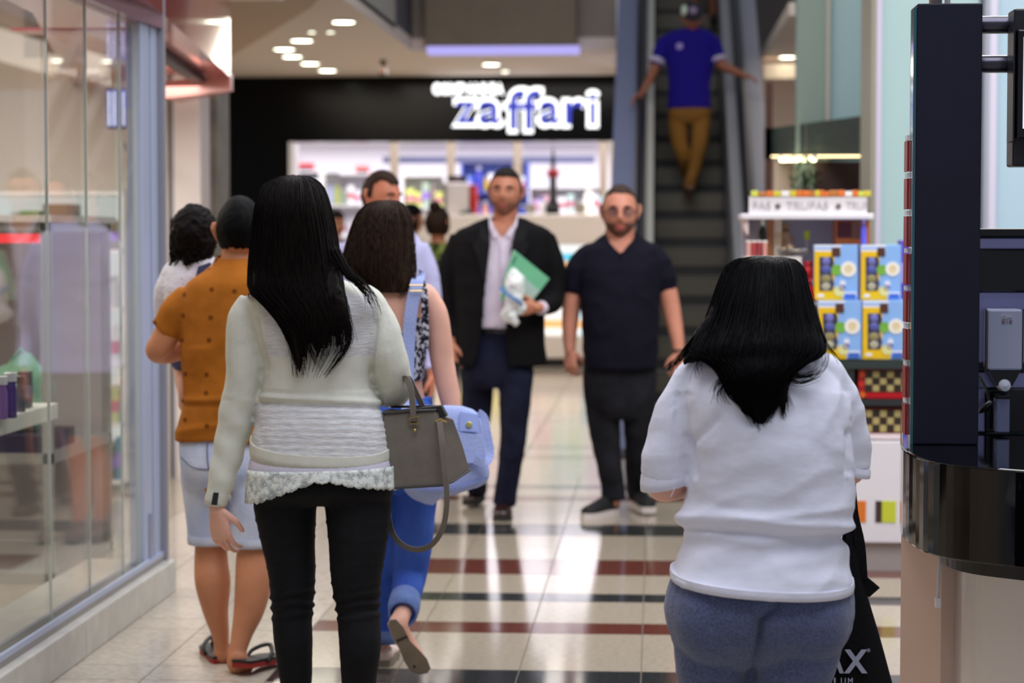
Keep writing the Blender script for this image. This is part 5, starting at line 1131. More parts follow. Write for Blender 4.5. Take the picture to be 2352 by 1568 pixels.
f.limb(mb, [(838, 700, 0, 26), (885, 800, 0, 30), (903, 880, .05, 28), (895, 890, .2, 20), (884, 876, .34, 17)], 14)
for a in ([(655, 1120, 0, 55), (672, 1400, 0, 34), (682, 1700, .02, 18)], [(822, 1120, -.02, 55), (824, 1420, -.05, 34), (814, 1700, -.03, 18)]): f.limb(mb, a)
me1 = mb.fuse(.008, 4)
mb = MB(); make_head(mb, f.p(684, 500, .03), head_R(BK), .92); f.limb(mb, [(686, 540, .03, 42), (690, 600, .02, 42), (692, 640, .015, 50)], 16); me2 = mb.fuse(.006, 2)
mb = MB(); hand(mb, f.p(497, 1165, -.014), (.16, .05, -1), (.5, .85, .05), (.85, -.5, 0), 1.0, .42, .13); hand(mb, f.p(884, 873, .345), (-.3, .8, .3), (.2, .1, -1), (-.8, -.3, .4), .95, .9); me3 = mb.fuse(.0033, 2)
f.part('body', join_meshes([me1, me2, me3]), SK_L)
for x, dy in ((682, .03), (814, -.02)): shoe(f, (pt(x, 542, 6.4).x, 6.4+dy-.02, 0), .23, .082, .06, BK, 'shoe', mat('shoe_black', (16, 16, 18), .4), mat('shoe_sole', (40, 38, 36), .7))
hrow = [(403, 662, 690, .025, .05), (409, 640, 712, .065, .05), (428, 610, 736, .10, .045), (465, 596, 750, .125, .03), (520, 586, 763, .13, .02), (580, 580, 774, .12, 0), (630, 577, 781, .10, -.03), (668, 580, 788, .07, -.075), (705, 615, 794, .045, -.11), (745, 648, 800, .032, -.125), (790, 668, 800, .022, -.13), (830, 678, 775, .014, -.132), (872, 684, 740, .005, -.132)]
mb = MB(); f.torso(mb, hrow[:7]+[(655, 590, 782, .075, -.065), (690, 640, 775, .045, -.105), (715, 672, 760, .012, -.12)], 32, 2.05)
LOCKS = [[(655, 620, -.045, 26), (668, 710, -.125, 22), (682, 790, -.136, 14), (690, 866, -.139, 2)], [(700, 630, -.055, 26), (712, 720, -.13, 20), (722, 780, -.137, 8), (728, 815, -.138, 2)], [(740, 600, -.03, 24), (768, 680, -.115, 22), (792, 735, -.13, 12), (809, 786, -.134, 2)],
         [(730, 640, -.06, 22), (752, 720, -.13, 15), (756, 770, -.136, 7), (742, 812, -.138, 1.5)], [(610, 590, -.05, 26), (598, 640, -.085, 18), (588, 668, -.105, 8), (602, 692, -.118, 2)], [(640, 640, -.09, 20), (632, 680, -.118, 12), (650, 704, -.13, 8), (690, 712, -.135, 3)], [(758, 565, -.01, 14), (790, 622, -.08, 9), (832, 664, -.11, 6), (856, 712, -.12, 1.5)]]
LOCKS += [[(715, 660, -.08, 20), (704, 740, -.13, 15), (700, 800, -.137, 8), (708, 846, -.139, 1.5)], [(750, 660, -.07, 20), (772, 730, -.13, 14), (778, 780, -.136, 7), (768, 806, -.138, 1.5)], [(690, 680, -.10, 20), (690, 750, -.134, 12), (676, 800, -.137, 5), (668, 826, -.138, 1)], [(735, 680, -.10, 18), (738, 760, -.134, 12), (732, 800, -.137, 6), (722, 838, -.138, 1)]]
for l in LOCKS: f.limb(mb, l, 10, fy=.7)
me = mb.fuse(.006, 5); displace(me, lambda co, n: .004*noise.noise(Vector((co.x*70, co.y*70, co.z*3)))+.002*noise.noise(Vector((co.x*170, co.y*170, co.z*6))))
hv = f.part('hair', me, H_DBR)
hair_strands(f, hrow, H_DBR, 420, -.25, math.pi+.25, .0015, 18, .010, .003, 5, 'hair_strands', hv, extra=[
    ([(664, 690, -.11), (672, 760, -.135), (684, 810, -.138), (690, 868, -.138)], 44, .011, .001), ([(690, 700, -.12), (706, 780, -.135), (718, 815, -.138), (738, 852, -.138)], 22, .012, .0009),
    ([(760, 640, -.08), (782, 700, -.12), (800, 745, -.13), (808, 790, -.132)], 46, .012, .001), ([(735, 690, -.12), (755, 750, -.132), (752, 790, -.136), (730, 812, -.138)], 24, .012, .0008),
    ([(770, 570, -.05), (800, 625, -.10), (842, 665, -.11), (856, 712, -.12)], 44, .016, .0009), ([(772, 600, -.06), (820, 640, -.10), (858, 690, -.11), (868, 735, -.12)], 30, .018, .0007),
    ([(640, 650, -.09), (600, 665, -.10), (576, 676, -.10), (590, 692, -.115)], 30, .010, .0008), ([(600, 660, -.08), (620, 700, -.12), (660, 712, -.13), (700, 705, -.135)], 34, .010, .0009),
    ([(650, 680, -.11), (614, 672, -.112), (582, 672, -.11), (572, 655, -.09)], 22, .008, .0007), ([(585, 620, -.03), (574, 650, -.05), (571, 662, -.06)], 16, .006, .0008),
    ([(745, 700, -.125), (770, 760, -.135), (785, 800, -.137), (770, 822, -.138)], 22, .012, .0008), ([(690, 700, -.12), (674, 760, -.134), (672, 800, -.137), (660, 820, -.137)], 14, .014, .0006)])
# taupe handbag on her forearm
hbY = 6.33; M_TAU = mat('taupe_leather', (104, 96, 86), .5, var=.06, vs=30, bump=.15, bs=320, spec=.4); M_GOLD = mat('brass', (206, 176, 110), .25, metal=1); M_TAUD = mat('taupe_edge', (44, 38, 36), .5)
hb = empty('handbag', pt(985, 1115, hbY), 'structured taupe leather handbag with winged sides hanging from the cream sweater sleeve', 'bag')
def hq(px, py, dy=0): return pt(px, py, hbY+dy)
def tween(A, B, n): return [[A[i]+(B[i]-A[i])*k/n for i in range(len(A))] for k in range(n+1)]
# loft of plan outlines from the base up: front panel, wing folds, back panel
base = [hq(893, 1120, -.0), hq(1018, 1113, -.0), hq(1040, 1104, .04), hq(1078, 1078, .12), hq(1070, 1062, .19), hq(930, 1092, .19), hq(893, 1108, .12)]
midr = [hq(886, 1040, .01), hq(1010, 1034, .01), hq(1032, 1030, .05), hq(1062, 1022, .10), hq(1056, 1016, .16), hq(915, 1022, .16), hq(888, 1030, .10)]
topr = [hq(880, 950, .03), hq(998, 944, .03), hq(1012, 954, .06), hq(1041, 964, .075), hq(1036, 958, .12), hq(898, 938, .12), hq(882, 942, .09)]
mb = MB(); mb.rings(tween(base, midr, 3)+tween(midr, topr, 3)[1:]); bmesh.ops.bevel(mb.b, geom=[e for e in mb.b.edges if e.calc_face_angle(0) > .5], offset=.006, segments=2, affect='EDGES')
sh_ = mb.build('shell', M_TAU, hb, smooth='a')
MB().tube([hq(879, 949, .028), hq(940, 944, .028), hq(998, 942, .028), hq(1016, 933, .09), hq(900, 934, .12)], .004, 8).build('top_piping', M_TAUD, hb)
MB().tube([hq(895, 1121, -.002), hq(1018, 1114, -.002), hq(1041, 1105, .038), hq(1079, 1079, .118)], .004, 8).build('base_piping', M_TAUD, hb)
MB().prism([hq(905, 944, .05), hq(1013, 932, .05), hq(1026, 956, .05), hq(1000, 962, .05)], (0, .05, 0)).build('inner_lining', mat('bag_inside', (24, 22, 24), .7), hb)
strap('handle', [hq(950, 966, .02), hq(948, 935, .02), hq(944, 895, .025), hq(934, 870, .04), hq(922, 872, .08)], .017, M_TAU, hb, .006)
strap('handle', [hq(972, 936, .11), hq(962, 915, .1), hq(950, 890, .09), hq(938, 868, .08), hq(925, 870, .09)], .016, M_TAU, hb, .006)
MB().tube([hq(941, 960, .014), hq(941, 973, .014), hq(962, 973, .014), hq(962, 956, .014)], .0028, 6, close=True).build('buckle', M_GOLD, hb)
MB().ell(hq(953, 988, .01), .005, .004, .005, 2).build('stud', M_GOLD, hb, smooth=True)
MB().tube([hq(1002, 967, .02), hq(1012, 963, .02), hq(1024, 968, .04)], .004, 8).build('strap_clip', M_GOLD, hb)
strap('shoulder_strap', [hq(1010, 968, .015), hq(1016, 1020, -.015), hq(1024, 1100, -.03), hq(1026, 1160, -.03), hq(1016, 1215, -.02), hq(990, 1252, -.0), hq(955, 1262, .03), hq(920, 1248, .06), hq(898, 1215, .1), hq(890, 1160, .13), hq(888, 1110, .14)], .016, M_TAU, hb, .003)
# ------------------------------------------------------------------ 3. man in the mustard polo
f = Fig(7.5, 545, 'person in a mustard polo shirt and pale denim shorts, carrying a toddler, back turned')
M_MUS = cloth('mustard_pique', (170, 100, 28), .08, 20, .25, 240)
def dot_mat():
    m = M_MUS; nt = m.node_tree; b = nt.nodes['Principled BSDF']; tc = nt.nodes.new('ShaderNodeTexCoord'); mp = nt.nodes.new('ShaderNodeMapping'); mp.inputs['Rotation'].default_value = (math.pi/2, 0, 0)
    v = nt.nodes.new('ShaderNodeTexVoronoi'); v.voronoi_dimensions = '2D'; v.inputs['Scale'].default_value = 11; v.inputs['Randomness'].default_value = .45
    nt.links.new(tc.outputs['Object'], mp.inputs[0]); nt.links.new(mp.outputs[0], v.inputs[0]); cr = nt.nodes.new('ShaderNodeValToRGB'); e = cr.color_ramp.elements; e[0].position, e[1].position = .07, .12; e[0].color = (.42, .36, .36, 1); e[1].color = (1, 1, 1, 1)
    src = b.inputs['Base Color'].links[0].from_socket; mx = nt.nodes.new('ShaderNodeMix'); mx.data_type = 'RGBA'; mx.blend_type = 'MULTIPLY'; mx.inputs[0].default_value = 1
    nt.links.new(v.outputs[0], cr.inputs[0]); nt.links.new(src, mx.inputs[6]); nt.links.new(cr.outputs[0], mx.inputs[7]); nt.links.new(mx.outputs[2], b.inputs['Base Color'])
dot_mat()
mb = MB()
f.torso(mb, [(604, 498, 592, .06, .02), (622, 470, 615, .085, .01), (650, 430, 655, .11, 0), (690, 408, 680, .12, 0), (740, 410, 678, .125, 0), (800, 414, 668, .125, 0), (870, 419, 655, .122, 0), (920, 416, 655, .12, 0), (960, 409, 660, .12, 0), (1010, 403, 665, .125, 0)])
f.limb(mb, [(440, 680, .0, 36), (412, 712, .0, 42), (390, 745, .0, 38), (376, 762, .0, 36)], 18, cap='f'); f.limb(mb, [(650, 690, 0, 38), (680, 750, .02, 40), (690, 790, .03, 38)], 16, cap='f')
me = mb.fuse(.008, 4)
def mus_f(co, n):
    px = 1506+co.x/co.y*F; py = 542-(co.z-1.5)/co.y*F; r = folds(.003, (6, 6, 8), .001, (18, 18, 24), 11)(co, n); g = lambda c, s_: math.exp(-((py-c)/s_)**2)
    r += .007*g(922-.03*(px-540), 7)-.006*g(934, 6)+.005*g(975-.16*(px-540), 8)
    if py > 800: r += .004*math.sin((px*.7+py*.75)*.05)
    return r
displace(me, mus_f); pol = f.part('polo_shirt', me, M_MUS)
mb = MB(); R = []
for py, hw, d, dy in ((588, 48, .070, .03), (592, 52, .076, .03), (624, 68, .102, .015), (632, 71, .107, .010), (628, 63, .094, .015), (594, 46, .066, .03)):
    R.append([f.p(545, py, dy)+Vector((f.m(hw)*math.cos(q*.2244), d*math.sin(q*.2244), .010*math.sin(q*.2244))) for q in range(28)])
R.append(R[0]); mb.rings(R, cap=False); mb.build('collar', M_MUS, pol, smooth=True)
M_DEN = mat('pale_denim', (176, 186, 214), .9, rgb2=(206, 210, 224), vs=7, bump=.3, bs=160, spec=.2)
mb = MB()
f.torso(mb, [(985, 412, 652, .105, .01), (1030, 409, 656, .12, 0), (1080, 414, 652, .125, -.01), (1115, 420, 645, .11, 0)])
f.limb(mb, [(472, 1080, .02, 58), (474, 1140, .02, 55), (480, 1200, .02, 52), (484, 1243, .02, 51)], 20, cap='f'); f.limb(mb, [(588, 1080, -.02, 60), (586, 1140, -.04, 58), (582, 1200, -.05, 55), (578, 1250, -.05, 53)], 20, cap='f')
me = mb.fuse(.008, 3); displace(me, folds(.003, (7, 7, 9), .001, (20, 20, 20), 12)); sho = f.part('denim_shorts', me, M_DEN)
for cx, cy, dy, r in ((483, 1228, .02, 54), (579, 1234, -.05, 56)):
    R = []
    for t, k in ((0, 1), (.5, 1.02), (1, 1), (1, .88), (0, .88)):
        R.append([f.p(cx+2*t, cy+20*t, dy)+Vector((f.m(r*k)*math.cos(q*.2618), f.m(r*k)*math.sin(q*.2618), 0)) for q in range(24)])
    R.append(R[0]); MB().rings(R, cap=False).build('rolled_cuff', M_DEN, sho, smooth=True)
M_STI = mat('denim_stitch', (86, 86, 110), .8)
MB().tube([f.p(*q) for q in catmull([(416, 1050, -.095), (440, 1072, -.118), (472, 1078, -.13), (478, 1076, -.131)], 4)], .0022, 6).build('pocket_seam', M_STI, sho)
MB().tube([f.p(*q) for q in catmull([(476, 1012, -.119), (477, 1060, -.13), (485, 1100, -.133)], 4)], .0022, 6).build('side_seam', M_STI, sho)
mb = MB()
f.torso(mb, [(590, 508, 582, .05, .03), (640, 450, 640, .085, .01), (700, 425, 665, .10, 0), (850, 432, 642, .1, 0), (1000, 420, 648, .105, 0), (1090, 430, 640, .1, 0), (1130, 450, 620, .07, 0)])
f.limb(mb, [(440, 690, 0, 28), (400, 735, 0, 31), (374, 785, 0, 31), (360, 805, .01, 27), (380, 812, .09, 25), (430, 800, .17, 21), (480, 770, .22, 17)], 16)
f.limb(mb, [(650, 690, 0, 28), (690, 790, .03, 30), (690, 830, .06, 26), (640, 810, .17, 20), (560, 780, .22, 17)], 16)
f.limb(mb, [(478, 1120, .02, 46), (484, 1230, .02, 38), (485, 1290, .02, 40), (489, 1340, .0, 42), (495, 1400, -.0, 31), (505, 1450, .01, 22), (509, 1485, .02, 18), (509, 1505, .02, 20)], 18)
f.limb(mb, [(584, 1120, -.04, 48), (584, 1240, -.05, 40), (584, 1290, -.06, 43), (582, 1340, -.08, 43), (572, 1400, -.1, 36), (557, 1450, -.12, 26), (547, 1490, -.14, 21), (544, 1505, -.145, 22), (545, 1525, -.15, 25)], 18)
# feet
f.limb(mb, [(509, 1500, .05, 20), (503, 1512, .09, 21), (492, 1513, .17, 22), (484, 1512, .23, 20)], 14, fy=1)
f.limb(mb, [(545, 1512, -.15, 25), (552, 1535, -.11, 25), (566, 1552, -.04, 26), (575, 1560, .02, 22)], 14)
me1 = mb.fuse(.007, 3)
hc = f.p(551, 532, .03); RH = head_R(BK+.05, -.04)
mb = MB(); make_head(mb, hc, RH, 1.02); f.limb(mb, [(549, 560, .035, 40), (547, 600, .03, 42), (546, 640, .02, 52)], 16); me2 = mb.fuse(.0045, 2)
mb = MB(); hand(mb, f.p(478, 770, .22), (.6, .5, .5), (0, -1, .2), (.2, .3, 1), 1, .4); hand(mb, f.p(558, 779, .22), (-.8, .4, .3), (0, -1, .1), (-.2, .2, 1), 1, .4); me3 = mb.fuse(.0035, 2)
f.part('body', join_meshes([me1, me2, me3]), SK_T)
short_hair(f, hc, RH, 1.02, lambda p: (p.z > .05) or (p.y > -.02 and p.z > -.055-.0*p.x and not (abs(p.x) > .05 and p.z < -.01 and p.y < .03)), H_BLK, .006)
M_FF, M_FFS = mat('flipflop_red', (150, 34, 26), .6), mat('flipflop_strap', (22, 20, 22), .5)
def flip(c, R):
    def P(x, y, z): return Vector(c)+R @ Vector((x, y, z))
    so = [[P(x*.05, y*.27, z) for x, y in ((0, .02), (.6, 0), (.78, .12), (.74, .4), (.9, .65), (.95, .82), (.6, .98), (0, 1.03), (-.6, .98), (-.95, .82), (-.9, .65), (-.74, .4), (-.78, .12), (-.6, 0))] for z in (0, .018)]
    o = MB().rings(so).build('flip_flop', M_FF, f.root, smooth='a')
    MB().tube([Vector(a) for a in catmull([tuple(P(-.042, .12, .016)), tuple(P(-.04, .15, .045)), tuple(P(-.004, .2, .062)), tuple(P(0, .225, .02))], 4)], .007, 8).build('strap', M_FFS, o, smooth=True)
    MB().tube([Vector(a) for a in catmull([tuple(P(.042, .12, .016)), tuple(P(.04, .15, .045)), tuple(P(.004, .2, .062)), tuple(P(0, .225, .02))], 4)], .007, 8).build('strap', M_FFS, o, smooth=True)
    MB().box(-.001, .001, 0, .001, 0, .001) if False else None
    R2 = [[P(x*.052, y*.272-.002, z) for x, y in ((0, .02), (.6, 0), (.78, .12), (.74, .4), (.9, .65), (.95, .82), (.6, .98), (0, 1.03), (-.6, .98), (-.95, .82), (-.9, .65), (-.74, .4), (-.78, .12), (-.6, 0))] for z in (.018, .026)]
    MB().rings(R2).build('dark_footbed', M_FFS, o, smooth='a')
flip((f.p(510, 1525, .0).x, 7.5, .0), Matrix.Rotation(.35, 3, 'Z'))
flip((f.p(553, 1556, -.2).x, 7.28, .03), Matrix.Rotation(-.35, 3, 'Z') @ Matrix.Rotation(-.08, 3, 'X'))
# ------------------------------------------------------------------ 4. toddler on his arm
f = Fig(7.72, 440, 'toddler with dark curls in a speckled white shirt, held against the mustard polo shirt', z=1.1)
M_TOD = mat('speckled_white', (222, 218, 226), .9, rgb2=(228, 224, 230), vs=40, bump=.4, bs=60, spec=.2)
def speck():
    nt = M_TOD.node_tree; b = nt.nodes['Principled BSDF']; tc = nt.nodes.new('ShaderNodeTexCoord'); v = nt.nodes.new('ShaderNodeTexVoronoi'); v.inputs['Scale'].default_value = 55; cr = nt.nodes.new('ShaderNodeValToRGB'); e = cr.color_ramp.elements
    e[0].position, e[1].position = .1, .16; e[0].color = S(90, 80, 110); e[1].color = S(224, 220, 228); nt.links.new(tc.outputs['Object'], v.inputs[0]); nt.links.new(v.outputs[0], cr.inputs[0]); nt.links.new(cr.outputs[0], b.inputs['Base Color'])
speck()
mb = MB(); f.torso(mb, [(588, 425, 485, .05, .02), (604, 395, 505, .075, .01), (640, 380, 510, .09, 0), (700, 380, 515, .1, 0), (770, 390, 520, .1, 0), (800, 400, 515, .09, .02)])
f.limb(mb, [(398, 625, 0, 26), (380, 660, .0, 24), (374, 700, .02, 22), (385, 735, .06, 20)], 14)
me = mb.fuse(.008, 3); displace(me, folds(.005, (9, 9, 9), .002, (24, 24, 24), 15)); ts = f.part('shirt', me, M_TOD)
MB().prism([f.p(448, 640, -.088), f.p(455, 612, -.08), f.p(482, 602, -.06), f.p(486, 612, -.06), f.p(462, 626, -.083), f.p(456, 645, -.09)], (0, .012, 0)).build('navy_patch', mat('navy_patch', (52, 56, 92), .7), ts)
mb = MB(); hc = f.p(446, 545, .0); RH = head_R(BK-.25, .05); make_head(mb, hc, RH, .83); f.limb(mb, [(450, 580, .01, 26), (450, 620, .0, 30)], 12)
f.torso(mb, [(600, 410, 490, .05, 0), (700, 400, 500, .07, 0), (790, 410, 505, .07, .02)]); f.limb(mb, [(395, 630, 0, 16), (376, 690, .01, 15), (388, 742, .07, 13)], 10)
f.limb(mb, [(425, 780, .02, 28), (420, 840, .1, 24), (425, 900, .06, 18), (428, 930, .08, 20)], 12); f.limb(mb, [(490, 780, .04, 28), (500, 840, .12, 24), (500, 900, .1, 18), (500, 930, .13, 20)], 12)
me1 = mb.fuse(.006, 3); mb = MB(); hand(mb, f.p(388, 742, .07), (.5, .6, -.3), (1, 0, 0), (0, 0, 1), .6, .4); me3 = mb.fuse(.003, 2)
f.part('body', join_meshes([me1, me3]), SK_L)
mb = MB(); f.limb(mb, [(425, 775, .02, 33), (421, 830, .09, 30)], 14); f.limb(mb, [(490, 775, .04, 33), (498, 830, .11, 30)], 14); f.torso(mb, [(760, 392, 520, .1, 0), (800, 400, 515, .09, .02)], k=2); f.part('shorts', mb.fuse(.008, 2), mat('toddler_shorts', (70, 76, 110), .8))
me = None
mb = MB(); mb.ell(hc, 1, 1, 1, 5, rot=RH, f=head_fn(.83, lambda p: p.z > .045 or p.y > -.035, .022, -.01, face=0))
f.limb(mb, [(410, 560, -.03, 20), (402, 590, -.02, 13), (398, 602, -.02, 6)], 10); f.limb(mb, [(440, 585, -.05, 26), (430, 600, -.06, 14)], 10)
me = mb.fuse(.006, 2); displace(me, lambda co, n: .006*noise.noise(co*38)+.005*noise.noise(co*80)); tv = f.part('hair', me, H_DBR)
rr = random.Random(4); mb = MB()
for i in range(70):
    a = rr.uniform(1.0, 3.6); z = rr.uniform(-.085, .03); p0 = hc+Vector((math.cos(a)*.078, -.08*abs(math.sin(a))-.0, z)); R_ = rr.uniform(.006, .012); ph = rr.uniform(0, 6)
    mb.tube([p0+Vector((R_*math.cos(ph+k*.9), -.004+R_*.5*math.sin(ph+k*.9), -.005*k)) for k in range(6)], [.002]*5+[.001], 5)
mb.build('curls', H_DBR, tv, smooth=True)
# ------------------------------------------------------------------ 5. woman in blue jeans
f = Fig(7.45, 895, 'person with brown hair in a patterned backless top and rolled blue jeans, back turned')
def pattern_mat(name, base, pat, sc, lo, hi):
    m = mat(name, base, .85, spec=.2); nt = m.node_tree; b = nt.nodes['Principled BSDF']; tc = nt.nodes.new('ShaderNodeTexCoord'); n = nt.nodes.new('ShaderNodeTexNoise'); n.inputs['Scale'].default_value = sc; n.inputs['Detail'].default_value = 2
    cr = nt.nodes.new('ShaderNodeValToRGB'); e = cr.color_ramp.elements; e[0].position, e[1].position = lo, hi; e[0].color = S(*base); e[1].color = S(*pat)
    nt.links.new(tc.outputs['Object'], n.inputs[0]); nt.links.new(n.outputs[0], cr.inputs[0]); nt.links.new(cr.outputs[0], b.inputs['Base Color']); return m
M_TOP = pattern_mat('black_white_pattern', (30, 32, 42), (206, 206, 216), 75, .50, .56)
mb = MB(); f.torso(mb, [(690, 838, 978, .10, .01), (720, 826, 981, .108, .01), (790, 820, 981, .112, 0), (850, 824, 976, .108, 0), (872, 826, 974, .106, 0)])
me = mb.fuse(.008, 3); b_ = bmesh.new(); b_.from_mesh(me)
kill = []
for fc in b_.faces:
    c = fc.calc_center_median(); px = 1506+c.x/c.y*F; py = 542-(c.z-1.5)/c.y*F
    if fc.normal.y < .2 and c.y < f.Y and py < 690+130*max(0, 1-abs(px-893)/62) : kill.append(fc)
bmesh.ops.delete(b_, geom=kill, context='FACES'); b_.to_mesh(me); b_.free()
tp = f.part('patterned_top', me, M_TOP)
strap('shoulder_strap', [f.p(976, 800, -.09), f.p(977, 740, -.10), f.p(975, 680, -.095), f.p(968, 645, -.05), f.p(960, 638, .02)], .024, M_TOP, tp, .003)
M_JEAN = mat('blue_denim', (44, 76, 168), .9, rgb2=(74, 110, 200), vs=6, stretch=(1, 1, .5), bump=.25, bs=170, spec=.2)
mb = MB(); f.torso(mb, [(912, 818, 990, .10, 0), (940, 812, 998, .112, -.01), (1000, 805, 1006, .125, -.02), (1060, 806, 1008, .13, -.025), (1100, 812, 1006, .12, -.01), (1130, 830, 990, .08, 0)])
f.limb(mb, [(952, 1090, -.01, 53), (952, 1150, .0, 52), (948, 1220, .0, 49), (944, 1280, .0, 45), (940, 1325, -.01, 40), (932, 1370, -.10, 34), (926, 1405, -.20, 31)], 20, cap='f')
f.limb(mb, [(862, 1090, .02, 54), (868, 1180, .03, 48), (876, 1280, .05, 40), (880, 1360, .06, 33), (882, 1430, .06, 28), (881, 1475, .05, 27)], 20, cap='f')
me = mb.fuse(.007, 3); displace(me, folds(.003, (7, 7, 12), .001, (20, 20, 30), 21)); je = f.part('jeans', me, M_JEAN)
M_CUF = mat('denim_cuff', (104, 128, 186), .9, var=.1, vs=30, bump=.3, bs=160)
for (a, b, r0, r1) in ((f.p(931, 1374, -.11), f.p(925, 1410, -.215), .053, .05), (f.p(881, 1448, .055), f.p(881, 1479, .05), .044, .043)):
    d = (b-a).normalized(); u = d.cross(Vector((0, 1, .2))).normalized(); w = d.cross(u); R = []
    for t, r in ((0, r0), (.5, r0+.002), (1, r1), (1, r1-.008), (0, r0-.008)): R.append([a+(b-a)*t+(u*math.cos(q*.2618)+w*math.sin(q*.2618))*r for q in range(24)])
    R.append(R[0]); MB().rings(R, cap=False).build('rolled_cuff', M_CUF, je, smooth=True)
mb = MB(); R = []
for t, k in ((0, .003), (.5, .005), (1, .003), (1, -.004), (0, -.004)):
    c = f.p(904, 912+22*t, 0); R.append([c+Vector(((f.m(87+3*t)+k)*math.cos(q*.157), (.102+.004*t+k)*math.sin(q*.157), 0)) for q in range(40)])
R.append(R[0]); MB().rings(R, cap=False).build('waistband', M_JEAN, je, smooth=True)
mb = MB()
f.torso(mb, [(618, 868, 915, .045, .03), (640, 840, 950, .065, .015), (662, 800, 990, .082, .005), (690, 795, 998, .092, 0), (730, 818, 980, .095, 0), (800, 826, 976, .096, 0), (860, 830, 970, .094, 0), (905, 826, 974, .098, 0), (1000, 815, 998, .11, -.01), (1100, 825, 995, .1, 0)])
f.limb(mb, [(978, 676, 0, 27), (1000, 720, 0, 29), (1010, 780, 0, 29), (1016, 830, 0, 28), (1028, 890, -.01, 26), (1038, 940, -.02, 22), (1044, 990, -.02, 17), (1046, 1010, -.02, 17)], 16)
f.limb(mb, [(810, 676, 0, 27), (800, 720, 0, 29), (792, 790, 0, 28), (790, 840, 0, 26), (800, 900, .06, 23), (810, 950, .12, 18)], 16)
f.limb(mb, [(952, 1090, -.01, 42), (952, 1150, .0, 40), (948, 1220, .0, 37), (944, 1280, .0, 32), (940, 1325, -.01, 26), (932, 1370, -.10, 22), (926, 1405, -.20, 20), (916, 1428, -.245, 21), (917, 1442, -.24, 20)], 16)
f.limb(mb, [(862, 1090, .02, 44), (880, 1360, .06, 24), (881, 1470, .05, 17), (880, 1500, .05, 15), (878, 1525, .05, 17)], 16)
f.limb(mb, [(912, 1430, -.25, 21), (930, 1465, -.20, 19), (955, 1505, -.18, 19), (968, 1525, -.175, 14)], 12); f.limb(mb, [(878, 1524, .05, 17), (878, 1530, .12, 15), (878, 1534, .19, 12)], 12)
me1 = mb.fuse(.007, 3)
mb = MB(); hc = f.p(884, 541, .03); RH = head_R(BK); make_head(mb, hc, RH, .92); f.limb(mb, [(888, 575, .03, 36), (890, 610, .025, 36), (892, 645, .015, 46)], 16); me2 = mb.fuse(.006, 2)
mb = MB(); hand(mb, f.p(1046, 1005, -.02), (.05, .1, -1), (-1, .2, 0), (0, 1, 0), .95, .6); hand(mb, f.p(810, 945, .125), (.3, .8, -.2), (1, 0, 0), (0, -.2, 1), .95, .5); me3 = mb.fuse(.0035, 2)
f.part('body', join_meshes([me1, me2, me3]), SK_L)
# raised slipper, sole towards us
M_SOL, M_SLIP = mat('slipper_sole', (128, 116, 102), .7, var=.12, vs=20), mat('slipper_pale', (222, 200, 190), .6)
so = [(892, 1436), (897, 1424), (910, 1423), (926, 1440), (942, 1472), (962, 1492), (980, 1512), (987, 1532), (980, 1543), (962, 1546), (942, 1538), (928, 1516), (918, 1490), (902, 1462)]
def sl(px, py, k=0, sc=1): cx, cy = 938, 1484; x, y = cx+(px-cx)*sc, cy+(py-cy)*sc; return f.p(x, y, -.318+(y-1424)*.0007+k)
ol = MB().rings([[sl(a, b, 0) for a, b in so], [sl(a, b, .022, 1.03) for a, b in so]]).build('slipper', M_SOL, f.root)
MB().rings([[sl(a, b, k, s_) for a, b in so] for k, s_ in ((.022, 1.04), (.034, 1.05), (.036, .98))]).build('pale_welt', M_SLIP, ol)
MB().rings([[sl(a, b, k, s_) for a, b in [q for q in so if q[1] > 1480]] for k, s_ in ((.034, 1.0), (.06, .95), (.085, .7))]).build('toe_upper', M_SLIP, ol, smooth=True)
MB().prism([sl(910, 1470, -.002), sl(935, 1459, -.002), sl(937, 1464, -.002), sl(912, 1476, -.002)], (0, .004, 0)).build('heel_groove', mat('groove_dark', (60, 54, 48), .8), ol)
MB().ell(sl(952, 1530, -.001), .006, .002, .006, 2).build('sole_mark', mat('groove_dark', (60, 54, 48), .8), ol)
shoe(f, (f.p(880, 1500, .03).x, f.Y+.03, 0), .22, .08, .045, BK, 'slipper', M_SLIP, M_SOL)
hrow = [(460, 872, 905, .025, .05), (468, 848, 922, .07, .045), (490, 826, 938, .105, .03), (530, 810, 946, .12, .02), (570, 797, 948, .115, 0), (605, 790, 950, .09, -.03), (630, 815, 950, .065, -.055), (652, 850, 944, .032, -.085), (672, 872, 928, .012, -.10)]
mb = MB(); f.torso(mb, hrow, 32, 2.05); me = mb.fuse(.006, 4); displace(me, lambda co, n: .004*noise.noise(Vector((co.x*70, co.y*70, co.z*4)))); hv = f.part('hair', me, H_BRN)
hair_strands(f, hrow, H_BRN, 260, -.25, math.pi+.25, .0014, 14, .010, .003, 8, 'hair_strands', hv, extra=[
    ([(945, 560, -.03), (950, 610, -.06), (944, 650, -.09), (915, 692, -.105)], 30, .010, .0012), ([(805, 560, -.02), (795, 600, -.04), (786, 620, -.05)], 20, .010, .0011), ([(880, 640, -.09), (868, 660, -.10), (872, 684, -.105)], 20, .012, .001)])
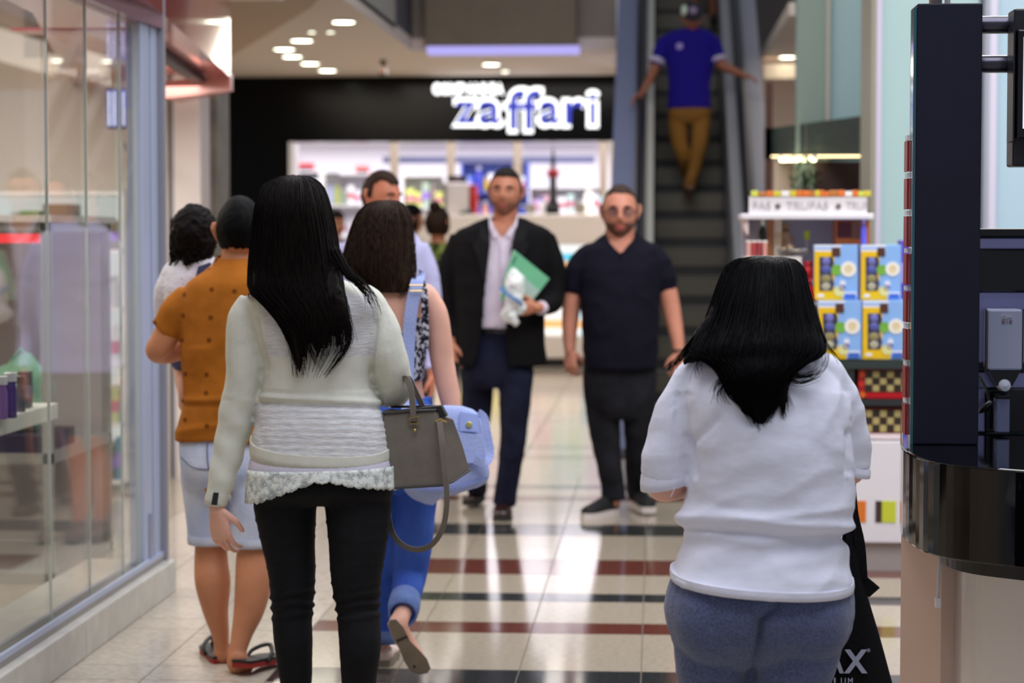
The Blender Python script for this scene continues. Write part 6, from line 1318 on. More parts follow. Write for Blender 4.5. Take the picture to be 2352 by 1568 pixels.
# light blue bag on her shoulder
BY = 7.22; M_LB = cloth('light_blue_canvas', (164, 178, 226), .05, 14, .3, 120)
bb = empty('shoulder_bag', pt(1040, 1145, BY), 'light blue canvas shoulder bag with brass snap behind the taupe handbag', 'bag')
def bp_(px, py, dy=0): return pt(px, py, BY+dy)
mb = MB(); R = []
for py, xl, xr, d in catmull([(932, 945, 1062, .03), (950, 925, 1098, .05), (1000, 915, 1112, .08), (1060, 915, 1120, .095), (1105, 925, 1124, .1), (1128, 945, 1102, .09), (1143, 975, 1040, .05), (1147, 995, 1020, .02)], 3):
    c = bp_((xl+xr)/2, py, 0); hw = (xr-xl)/2*BY/F; t_ = (py-932)/215
    R.append([c+Vector((hw*math.copysign(abs(math.cos(a))**.75, math.cos(a)), d*math.copysign(abs(math.sin(a))**.75, math.sin(a)), .02*math.cos(a)*t_)) for a in [2*math.pi*i/32 for i in range(32)]])
mb.rings(R); sb = mb.build('sack', M_LB, bb, smooth=True); displace(sb.data, folds(.003, (9, 9, 9), .001, (30, 30, 30), 30))
MB().prism([bp_(1050, 992, -.09), bp_(1108, 1000, -.085), bp_(1112, 1060, -.1), bp_(1046, 1066, -.11)], (0, .01, 0)).build('front_pocket', M_LB, sb)
MB().prism([bp_(1056, 945, -.055), bp_(1098, 952, -.05), bp_(1100, 992, -.08), bp_(1056, 990, -.085)], (0, .008, 0)).build('flap', mat('canvas_shade', (140, 156, 210), .8), sb)
MB().lathe([(0, -.006), (.0085, -.005), (.0105, 0), (.0105, .006)], bp_(1077, 975, -.077), 18, 'y').build('brass_snap', mat('snap_brass', (206, 200, 120), .35, metal=.6), sb, smooth='a')
strap('carry_loop', [bp_(1098, 948, -.03), bp_(1112, 960, -.04), bp_(1120, 1000, -.06), bp_(1126, 1040, -.075), bp_(1116, 1062, -.1), bp_(1090, 1056, -.11)], .026, M_LB, sb, .003)
strap('base_seam', [bp_(945, 1118, -.098), bp_(1000, 1124, -.11), bp_(1060, 1118, -.105), bp_(1118, 1096, -.07)], .008, mat('canvas_seam', (128, 142, 196), .8), sb, .003)
strap('long_strap', [bp_(938, 960, -.02), bp_(936, 900, .08), bp_(938, 800, .105), bp_(944, 720, .105), bp_(955, 660, .12), bp_(962, 636, .17), bp_(964, 632, .26)], .043, M_LB, bb, .003)
MB().tube([bp_(941, 655, .10), bp_(941, 668, .10), bp_(972, 668, .10), bp_(972, 655, .10)], .003, 6, close=True).build('strap_buckle', M_GOLD, bb)
# ------------------------------------------------------------------ generic clothed walker helpers
def trousers(f, rows, legs, m, vox=.009, seed=0, name='trousers', a1=.003):
    mb = MB(); f.torso(mb, rows)
    for l in legs: f.limb(mb, l, 18, cap='f')
    me = mb.fuse(vox, 3); displace(me, folds(a1, (7, 7, 9), .001, (20, 20, 30), seed)); return f.part(name, me, m)
def upper(f, rows, sleeves, m, vox=.009, seed=0, name='shirt', a1=.003):
    mb = MB(); f.torso(mb, rows)
    for l in sleeves: f.limb(mb, l, 16, cap='f')
    me = mb.fuse(vox, 3); displace(me, folds(a1, (7, 7, 9), .001, (20, 20, 30), seed)); return f.part(name, me, m)
def body(f, rows, limbs, hc, RH, hs, necks, hands, m, vox=.009, hv=.005):
    mb = MB(); f.torso(mb, rows)
    for l in limbs: f.limb(mb, l, 14)
    me1 = mb.fuse(vox, 3); mb = MB(); make_head(mb, hc, RH, hs)
    f.limb(mb, necks, 16); me2 = mb.fuse(hv, 1); ms = [me1, me2]
    if hands:
        mb = MB()
        for h in hands: hand(mb, *h)
        ms.append(mb.fuse(.004, 1))
    return f.part('body', join_meshes(ms), m)
# ------------------------------------------------------------------ 6. man in the lilac shirt
f = Fig(10.6, 880, 'person with dark receding hair in a pale lilac shirt, head turned aside, behind brown hair')
M_LIL = cloth('lilac_cotton', (188, 188, 226), .03, 10, .15, 160)
upper(f, [(512, 840, 915, .07, .01), (530, 812, 948, .095, 0), (560, 786, 972, .11, 0), (600, 776, 980, .12, 0), (680, 790, 972, .125, 0), (800, 800, 966, .125, 0), (860, 798, 968, .125, 0)],
      [[(800, 565, 0, 24), (780, 620, 0, 26), (772, 700, .0, 24), (772, 770, .03, 20), (776, 850, -.05, 17)], [(960, 565, 0, 24), (980, 620, 0, 27), (992, 700, .0, 24), (998, 770, .03, 20), (992, 850, -.05, 17)]], M_LIL, seed=40)
trousers(f, [(845, 802, 966, .12, 0), (900, 796, 970, .125, 0), (960, 800, 966, .12, 0), (985, 815, 950, .09, 0)], [[(842, 940, 0, 42), (840, 1040, .03, 36), (840, 1150, .05, 28), (838, 1232, .0, 27)], [(924, 940, 0, 42), (926, 1040, -.03, 36), (926, 1150, -.05, 28), (926, 1240, -.05, 27)]], cloth('warm_grey', (132, 128, 122), .05, 20, .2, 160), seed=41)
hc = f.p(876, 452, 0); RH = head_R(.95, .12)
body(f, [(515, 850, 905, .055, .01), (560, 800, 960, .085, 0), (700, 802, 958, .095, 0), (850, 812, 955, .1, 0), (960, 815, 950, .09, 0)], [[(800, 570, 0, 18), (772, 700, 0, 17), (774, 780, .03, 14), (776, 862, -.05, 12)], [(960, 570, 0, 18), (990, 700, 0, 17), (997, 780, .03, 14), (992, 862, -.05, 12)], [(842, 940, 0, 34), (840, 1235, 0, 16)], [(924, 940, 0, 34), (926, 1235, -.04, 16)]],
     hc, RH, 1.06, [(874, 480, .02, 25), (876, 520, .02, 27), (878, 545, .01, 34)], [(f.p(776, 860, -.05), (0, 0, -1), (1, .2, 0), (0, -1, 0), 1, .4), (f.p(992, 860, -.05), (0, 0, -1), (-1, .2, 0), (0, -1, 0), 1, .4)], skin('skin_ruddy', (196, 122, 92)))
short_hair(f, hc, RH, 1.06, lambda p: (p.z > .062 and p.y > -.085+max(0, abs(p.x)-.02)*1.6) or (p.y > -.01 and p.z > -.05 and p.z > -.02-.6*(p.y) and not (abs(p.x) > .06 and p.z < .0 and p.y < .035)), hair_mat('hair_brown_short', (40, 28, 22), (62, 44, 34)), .009)
face_bits(f, hc, RH, 1.06, H_BRN, M_LIP, skin('skin_ruddy', (196, 122, 92)))
mb = MB(); mb.rings([[f.p(876, py, .01)+Vector((r*math.cos(q*.26), r*.95*math.sin(q*.26), .012*math.sin(q*.26))) for q in range(24)] for py, r in ((506, .066), (510, .07), (528, .082), (530, .076), (508, .062))], cap=False); mb.build('collar', M_LIL, f.root, smooth=True)
for x, dy in ((838, 0), (926, -.05)): shoe(f, (f.p(x, 1240, 0).x, f.Y+dy+.06, 0), .28, .1, .08, 0, 'shoe', mat('shoe_brown', (70, 46, 34), .4), mat('shoe_sole', (40, 38, 36), .7))
# ------------------------------------------------------------------ 7. man in the dark suit jacket
f = Fig(11.57, 1160, 'person in a black suit jacket and dark jeans carrying a green folder, walking toward us')
SY = 11.57
M_SUIT = cloth('black_wool', (11, 10, 12), .08, 30, .2, 160, .85)
jr = [(500, 1118, 1205, .075, .01), (516, 1080, 1238, .10, .0), (535, 1046, 1268, .12, 0), (580, 1038, 1270, .135, -.01), (650, 1040, 1262, .145, -.01), (720, 1046, 1252, .15, -.01), (780, 1042, 1252, .15, -.01), (838, 1036, 1258, .145, -.01)]
mb = MB(); f.torso(mb, jr)
f.limb(mb, [(1058, 545, 0, 24), (1034, 610, .0, 27), (1026, 680, .02, 26), (1028, 740, .0, 23), (1036, 782, -.05, 20)], 18, cap='f')
f.limb(mb, [(1250, 545, 0, 26), (1268, 600, .0, 28), (1272, 650, .0, 27), (1270, 690, -.03, 25), (1258, 702, -.12, 21), (1244, 706, -.19, 17)], 18, cap='f')
me = mb.fuse(.0075, 3); displace(me, folds(.004, (7, 7, 8), .001, (20, 20, 20), 50))
def cut_front(me, Yp, fn):
    b_ = bmesh.new(); b_.from_mesh(me); kill = []
    for fc in b_.faces:
        c = fc.calc_center_median()
        if fc.normal.y < .5 and c.y < Yp and fn(1506+c.x/c.y*F, 542-(c.z-1.5)/c.y*F): kill.append(fc)
    bmesh.ops.delete(b_, geom=kill, context='FACES'); b_.to_mesh(me); b_.free()
def ip(y, tab):
    for (a, p), (b, q) in zip(tab, tab[1:]):
        if a <= y <= b: return p+(q-p)*(y-a)/(b-a)
    return tab[0][1] if y < tab[0][0] else tab[-1][1]
LB, RB = [(480, 1124), (500, 1122), (560, 1124), (620, 1118), (700, 1110), (745, 1108), (800, 1098), (860, 1084)], [(480, 1196), (500, 1192), (560, 1176), (640, 1166), (700, 1160), (745, 1162), (800, 1166), (860, 1172)]
b_ = bmesh.new(); b_.from_mesh(me); kill = []
for fc in b_.faces:
    c = fc.calc_center_median(); px = 1506+c.x/c.y*F; py = 542-(c.z-1.5)/c.y*F
    if fc.normal.y < .3 and c.y < SY and ip(py, LB) < px < ip(py, RB): kill.append(fc)
bmesh.ops.delete(b_, geom=kill, context='FACES'); b_.to_mesh(me); b_.free()
jk = f.part('suit_jacket', me, M_SUIT); sd = jk.modifiers.new('s', 'SOLIDIFY'); sd.thickness = .006
M_LAP = cloth('lapel_wool', (15, 14, 16), .08, 30, .2, 160, .7)
def lap(pts): MB().prism([f.p(a, b, d) for a, b, d in pts], (0, .006, 0)).build('lapel', M_LAP, jk)
lap([(1122, 498, -.09), (1126, 560, -.145), (1114, 660, -.162), (1096, 590, -.15), (1084, 560, -.135), (1100, 545, -.13), (1104, 510, -.09)])
lap([(1194, 498, -.09), (1176, 560, -.145), (1164, 660, -.162), (1196, 600, -.152), (1214, 566, -.135), (1206, 548, -.13), (1214, 514, -.09)])
M_SHT = cloth('pink_white_cotton', (226, 214, 228), .03, 16, .15, 160)
mb = MB(); f.torso(mb, [(512, 1128, 1194, .06, .005), (535, 1090, 1230, .095, 0), (600, 1070, 1240, .12, -.008), (700, 1072, 1232, .13, -.01), (752, 1076, 1230, .13, -.01)])
f.limb(mb, [(1268, 680, 0, 16), (1250, 704, -.15, 15.5), (1240, 706, -.215, 16)], 16, cap='f')
me = mb.fuse(.008, 3); displace(me, folds(.003, (7, 7, 10), .001, (20, 20, 20), 52))
cut_front(me, SY+.02, lambda x, y: y < 546 and abs(x-1154) < (548-y)*.75)
st = f.part('shirt', me, M_SHT)
M_RED2 = mat('collar_red', (190, 44, 60), .7)
def flat(name, pts, m, par, th=.005): MB().prism([f.p(a, b, d) for a, b, d in pts], (0, th, 0)).build(name, m, par)
flat('collar_wing', [(1122, 488, -.055), (1134, 520, -.11), (1147, 540, -.13), (1136, 548, -.126), (1122, 520, -.10)], M_SHT, st); flat('collar_wing', [(1190, 488, -.055), (1180, 516, -.11), (1164, 536, -.13), (1172, 546, -.126), (1188, 520, -.10)], M_SHT, st)
flat('collar_lining', [(1134, 522, -.108), (1147, 541, -.128), (1144, 545, -.125), (1130, 526, -.1)], M_RED2, st, .003)
MB().tube([f.p(1150, y, -.128-.012*min(1, (y-545)/60)) for y in range(548, 750, 10)], .004, 6).build('button_placket', M_SHT, st, smooth=True)
M_DJ = mat('dark_navy_denim', (17, 19, 36), .9, rgb2=(28, 31, 54), vs=7, bump=.25, bs=150, spec=.2)
tr = trousers(f, [(745, 1076, 1230, .12, 0), (800, 1066, 1230, .125, 0), (860, 1062, 1222, .125, 0), (890, 1080, 1205, .1, 0)],
         [[(1098, 850, .02, 41), (1094, 950, .06, 35), (1092, 1010, .12, 31), (1094, 1080, .28, 26), (1096, 1128, .42, 24)], [(1184, 850, -.02, 43), (1182, 950, -.06, 35), (1176, 1030, -.08, 30), (1166, 1100, -.05, 27), (1158, 1158, -.02, 27)]], M_DJ, seed=53)
mb = MB(); mb.rings([[f.p(1152, py, -.002)+Vector(((f.m(80)+k)*math.cos(q*.2), (.127+k)*math.sin(q*.2), 0)) for q in range(31)] for py, k in ((746, .002), (746, .006), (764, .006), (764, .002))], cap=False); blt = mb.build('belt', mat('belt_black', (12, 12, 13), .35), f.root)
MB().tube([f.p(1138, 748, -.14), f.p(1138, 763, -.14), f.p(1158, 763, -.14), f.p(1158, 748, -.14)], .003, 6, close=True).build('buckle', mat('buckle_steel', (120, 120, 124), .3, metal=.9), blt)
hc = f.p(1161, 442, -.015); RH = head_R(-.06, -.03, .05); HS_ = 1.09
SK_S = skin('skin_suit', (196, 130, 100))
body(f, [(505, 1135, 1188, .055, .01), (545, 1072, 1245, .09, 0), (700, 1080, 1225, .1, 0), (860, 1080, 1210, .1, 0)], [[(1055, 560, 0, 18), (1027, 680, .02, 17), (1036, 790, -.06, 12)], [(1250, 560, 0, 18), (1270, 690, -.02, 17), (1232, 706, -.24, 12.5)], [(1098, 860, .03, 32), (1096, 1130, .42, 16)], [(1184, 860, -.02, 32), (1158, 1160, -.02, 16)]],
     hc, RH, HS_, [(1161, 480, .015, 29), (1160, 520, .01, 29), (1158, 550, 0, 40)],
     [(f.p(1037, 786, -.06), (.12, -.1, -1), (.9, .4, 0), (.4, -.9, 0), 1.0, .6), (f.p(1234, 706, -.235), (-1, -.35, -.05), (.1, .9, .2), (0, -.3, 1), 1.0, .5)], SK_S, hv=.0042)
short_hair(f, hc, RH, HS_, lambda p: (p.z > .072-.1*max(0, abs(p.x)-.03)) or (p.y > -.012 and p.z > -.035 and not (abs(p.x) > .055 and p.z < -.0 and p.y < .03)), hair_mat('hair_dark_short', (26, 22, 20), (48, 42, 38)), .008)
face_bits(f, hc, RH, HS_, H_DBR, M_LIP, SK_S)
def stubble(f, hc, RH, hs, m, off=.0022): return short_hair(f, hc, RH, hs, lambda p: (p.z < -.045 and p.y < .02 and not (abs(p.x) < .02 and -.078 < p.z < -.052 and p.y < -.05)) or (abs(p.x) > .05 and -.06 < p.z < .01 and -.035 < p.y < .005), m, off, 'beard', .0004)
stubble(f, hc, RH, HS_, mat('stubble', (142, 94, 74), .8, var=.15, vs=60))
M_SB, M_SS = mat('shoe_dark_brown', (44, 26, 22), .25, coat=.3), mat('shoe_sole', (40, 38, 36), .7)
shoe(f, (f.p(1097, 1130, .5).x, SY+.62, .015), .29, .105, .085, -.12, 'shoe', M_SB, M_SS, .0)
shoe(f, (f.p(1158, 1150, .06).x, SY+.09, 0), .29, .108, .09, .02, 'shoe', M_SB, M_SS)
fo = empty('folder', pt(1205, 690, SY-.28), 'mint green folder tucked under the arm of the black suit jacket', 'folder')
def fp(px, py, d=0): return pt(px, py, SY-.235+d)
M_FOL = mat('mint_card', (112, 190, 146), .5, var=.04, vs=8)
MB().prism([fp(1181, 574), fp(1262, 640), fp(1222, 692, .0), (fp(1150, 690)), fp(1157, 640)], (0, .012, 0)).build('cover', M_FOL, fo)
MB().prism([fp(1199, 632, -.003), fp(1240, 668, -.003), fp(1220, 690, -.003), fp(1180, 680, -.003)], (0, .003, 0)).build('pale_label', mat('folder_label', (170, 196, 186), .5), fo)
MB().prism([fp(1183, 590, -.003), fp(1189, 586, -.003), fp(1180, 606, -.003), fp(1175, 604, -.003)], (0, .003, 0)).build('dark_mark', mat('folder_mark', (60, 120, 96), .5), fo)
MB().prism([fp(1178, 574, .013), fp(1184, 577, .013), fp(1154, 680, .013), fp(1147, 678, .013)], (0, .006, 0)).build('paper_sheets', M_WHITE, fo)
wb = empty('plastic_bag', pt(1180, 740, SY-.32), 'crumpled white plastic bag with a blue tie in the suited hand', 'bag')
M_PB = mat('white_plastic', (240, 240, 238), .35, rgb2=(222, 232, 226), vs=12)
mb = MB()
f.limb(mb, [(1180, 628, -.30, 14), (1182, 645, -.30, 22), (1182, 668, -.30, 22), (1178, 690, -.30, 18), (1170, 708, -.30, 13), (1172, 724, -.29, 14), (1182, 742, -.28, 9)], 14); f.limb(mb, [(1185, 690, -.29, 14), (1196, 705, -.29, 12), (1192, 716, -.28, 8)], 12)
f.limb(mb, [(1168, 700, -.30, 10), (1160, 720, -.29, 10), (1166, 735, -.28, 7)], 10)
me = mb.fuse(.006, 1); displace(me, lambda co, n: .012*noise.noise(co*22)+.006*noise.noise(co*55)); link_mesh('bag_film', me, wb, M_PB)
strap('blue_tie', [f.p(1148, 660, -.345), f.p(1162, 672, -.36), f.p(1176, 683, -.36), f.p(1192, 692, -.34), f.p(1200, 700, -.32)], .014, mat('tie_blue', (80, 140, 210), .5), wb, .003)
# ------------------------------------------------------------------ 8. man in the navy polo
f = Fig(11.65, 1422, 'person with glasses and beard in a navy polo shirt and black trousers, walking toward us'); PY_ = 11.65
M_NVP = cloth('navy_pique', (13, 13, 28), .06, 30, .2, 180, .85)
pl = upper(f, [(536, 1388, 1462, .065, .01), (556, 1362, 1492, .10, .0), (580, 1338, 1515, .125, -.005), (630, 1330, 1520, .15, -.02), (700, 1334, 1514, .165, -.03), (780, 1338, 1512, .17, -.035), (838, 1340, 1510, .165, -.03), (846, 1342, 1508, .16, -.03)],
      [[(1376, 578, 0, 24), (1350, 590, 0, 30), (1325, 630, .0, 32), (1315, 672, .0, 27)], [(1474, 578, 0, 24), (1500, 590, 0, 30), (1522, 630, .0, 31), (1531, 668, .0, 26)]], M_NVP, seed=60, a1=.006)
pl.data.transform(Matrix.Translation(WL[pl])); cut_front(pl.data, PY_+.02, lambda x, y: y < 582 and abs(x-1425) < (584-y)*.85); pl.data.transform(Matrix.Translation(-WL[pl]))
mb = MB()
for s_, pts_ in ((0, [(1396, 545, -.06), (1404, 566, -.115), (1424, 580, -.135), (1412, 590, -.135), (1388, 572, -.10), (1384, 550, -.05)]), (1, [(1462, 545, -.06), (1452, 566, -.115), (1426, 580, -.135), (1440, 590, -.135), (1466, 572, -.10), (1470, 550, -.05)])): MB().prism([f.p(a, b, d) for a, b, d in pts_], (0, .007, 0)).build('collar_wing', M_NVP, pl)
MB().rings([[f.p(1425, py, .012)+Vector((r*math.cos(q*.26), r*.9*math.sin(q*.26), .024*math.sin(q*.26))) for q in range(-1, 14)] for py, r in ((533, .082), (537, .088), (556, .098), (556, .09), (537, .078))], cap=False, close=False).build('collar_band', M_NVP, pl, smooth=True)
MB().tube([f.p(1425, y, -.14-.0004*(y-580)) for y in range(582, 640, 8)], .005, 6).build('placket', M_NVP, pl, smooth=True)
M_BKJ = mat('washed_black_denim', (20, 20, 24), .9, rgb2=(36, 36, 42), vs=8, bump=.25, bs=150, spec=.2)
trousers(f, [(830, 1342, 1508, .14, -.01), (880, 1338, 1508, .145, 0), (930, 1345, 1500, .13, 0), (960, 1365, 1480, .1, 0)],
         [[(1384, 910, 0, 42), (1388, 980, .0, 37), (1398, 1060, -.02, 30), (1406, 1110, .0, 28), (1410, 1150, .0, 28)], [(1464, 910, 0, 42), (1468, 980, .04, 36), (1464, 1060, .12, 29), (1462, 1110, .22, 25), (1464, 1142, .26, 24)]], M_BKJ, seed=61)
hc = f.p(1424, 487, -.02); RH = head_R(.03, .02, .0); SK_P = skin('skin_pinkish', (212, 144, 118))
body(f, [(545, 1395, 1455, .06, .01), (585, 1355, 1495, .1, 0), (700, 1352, 1500, .12, -.02), (840, 1352, 1500, .12, -.01), (930, 1360, 1490, .11, 0)], [[(1350, 595, 0, 24), (1318, 672, .0, 23), (1311, 720, .0, 21), (1308, 770, -.01, 17), (1309, 806, -.02, 13.5)], [(1500, 595, 0, 24), (1530, 660, .0, 23), (1544, 720, .0, 21), (1556, 780, -.02, 16), (1559, 812, -.03, 13)], [(1384, 920, 0, 33), (1408, 1150, 0, 17)], [(1464, 920, 0, 33), (1464, 1140, .26, 17)]],
     hc, RH, 1.21, [(1424, 525, .01, 34), (1425, 560, .01, 35), (1425, 590, 0, 48)],
     [(f.p(1309, 802, -.02), (.05, -.05, -1), (.5, .85, 0), (.85, -.5, 0), 1.05, .5), (f.p(1559, 808, -.03), (-.02, -.05, -1), (-.6, .8, 0), (-.8, -.6, 0), 1.0, .6)], SK_P, hv=.0045)
short_hair(f, hc, RH, 1.21, lambda p: (p.z > .082-.5*max(0, abs(p.x)-.035) and p.y > -.075) or (p.y > -.01 and p.z > -.02 and not (abs(p.x) > .055 and p.z < .0 and p.y < .03)), hair_mat('hair_greying', (44, 34, 29), (84, 68, 58)), .007)
face_bits(f, hc, RH, 1.21, H_BRN, mat('lip_red', (186, 84, 78), .45), SK_P)
stubble(f, hc, RH, 1.21, mat('beard_brown', (104, 70, 56), .85, var=.2, vs=60), .004)
gl = empty('glasses_pivot', hc, kind=None)
bpy.data.objects.remove(gl)
M_GFR = mat('frame_dark', (34, 24, 26), .3)
def HP(x, y, z): return hc+RH @ (Vector((x, y, z))*1.21)
first = None
for sx in (-1, 1):
    o = MB().tube([HP(sx*(.033+.022*math.cos(q)), -.1-.0*abs(math.cos(q)), .001+.0155*math.sin(q)) for q in [2*math.pi*k/18 for k in range(18)]], .0030, 6, close=True).build('glasses_frame', M_GFR, f.root if first is None else first, smooth=True)
    first = first or o
    MB().tube([HP(sx*.055, -.098, .006), HP(sx*.075, -.06, .006), HP(sx*.078, .0, .004)], .0024, 6).build('temple_arm', M_GFR, first)
    MB().lathe([(0, 0), (.018*1.21, .0006), (.018*1.21, .0014), (0, .0012)], HP(sx*.033, -.1, .001), 18, 'y').build('lens', glass_mat('lens_glass', (240, 240, 245), .3), first)
MB().tube([HP(-.012, -.1, .004), HP(0, -.103, .008), HP(.012, -.1, .004)], .0018, 6).build('bridge', M_GFR, first)
M_SNK, M_SNS = mat('sneaker_black', (16, 15, 17), .7), mat('sneaker_sole', (226, 216, 210), .5)
shoe(f, (f.p(1411, 1150, .04).x, PY_+.05, 0), .29, .105, .085, -.55, 'sneaker', M_SNK, M_SNS, 0, .035)
shoe(f, (f.p(1463, 1145, .3).x, PY_+.3, .01), .29, .105, .085, .25, 'sneaker', M_SNK, M_SNS, 0, .035)
MB().tube([f.p(1559+15*math.cos(q), 806+2*math.sin(q), -.03+.034*math.sin(q)) for q in [2*math.pi*k/16 for k in range(16)]], .005, 6, close=True).build('wristband', mat('band_dark', (22, 20, 24), .5), f.root, smooth=True)
# ------------------------------------------------------------------ 9. man on the escalator
f = Fig(18.9, 1585, 'person in a royal blue T-shirt, khaki trousers and cap riding down the escalator', z=1.86)
M_ROY = cloth('royal_blue_cotton', (30, 18, 128), .04, 10, .15, 160); M_KHA = cloth('khaki_twill', (136, 94, 40), .05, 10, .2, 150)
ts = upper(f, [(66, 1568, 1612, .07, .01), (76, 1535, 1634, .10, 0), (92, 1520, 1646, .115, 0), (140, 1530, 1640, .125, 0), (200, 1536, 1630, .13, 0), (250, 1532, 1634, .13, 0)],
      [[(1532, 90, 0, 17), (1518, 120, .0, 19), (1508, 150, -.02, 17)], [(1634, 90, 0, 17), (1644, 118, .0, 18), (1651, 145, -.02, 16)]], M_ROY, .01, 70)
for a, b, r in (((1510, 136, -.01), (1506, 146, -.02), 20), ((1648, 134, -.01), (1651, 142, -.02), 18.5)):
    MB().tube([f.p(*a), f.p(*b)], f.m(r), 18, cap='f').build('white_sleeve_band', mat('band_white', (190, 180, 200), .8), ts, smooth='a')
MB().lathe([(0, -.004), (.028, -.003), (.03, .01)], f.p(1561, 106, -.118), 14, 'y').build('chest_print', mat('print_lilac', (170, 150, 210), .7), ts)
trousers(f, [(240, 1537, 1632, .12, 0), (265, 1535, 1632, .125, 0), (285, 1545, 1620, .1, 0)], [[(1558, 275, 0, 23), (1560, 320, -.04, 20), (1570, 360, -.06, 16), (1578, 395, .1, 13), (1582, 402, .2, 12)], [(1610, 275, 0, 23), (1606, 330, -.1, 19), (1596, 380, -.14, 15), (1586, 415, -.16, 13), (1580, 440, -.16, 13)]], M_KHA, .01, 71)
hc = f.p(1590, 42, -.03); RH = head_R(.05, .3)
body(f, [(68, 1572, 1608, .055, .01), (90, 1535, 1630, .09, 0), (180, 1545, 1622, .1, 0), (270, 1545, 1620, .1, 0)], [[(1530, 92, 0, 13), (1506, 150, -.02, 13), (1494, 180, -.06, 10), (1476, 212, -.13, 7.5)], [(1636, 92, 0, 13), (1654, 145, -.03, 13), (1680, 160, -.06, 10), (1706, 172, -.10, 7.5)], [(1558, 275, 0, 19), (1570, 360, -.05, 11), (1584, 404, .2, 8)], [(1610, 275, 0, 19), (1596, 380, -.14, 11), (1580, 445, -.16, 8)]],
     hc, RH, 1.08, [(1590, 60, 0, 15), (1590, 80, 0, 17), (1590, 95, 0, 24)], [(f.p(1477, 211, -.13), (-.7, -.3, -.5), (.3, .2, -1), (.3, -1, 0), 1.05, .35), (f.p(1704, 171, -.10), (.85, -.3, -.25), (-.2, .2, -1), (-.3, -1, 0), 1.05, .35)], skin('skin_esc', (150, 92, 66)), .01)
face_bits(f, hc, RH, 1.08, H_DBR, M_LIP, skin('skin_esc', (150, 92, 66)))
cp = short_hair(f, hc, RH, 1.08, lambda p: p.z > .02+.25*min(0, p.y+.02), mat('cap_navy', (36, 32, 44), .8), .016, 'cap', .0)
MB().prism([hc+RH @ Vector((x, y, z)) for x, y, z in ((-.065, -.085, .05), (-.055, -.15, .035), (0, -.175, .03), (.055, -.15, .035), (.065, -.085, .05))], (0, 0, .008)).build('brim', mat('cap_navy', (36, 32, 44), .8), cp)
MB().lathe([(0, -.003), (.03, -.002), (.032, .006)], hc+RH @ Vector((0, -.1, .09)), 12, 'y').build('cap_patch', mat('cap_patch', (150, 130, 160), .7), cp)
MB().ell(hc+RH @ Vector((-.07, -.03, .07)), .03, .06, .05, 3, rot=RH).build('pale_side_panel', mat('cap_pale', (186, 172, 160), .8), cp, smooth=True)
shoe(f, (f.p(1583, 395, .25).x, 19.12, 2.12), .27, .1, .08, .1, 'shoe', mat('shoe_black2', (18, 16, 16), .6), M_SS, .0)
shoe(f, (f.p(1578, 445, -.12).x, 18.8, 1.876), .27, .1, .08, .1, 'shoe', mat('shoe_tan', (120, 78, 40), .6), M_SS, .0)
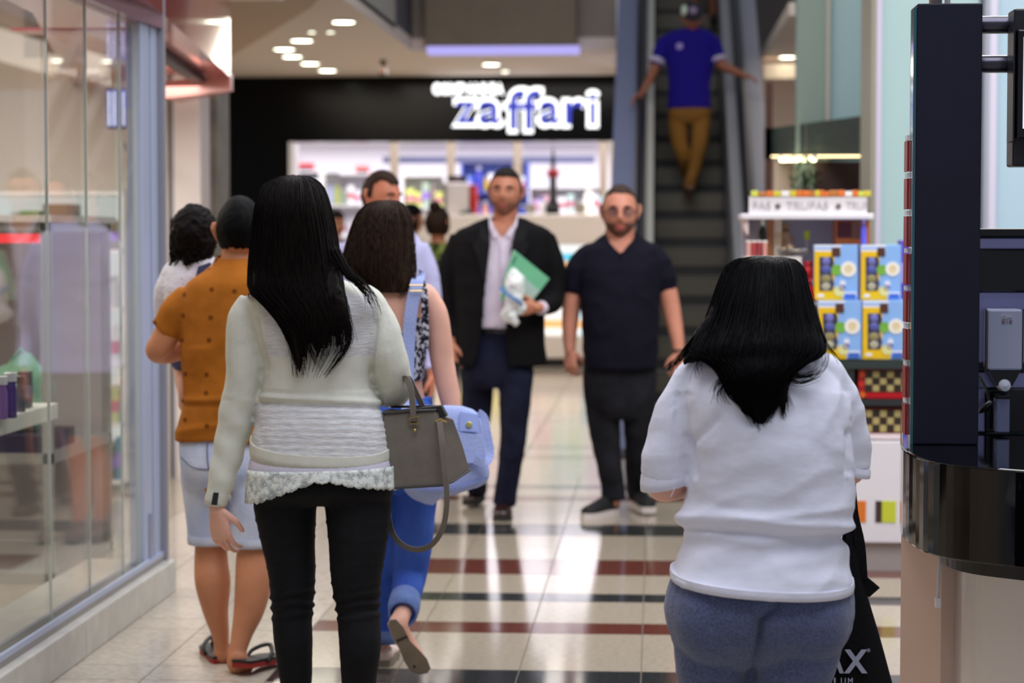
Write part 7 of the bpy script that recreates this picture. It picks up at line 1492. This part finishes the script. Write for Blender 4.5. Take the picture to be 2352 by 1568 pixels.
# ------------------------------------------------------------------ 10-13. people half hidden in the distance
def simple(Y, cx, top, lab, m_top, m_bot, m_sk, m_hair, yaw, z=0, w=.44, arm=None, bun=False, hs=1.0, hv=.012, shorts=False):
    """standing figure of real size: cx = pixel column, top = pixel row of the crown at depth Y"""
    f = Fig(Y, cx, lab, z=z); H = pt(cx, top, Y).z-z; x = f.root.location.x; k = H/1.7
    def q(dx, zz, dy=0): # metres to the (px, py) that the helpers use
        return (1506+(x+dx)/ (Y+dy)*F, 542-(z+zz*k-1.5)/(Y+dy)*F, dy)
    s_ = F/Y
    def row(zz, hw, d, dy=0): a = q(-hw, zz, 0); b = q(hw, zz, 0); return (a[1], a[0], b[0], d, dy)
    def L(*pts): return [q(dx, zz, dy)+(r*s_,) for dx, zz, dy, r in pts]
    h = w/2
    upper(f, [row(1.44, .08, .07), row(1.40, h*.8, .1), row(1.32, h*.98, .115), row(1.1, h*.86, .12), row(.92, h*.88, .12)], [L((-h*.9, 1.35, 0, .055), (-h*1.08, 1.2, 0, .06), (-h*1.12, 1.08, 0, .052)), L((h*.9, 1.35, 0, .055), (h*1.08, 1.2, 0, .06), (h*1.12, 1.08, 0, .052))], m_top, hv, int(cx))
    trousers(f, [row(.95, h*.82, .11), row(.82, h*.86, .12), row(.74, h*.8, .1)], [L((sx*.09, .8, 0, .088), (sx*.09, .6, 0, .076), (sx*.09, .5, 0, .074)) if shorts else L((sx*.09, .8, 0, .088), (sx*.09, .5, 0, .07), (sx*.09, .1, 0, .055)) for sx in (-1, 1)], m_bot, hv, int(cx)+1)
    hc = f.p(*q(0, 1.575, 0)); RH = head_R(yaw, 0)
    ra = L((h*.9, 1.35, 0, .045), (h*1.12, 1.08, 0, .045), (h*1.1, .85, -.04, .03)) if arm is None else arm
    la = L((-h*.9, 1.35, 0, .045), (-h*1.12, 1.08, 0, .045), (-h*1.1, .85, -.04, .03))
    hd = [(f.p(*la[-1][:3]), (0, -.1, -1), (1, 0, 0), (0, -1, 0), 1, .4), (f.p(*ra[-1][:3]), (0, -.1, -1), (-1, 0, 0), (0, -1, 0), 1, .4)]
    body(f, [row(1.45, .05, .05), row(1.36, h*.8, .08), row(1.1, h*.7, .09), row(.8, h*.75, .09)], [la, ra, L((-.09, .8, 0, .07), (-.09, .04, 0, .035)), L((.09, .8, 0, .07), (.09, .04, 0, .035))], hc, RH, hs*k, L((0, 1.52, .02, .05), (0, 1.44, .015, .055), (0, 1.38, 0, .07)), hd, m_sk, hv, .006)
    hr = short_hair(f, hc, RH, hs*k, lambda p: p.z > .05 or (p.y > -.02 and p.z > -.07), m_hair, .014)
    if bun: MB().ell(hc+RH @ Vector((.0, .055, .125)), .045, .045, .04, 3).build('hair_bun', m_hair, hr, smooth=True)
    face_bits(f, hc, RH, hs*k, m_hair, M_LIP, m_sk)
    for sx in (-.09, .09): shoe(f, (x+sx, Y+.05, z), .25, .09, .07, yaw, 'shoe', mat('shoe_black2', (18, 16, 16), .6), M_SS)
    return f
M_CAMO = pattern_mat('camo_green', (34, 46, 24), (120, 134, 60), 14, .46, .56)
simple(15.6, 1006, 474, 'person with a brown hair bun and green camouflage top, behind the suit jacket shoulder', M_CAMO, mat('dark_trouser', (40, 40, 46), .8), SK_T, H_BRN, BK-.3, bun=True, w=.40)
simple(16.8, 944, 468, 'person with short black hair and cream top, seen past the lilac shirt', mat('cream_top', (206, 196, 170), .8), mat('dark_trouser', (40, 40, 46), .8), SK_T, H_BLK, 2.2, w=.4)
simple(17.6, 770, 480, 'person in grey barely visible between the two long-haired walkers', mat('grey_top', (150, 146, 160), .8), mat('dark_trouser', (40, 40, 46), .8), SK_T, H_DBR, .9, w=.4)
simple(22, 1618, -328, 'person in shorts whose bare calf shows at the top edge behind the cap', mat('dark_top', (60, 40, 50), .8), mat('dark_trouser', (40, 40, 46), .8), skin('skin_esc', (150, 92, 66)), H_DBR, 0, z=3.63, w=.38, shorts=True)
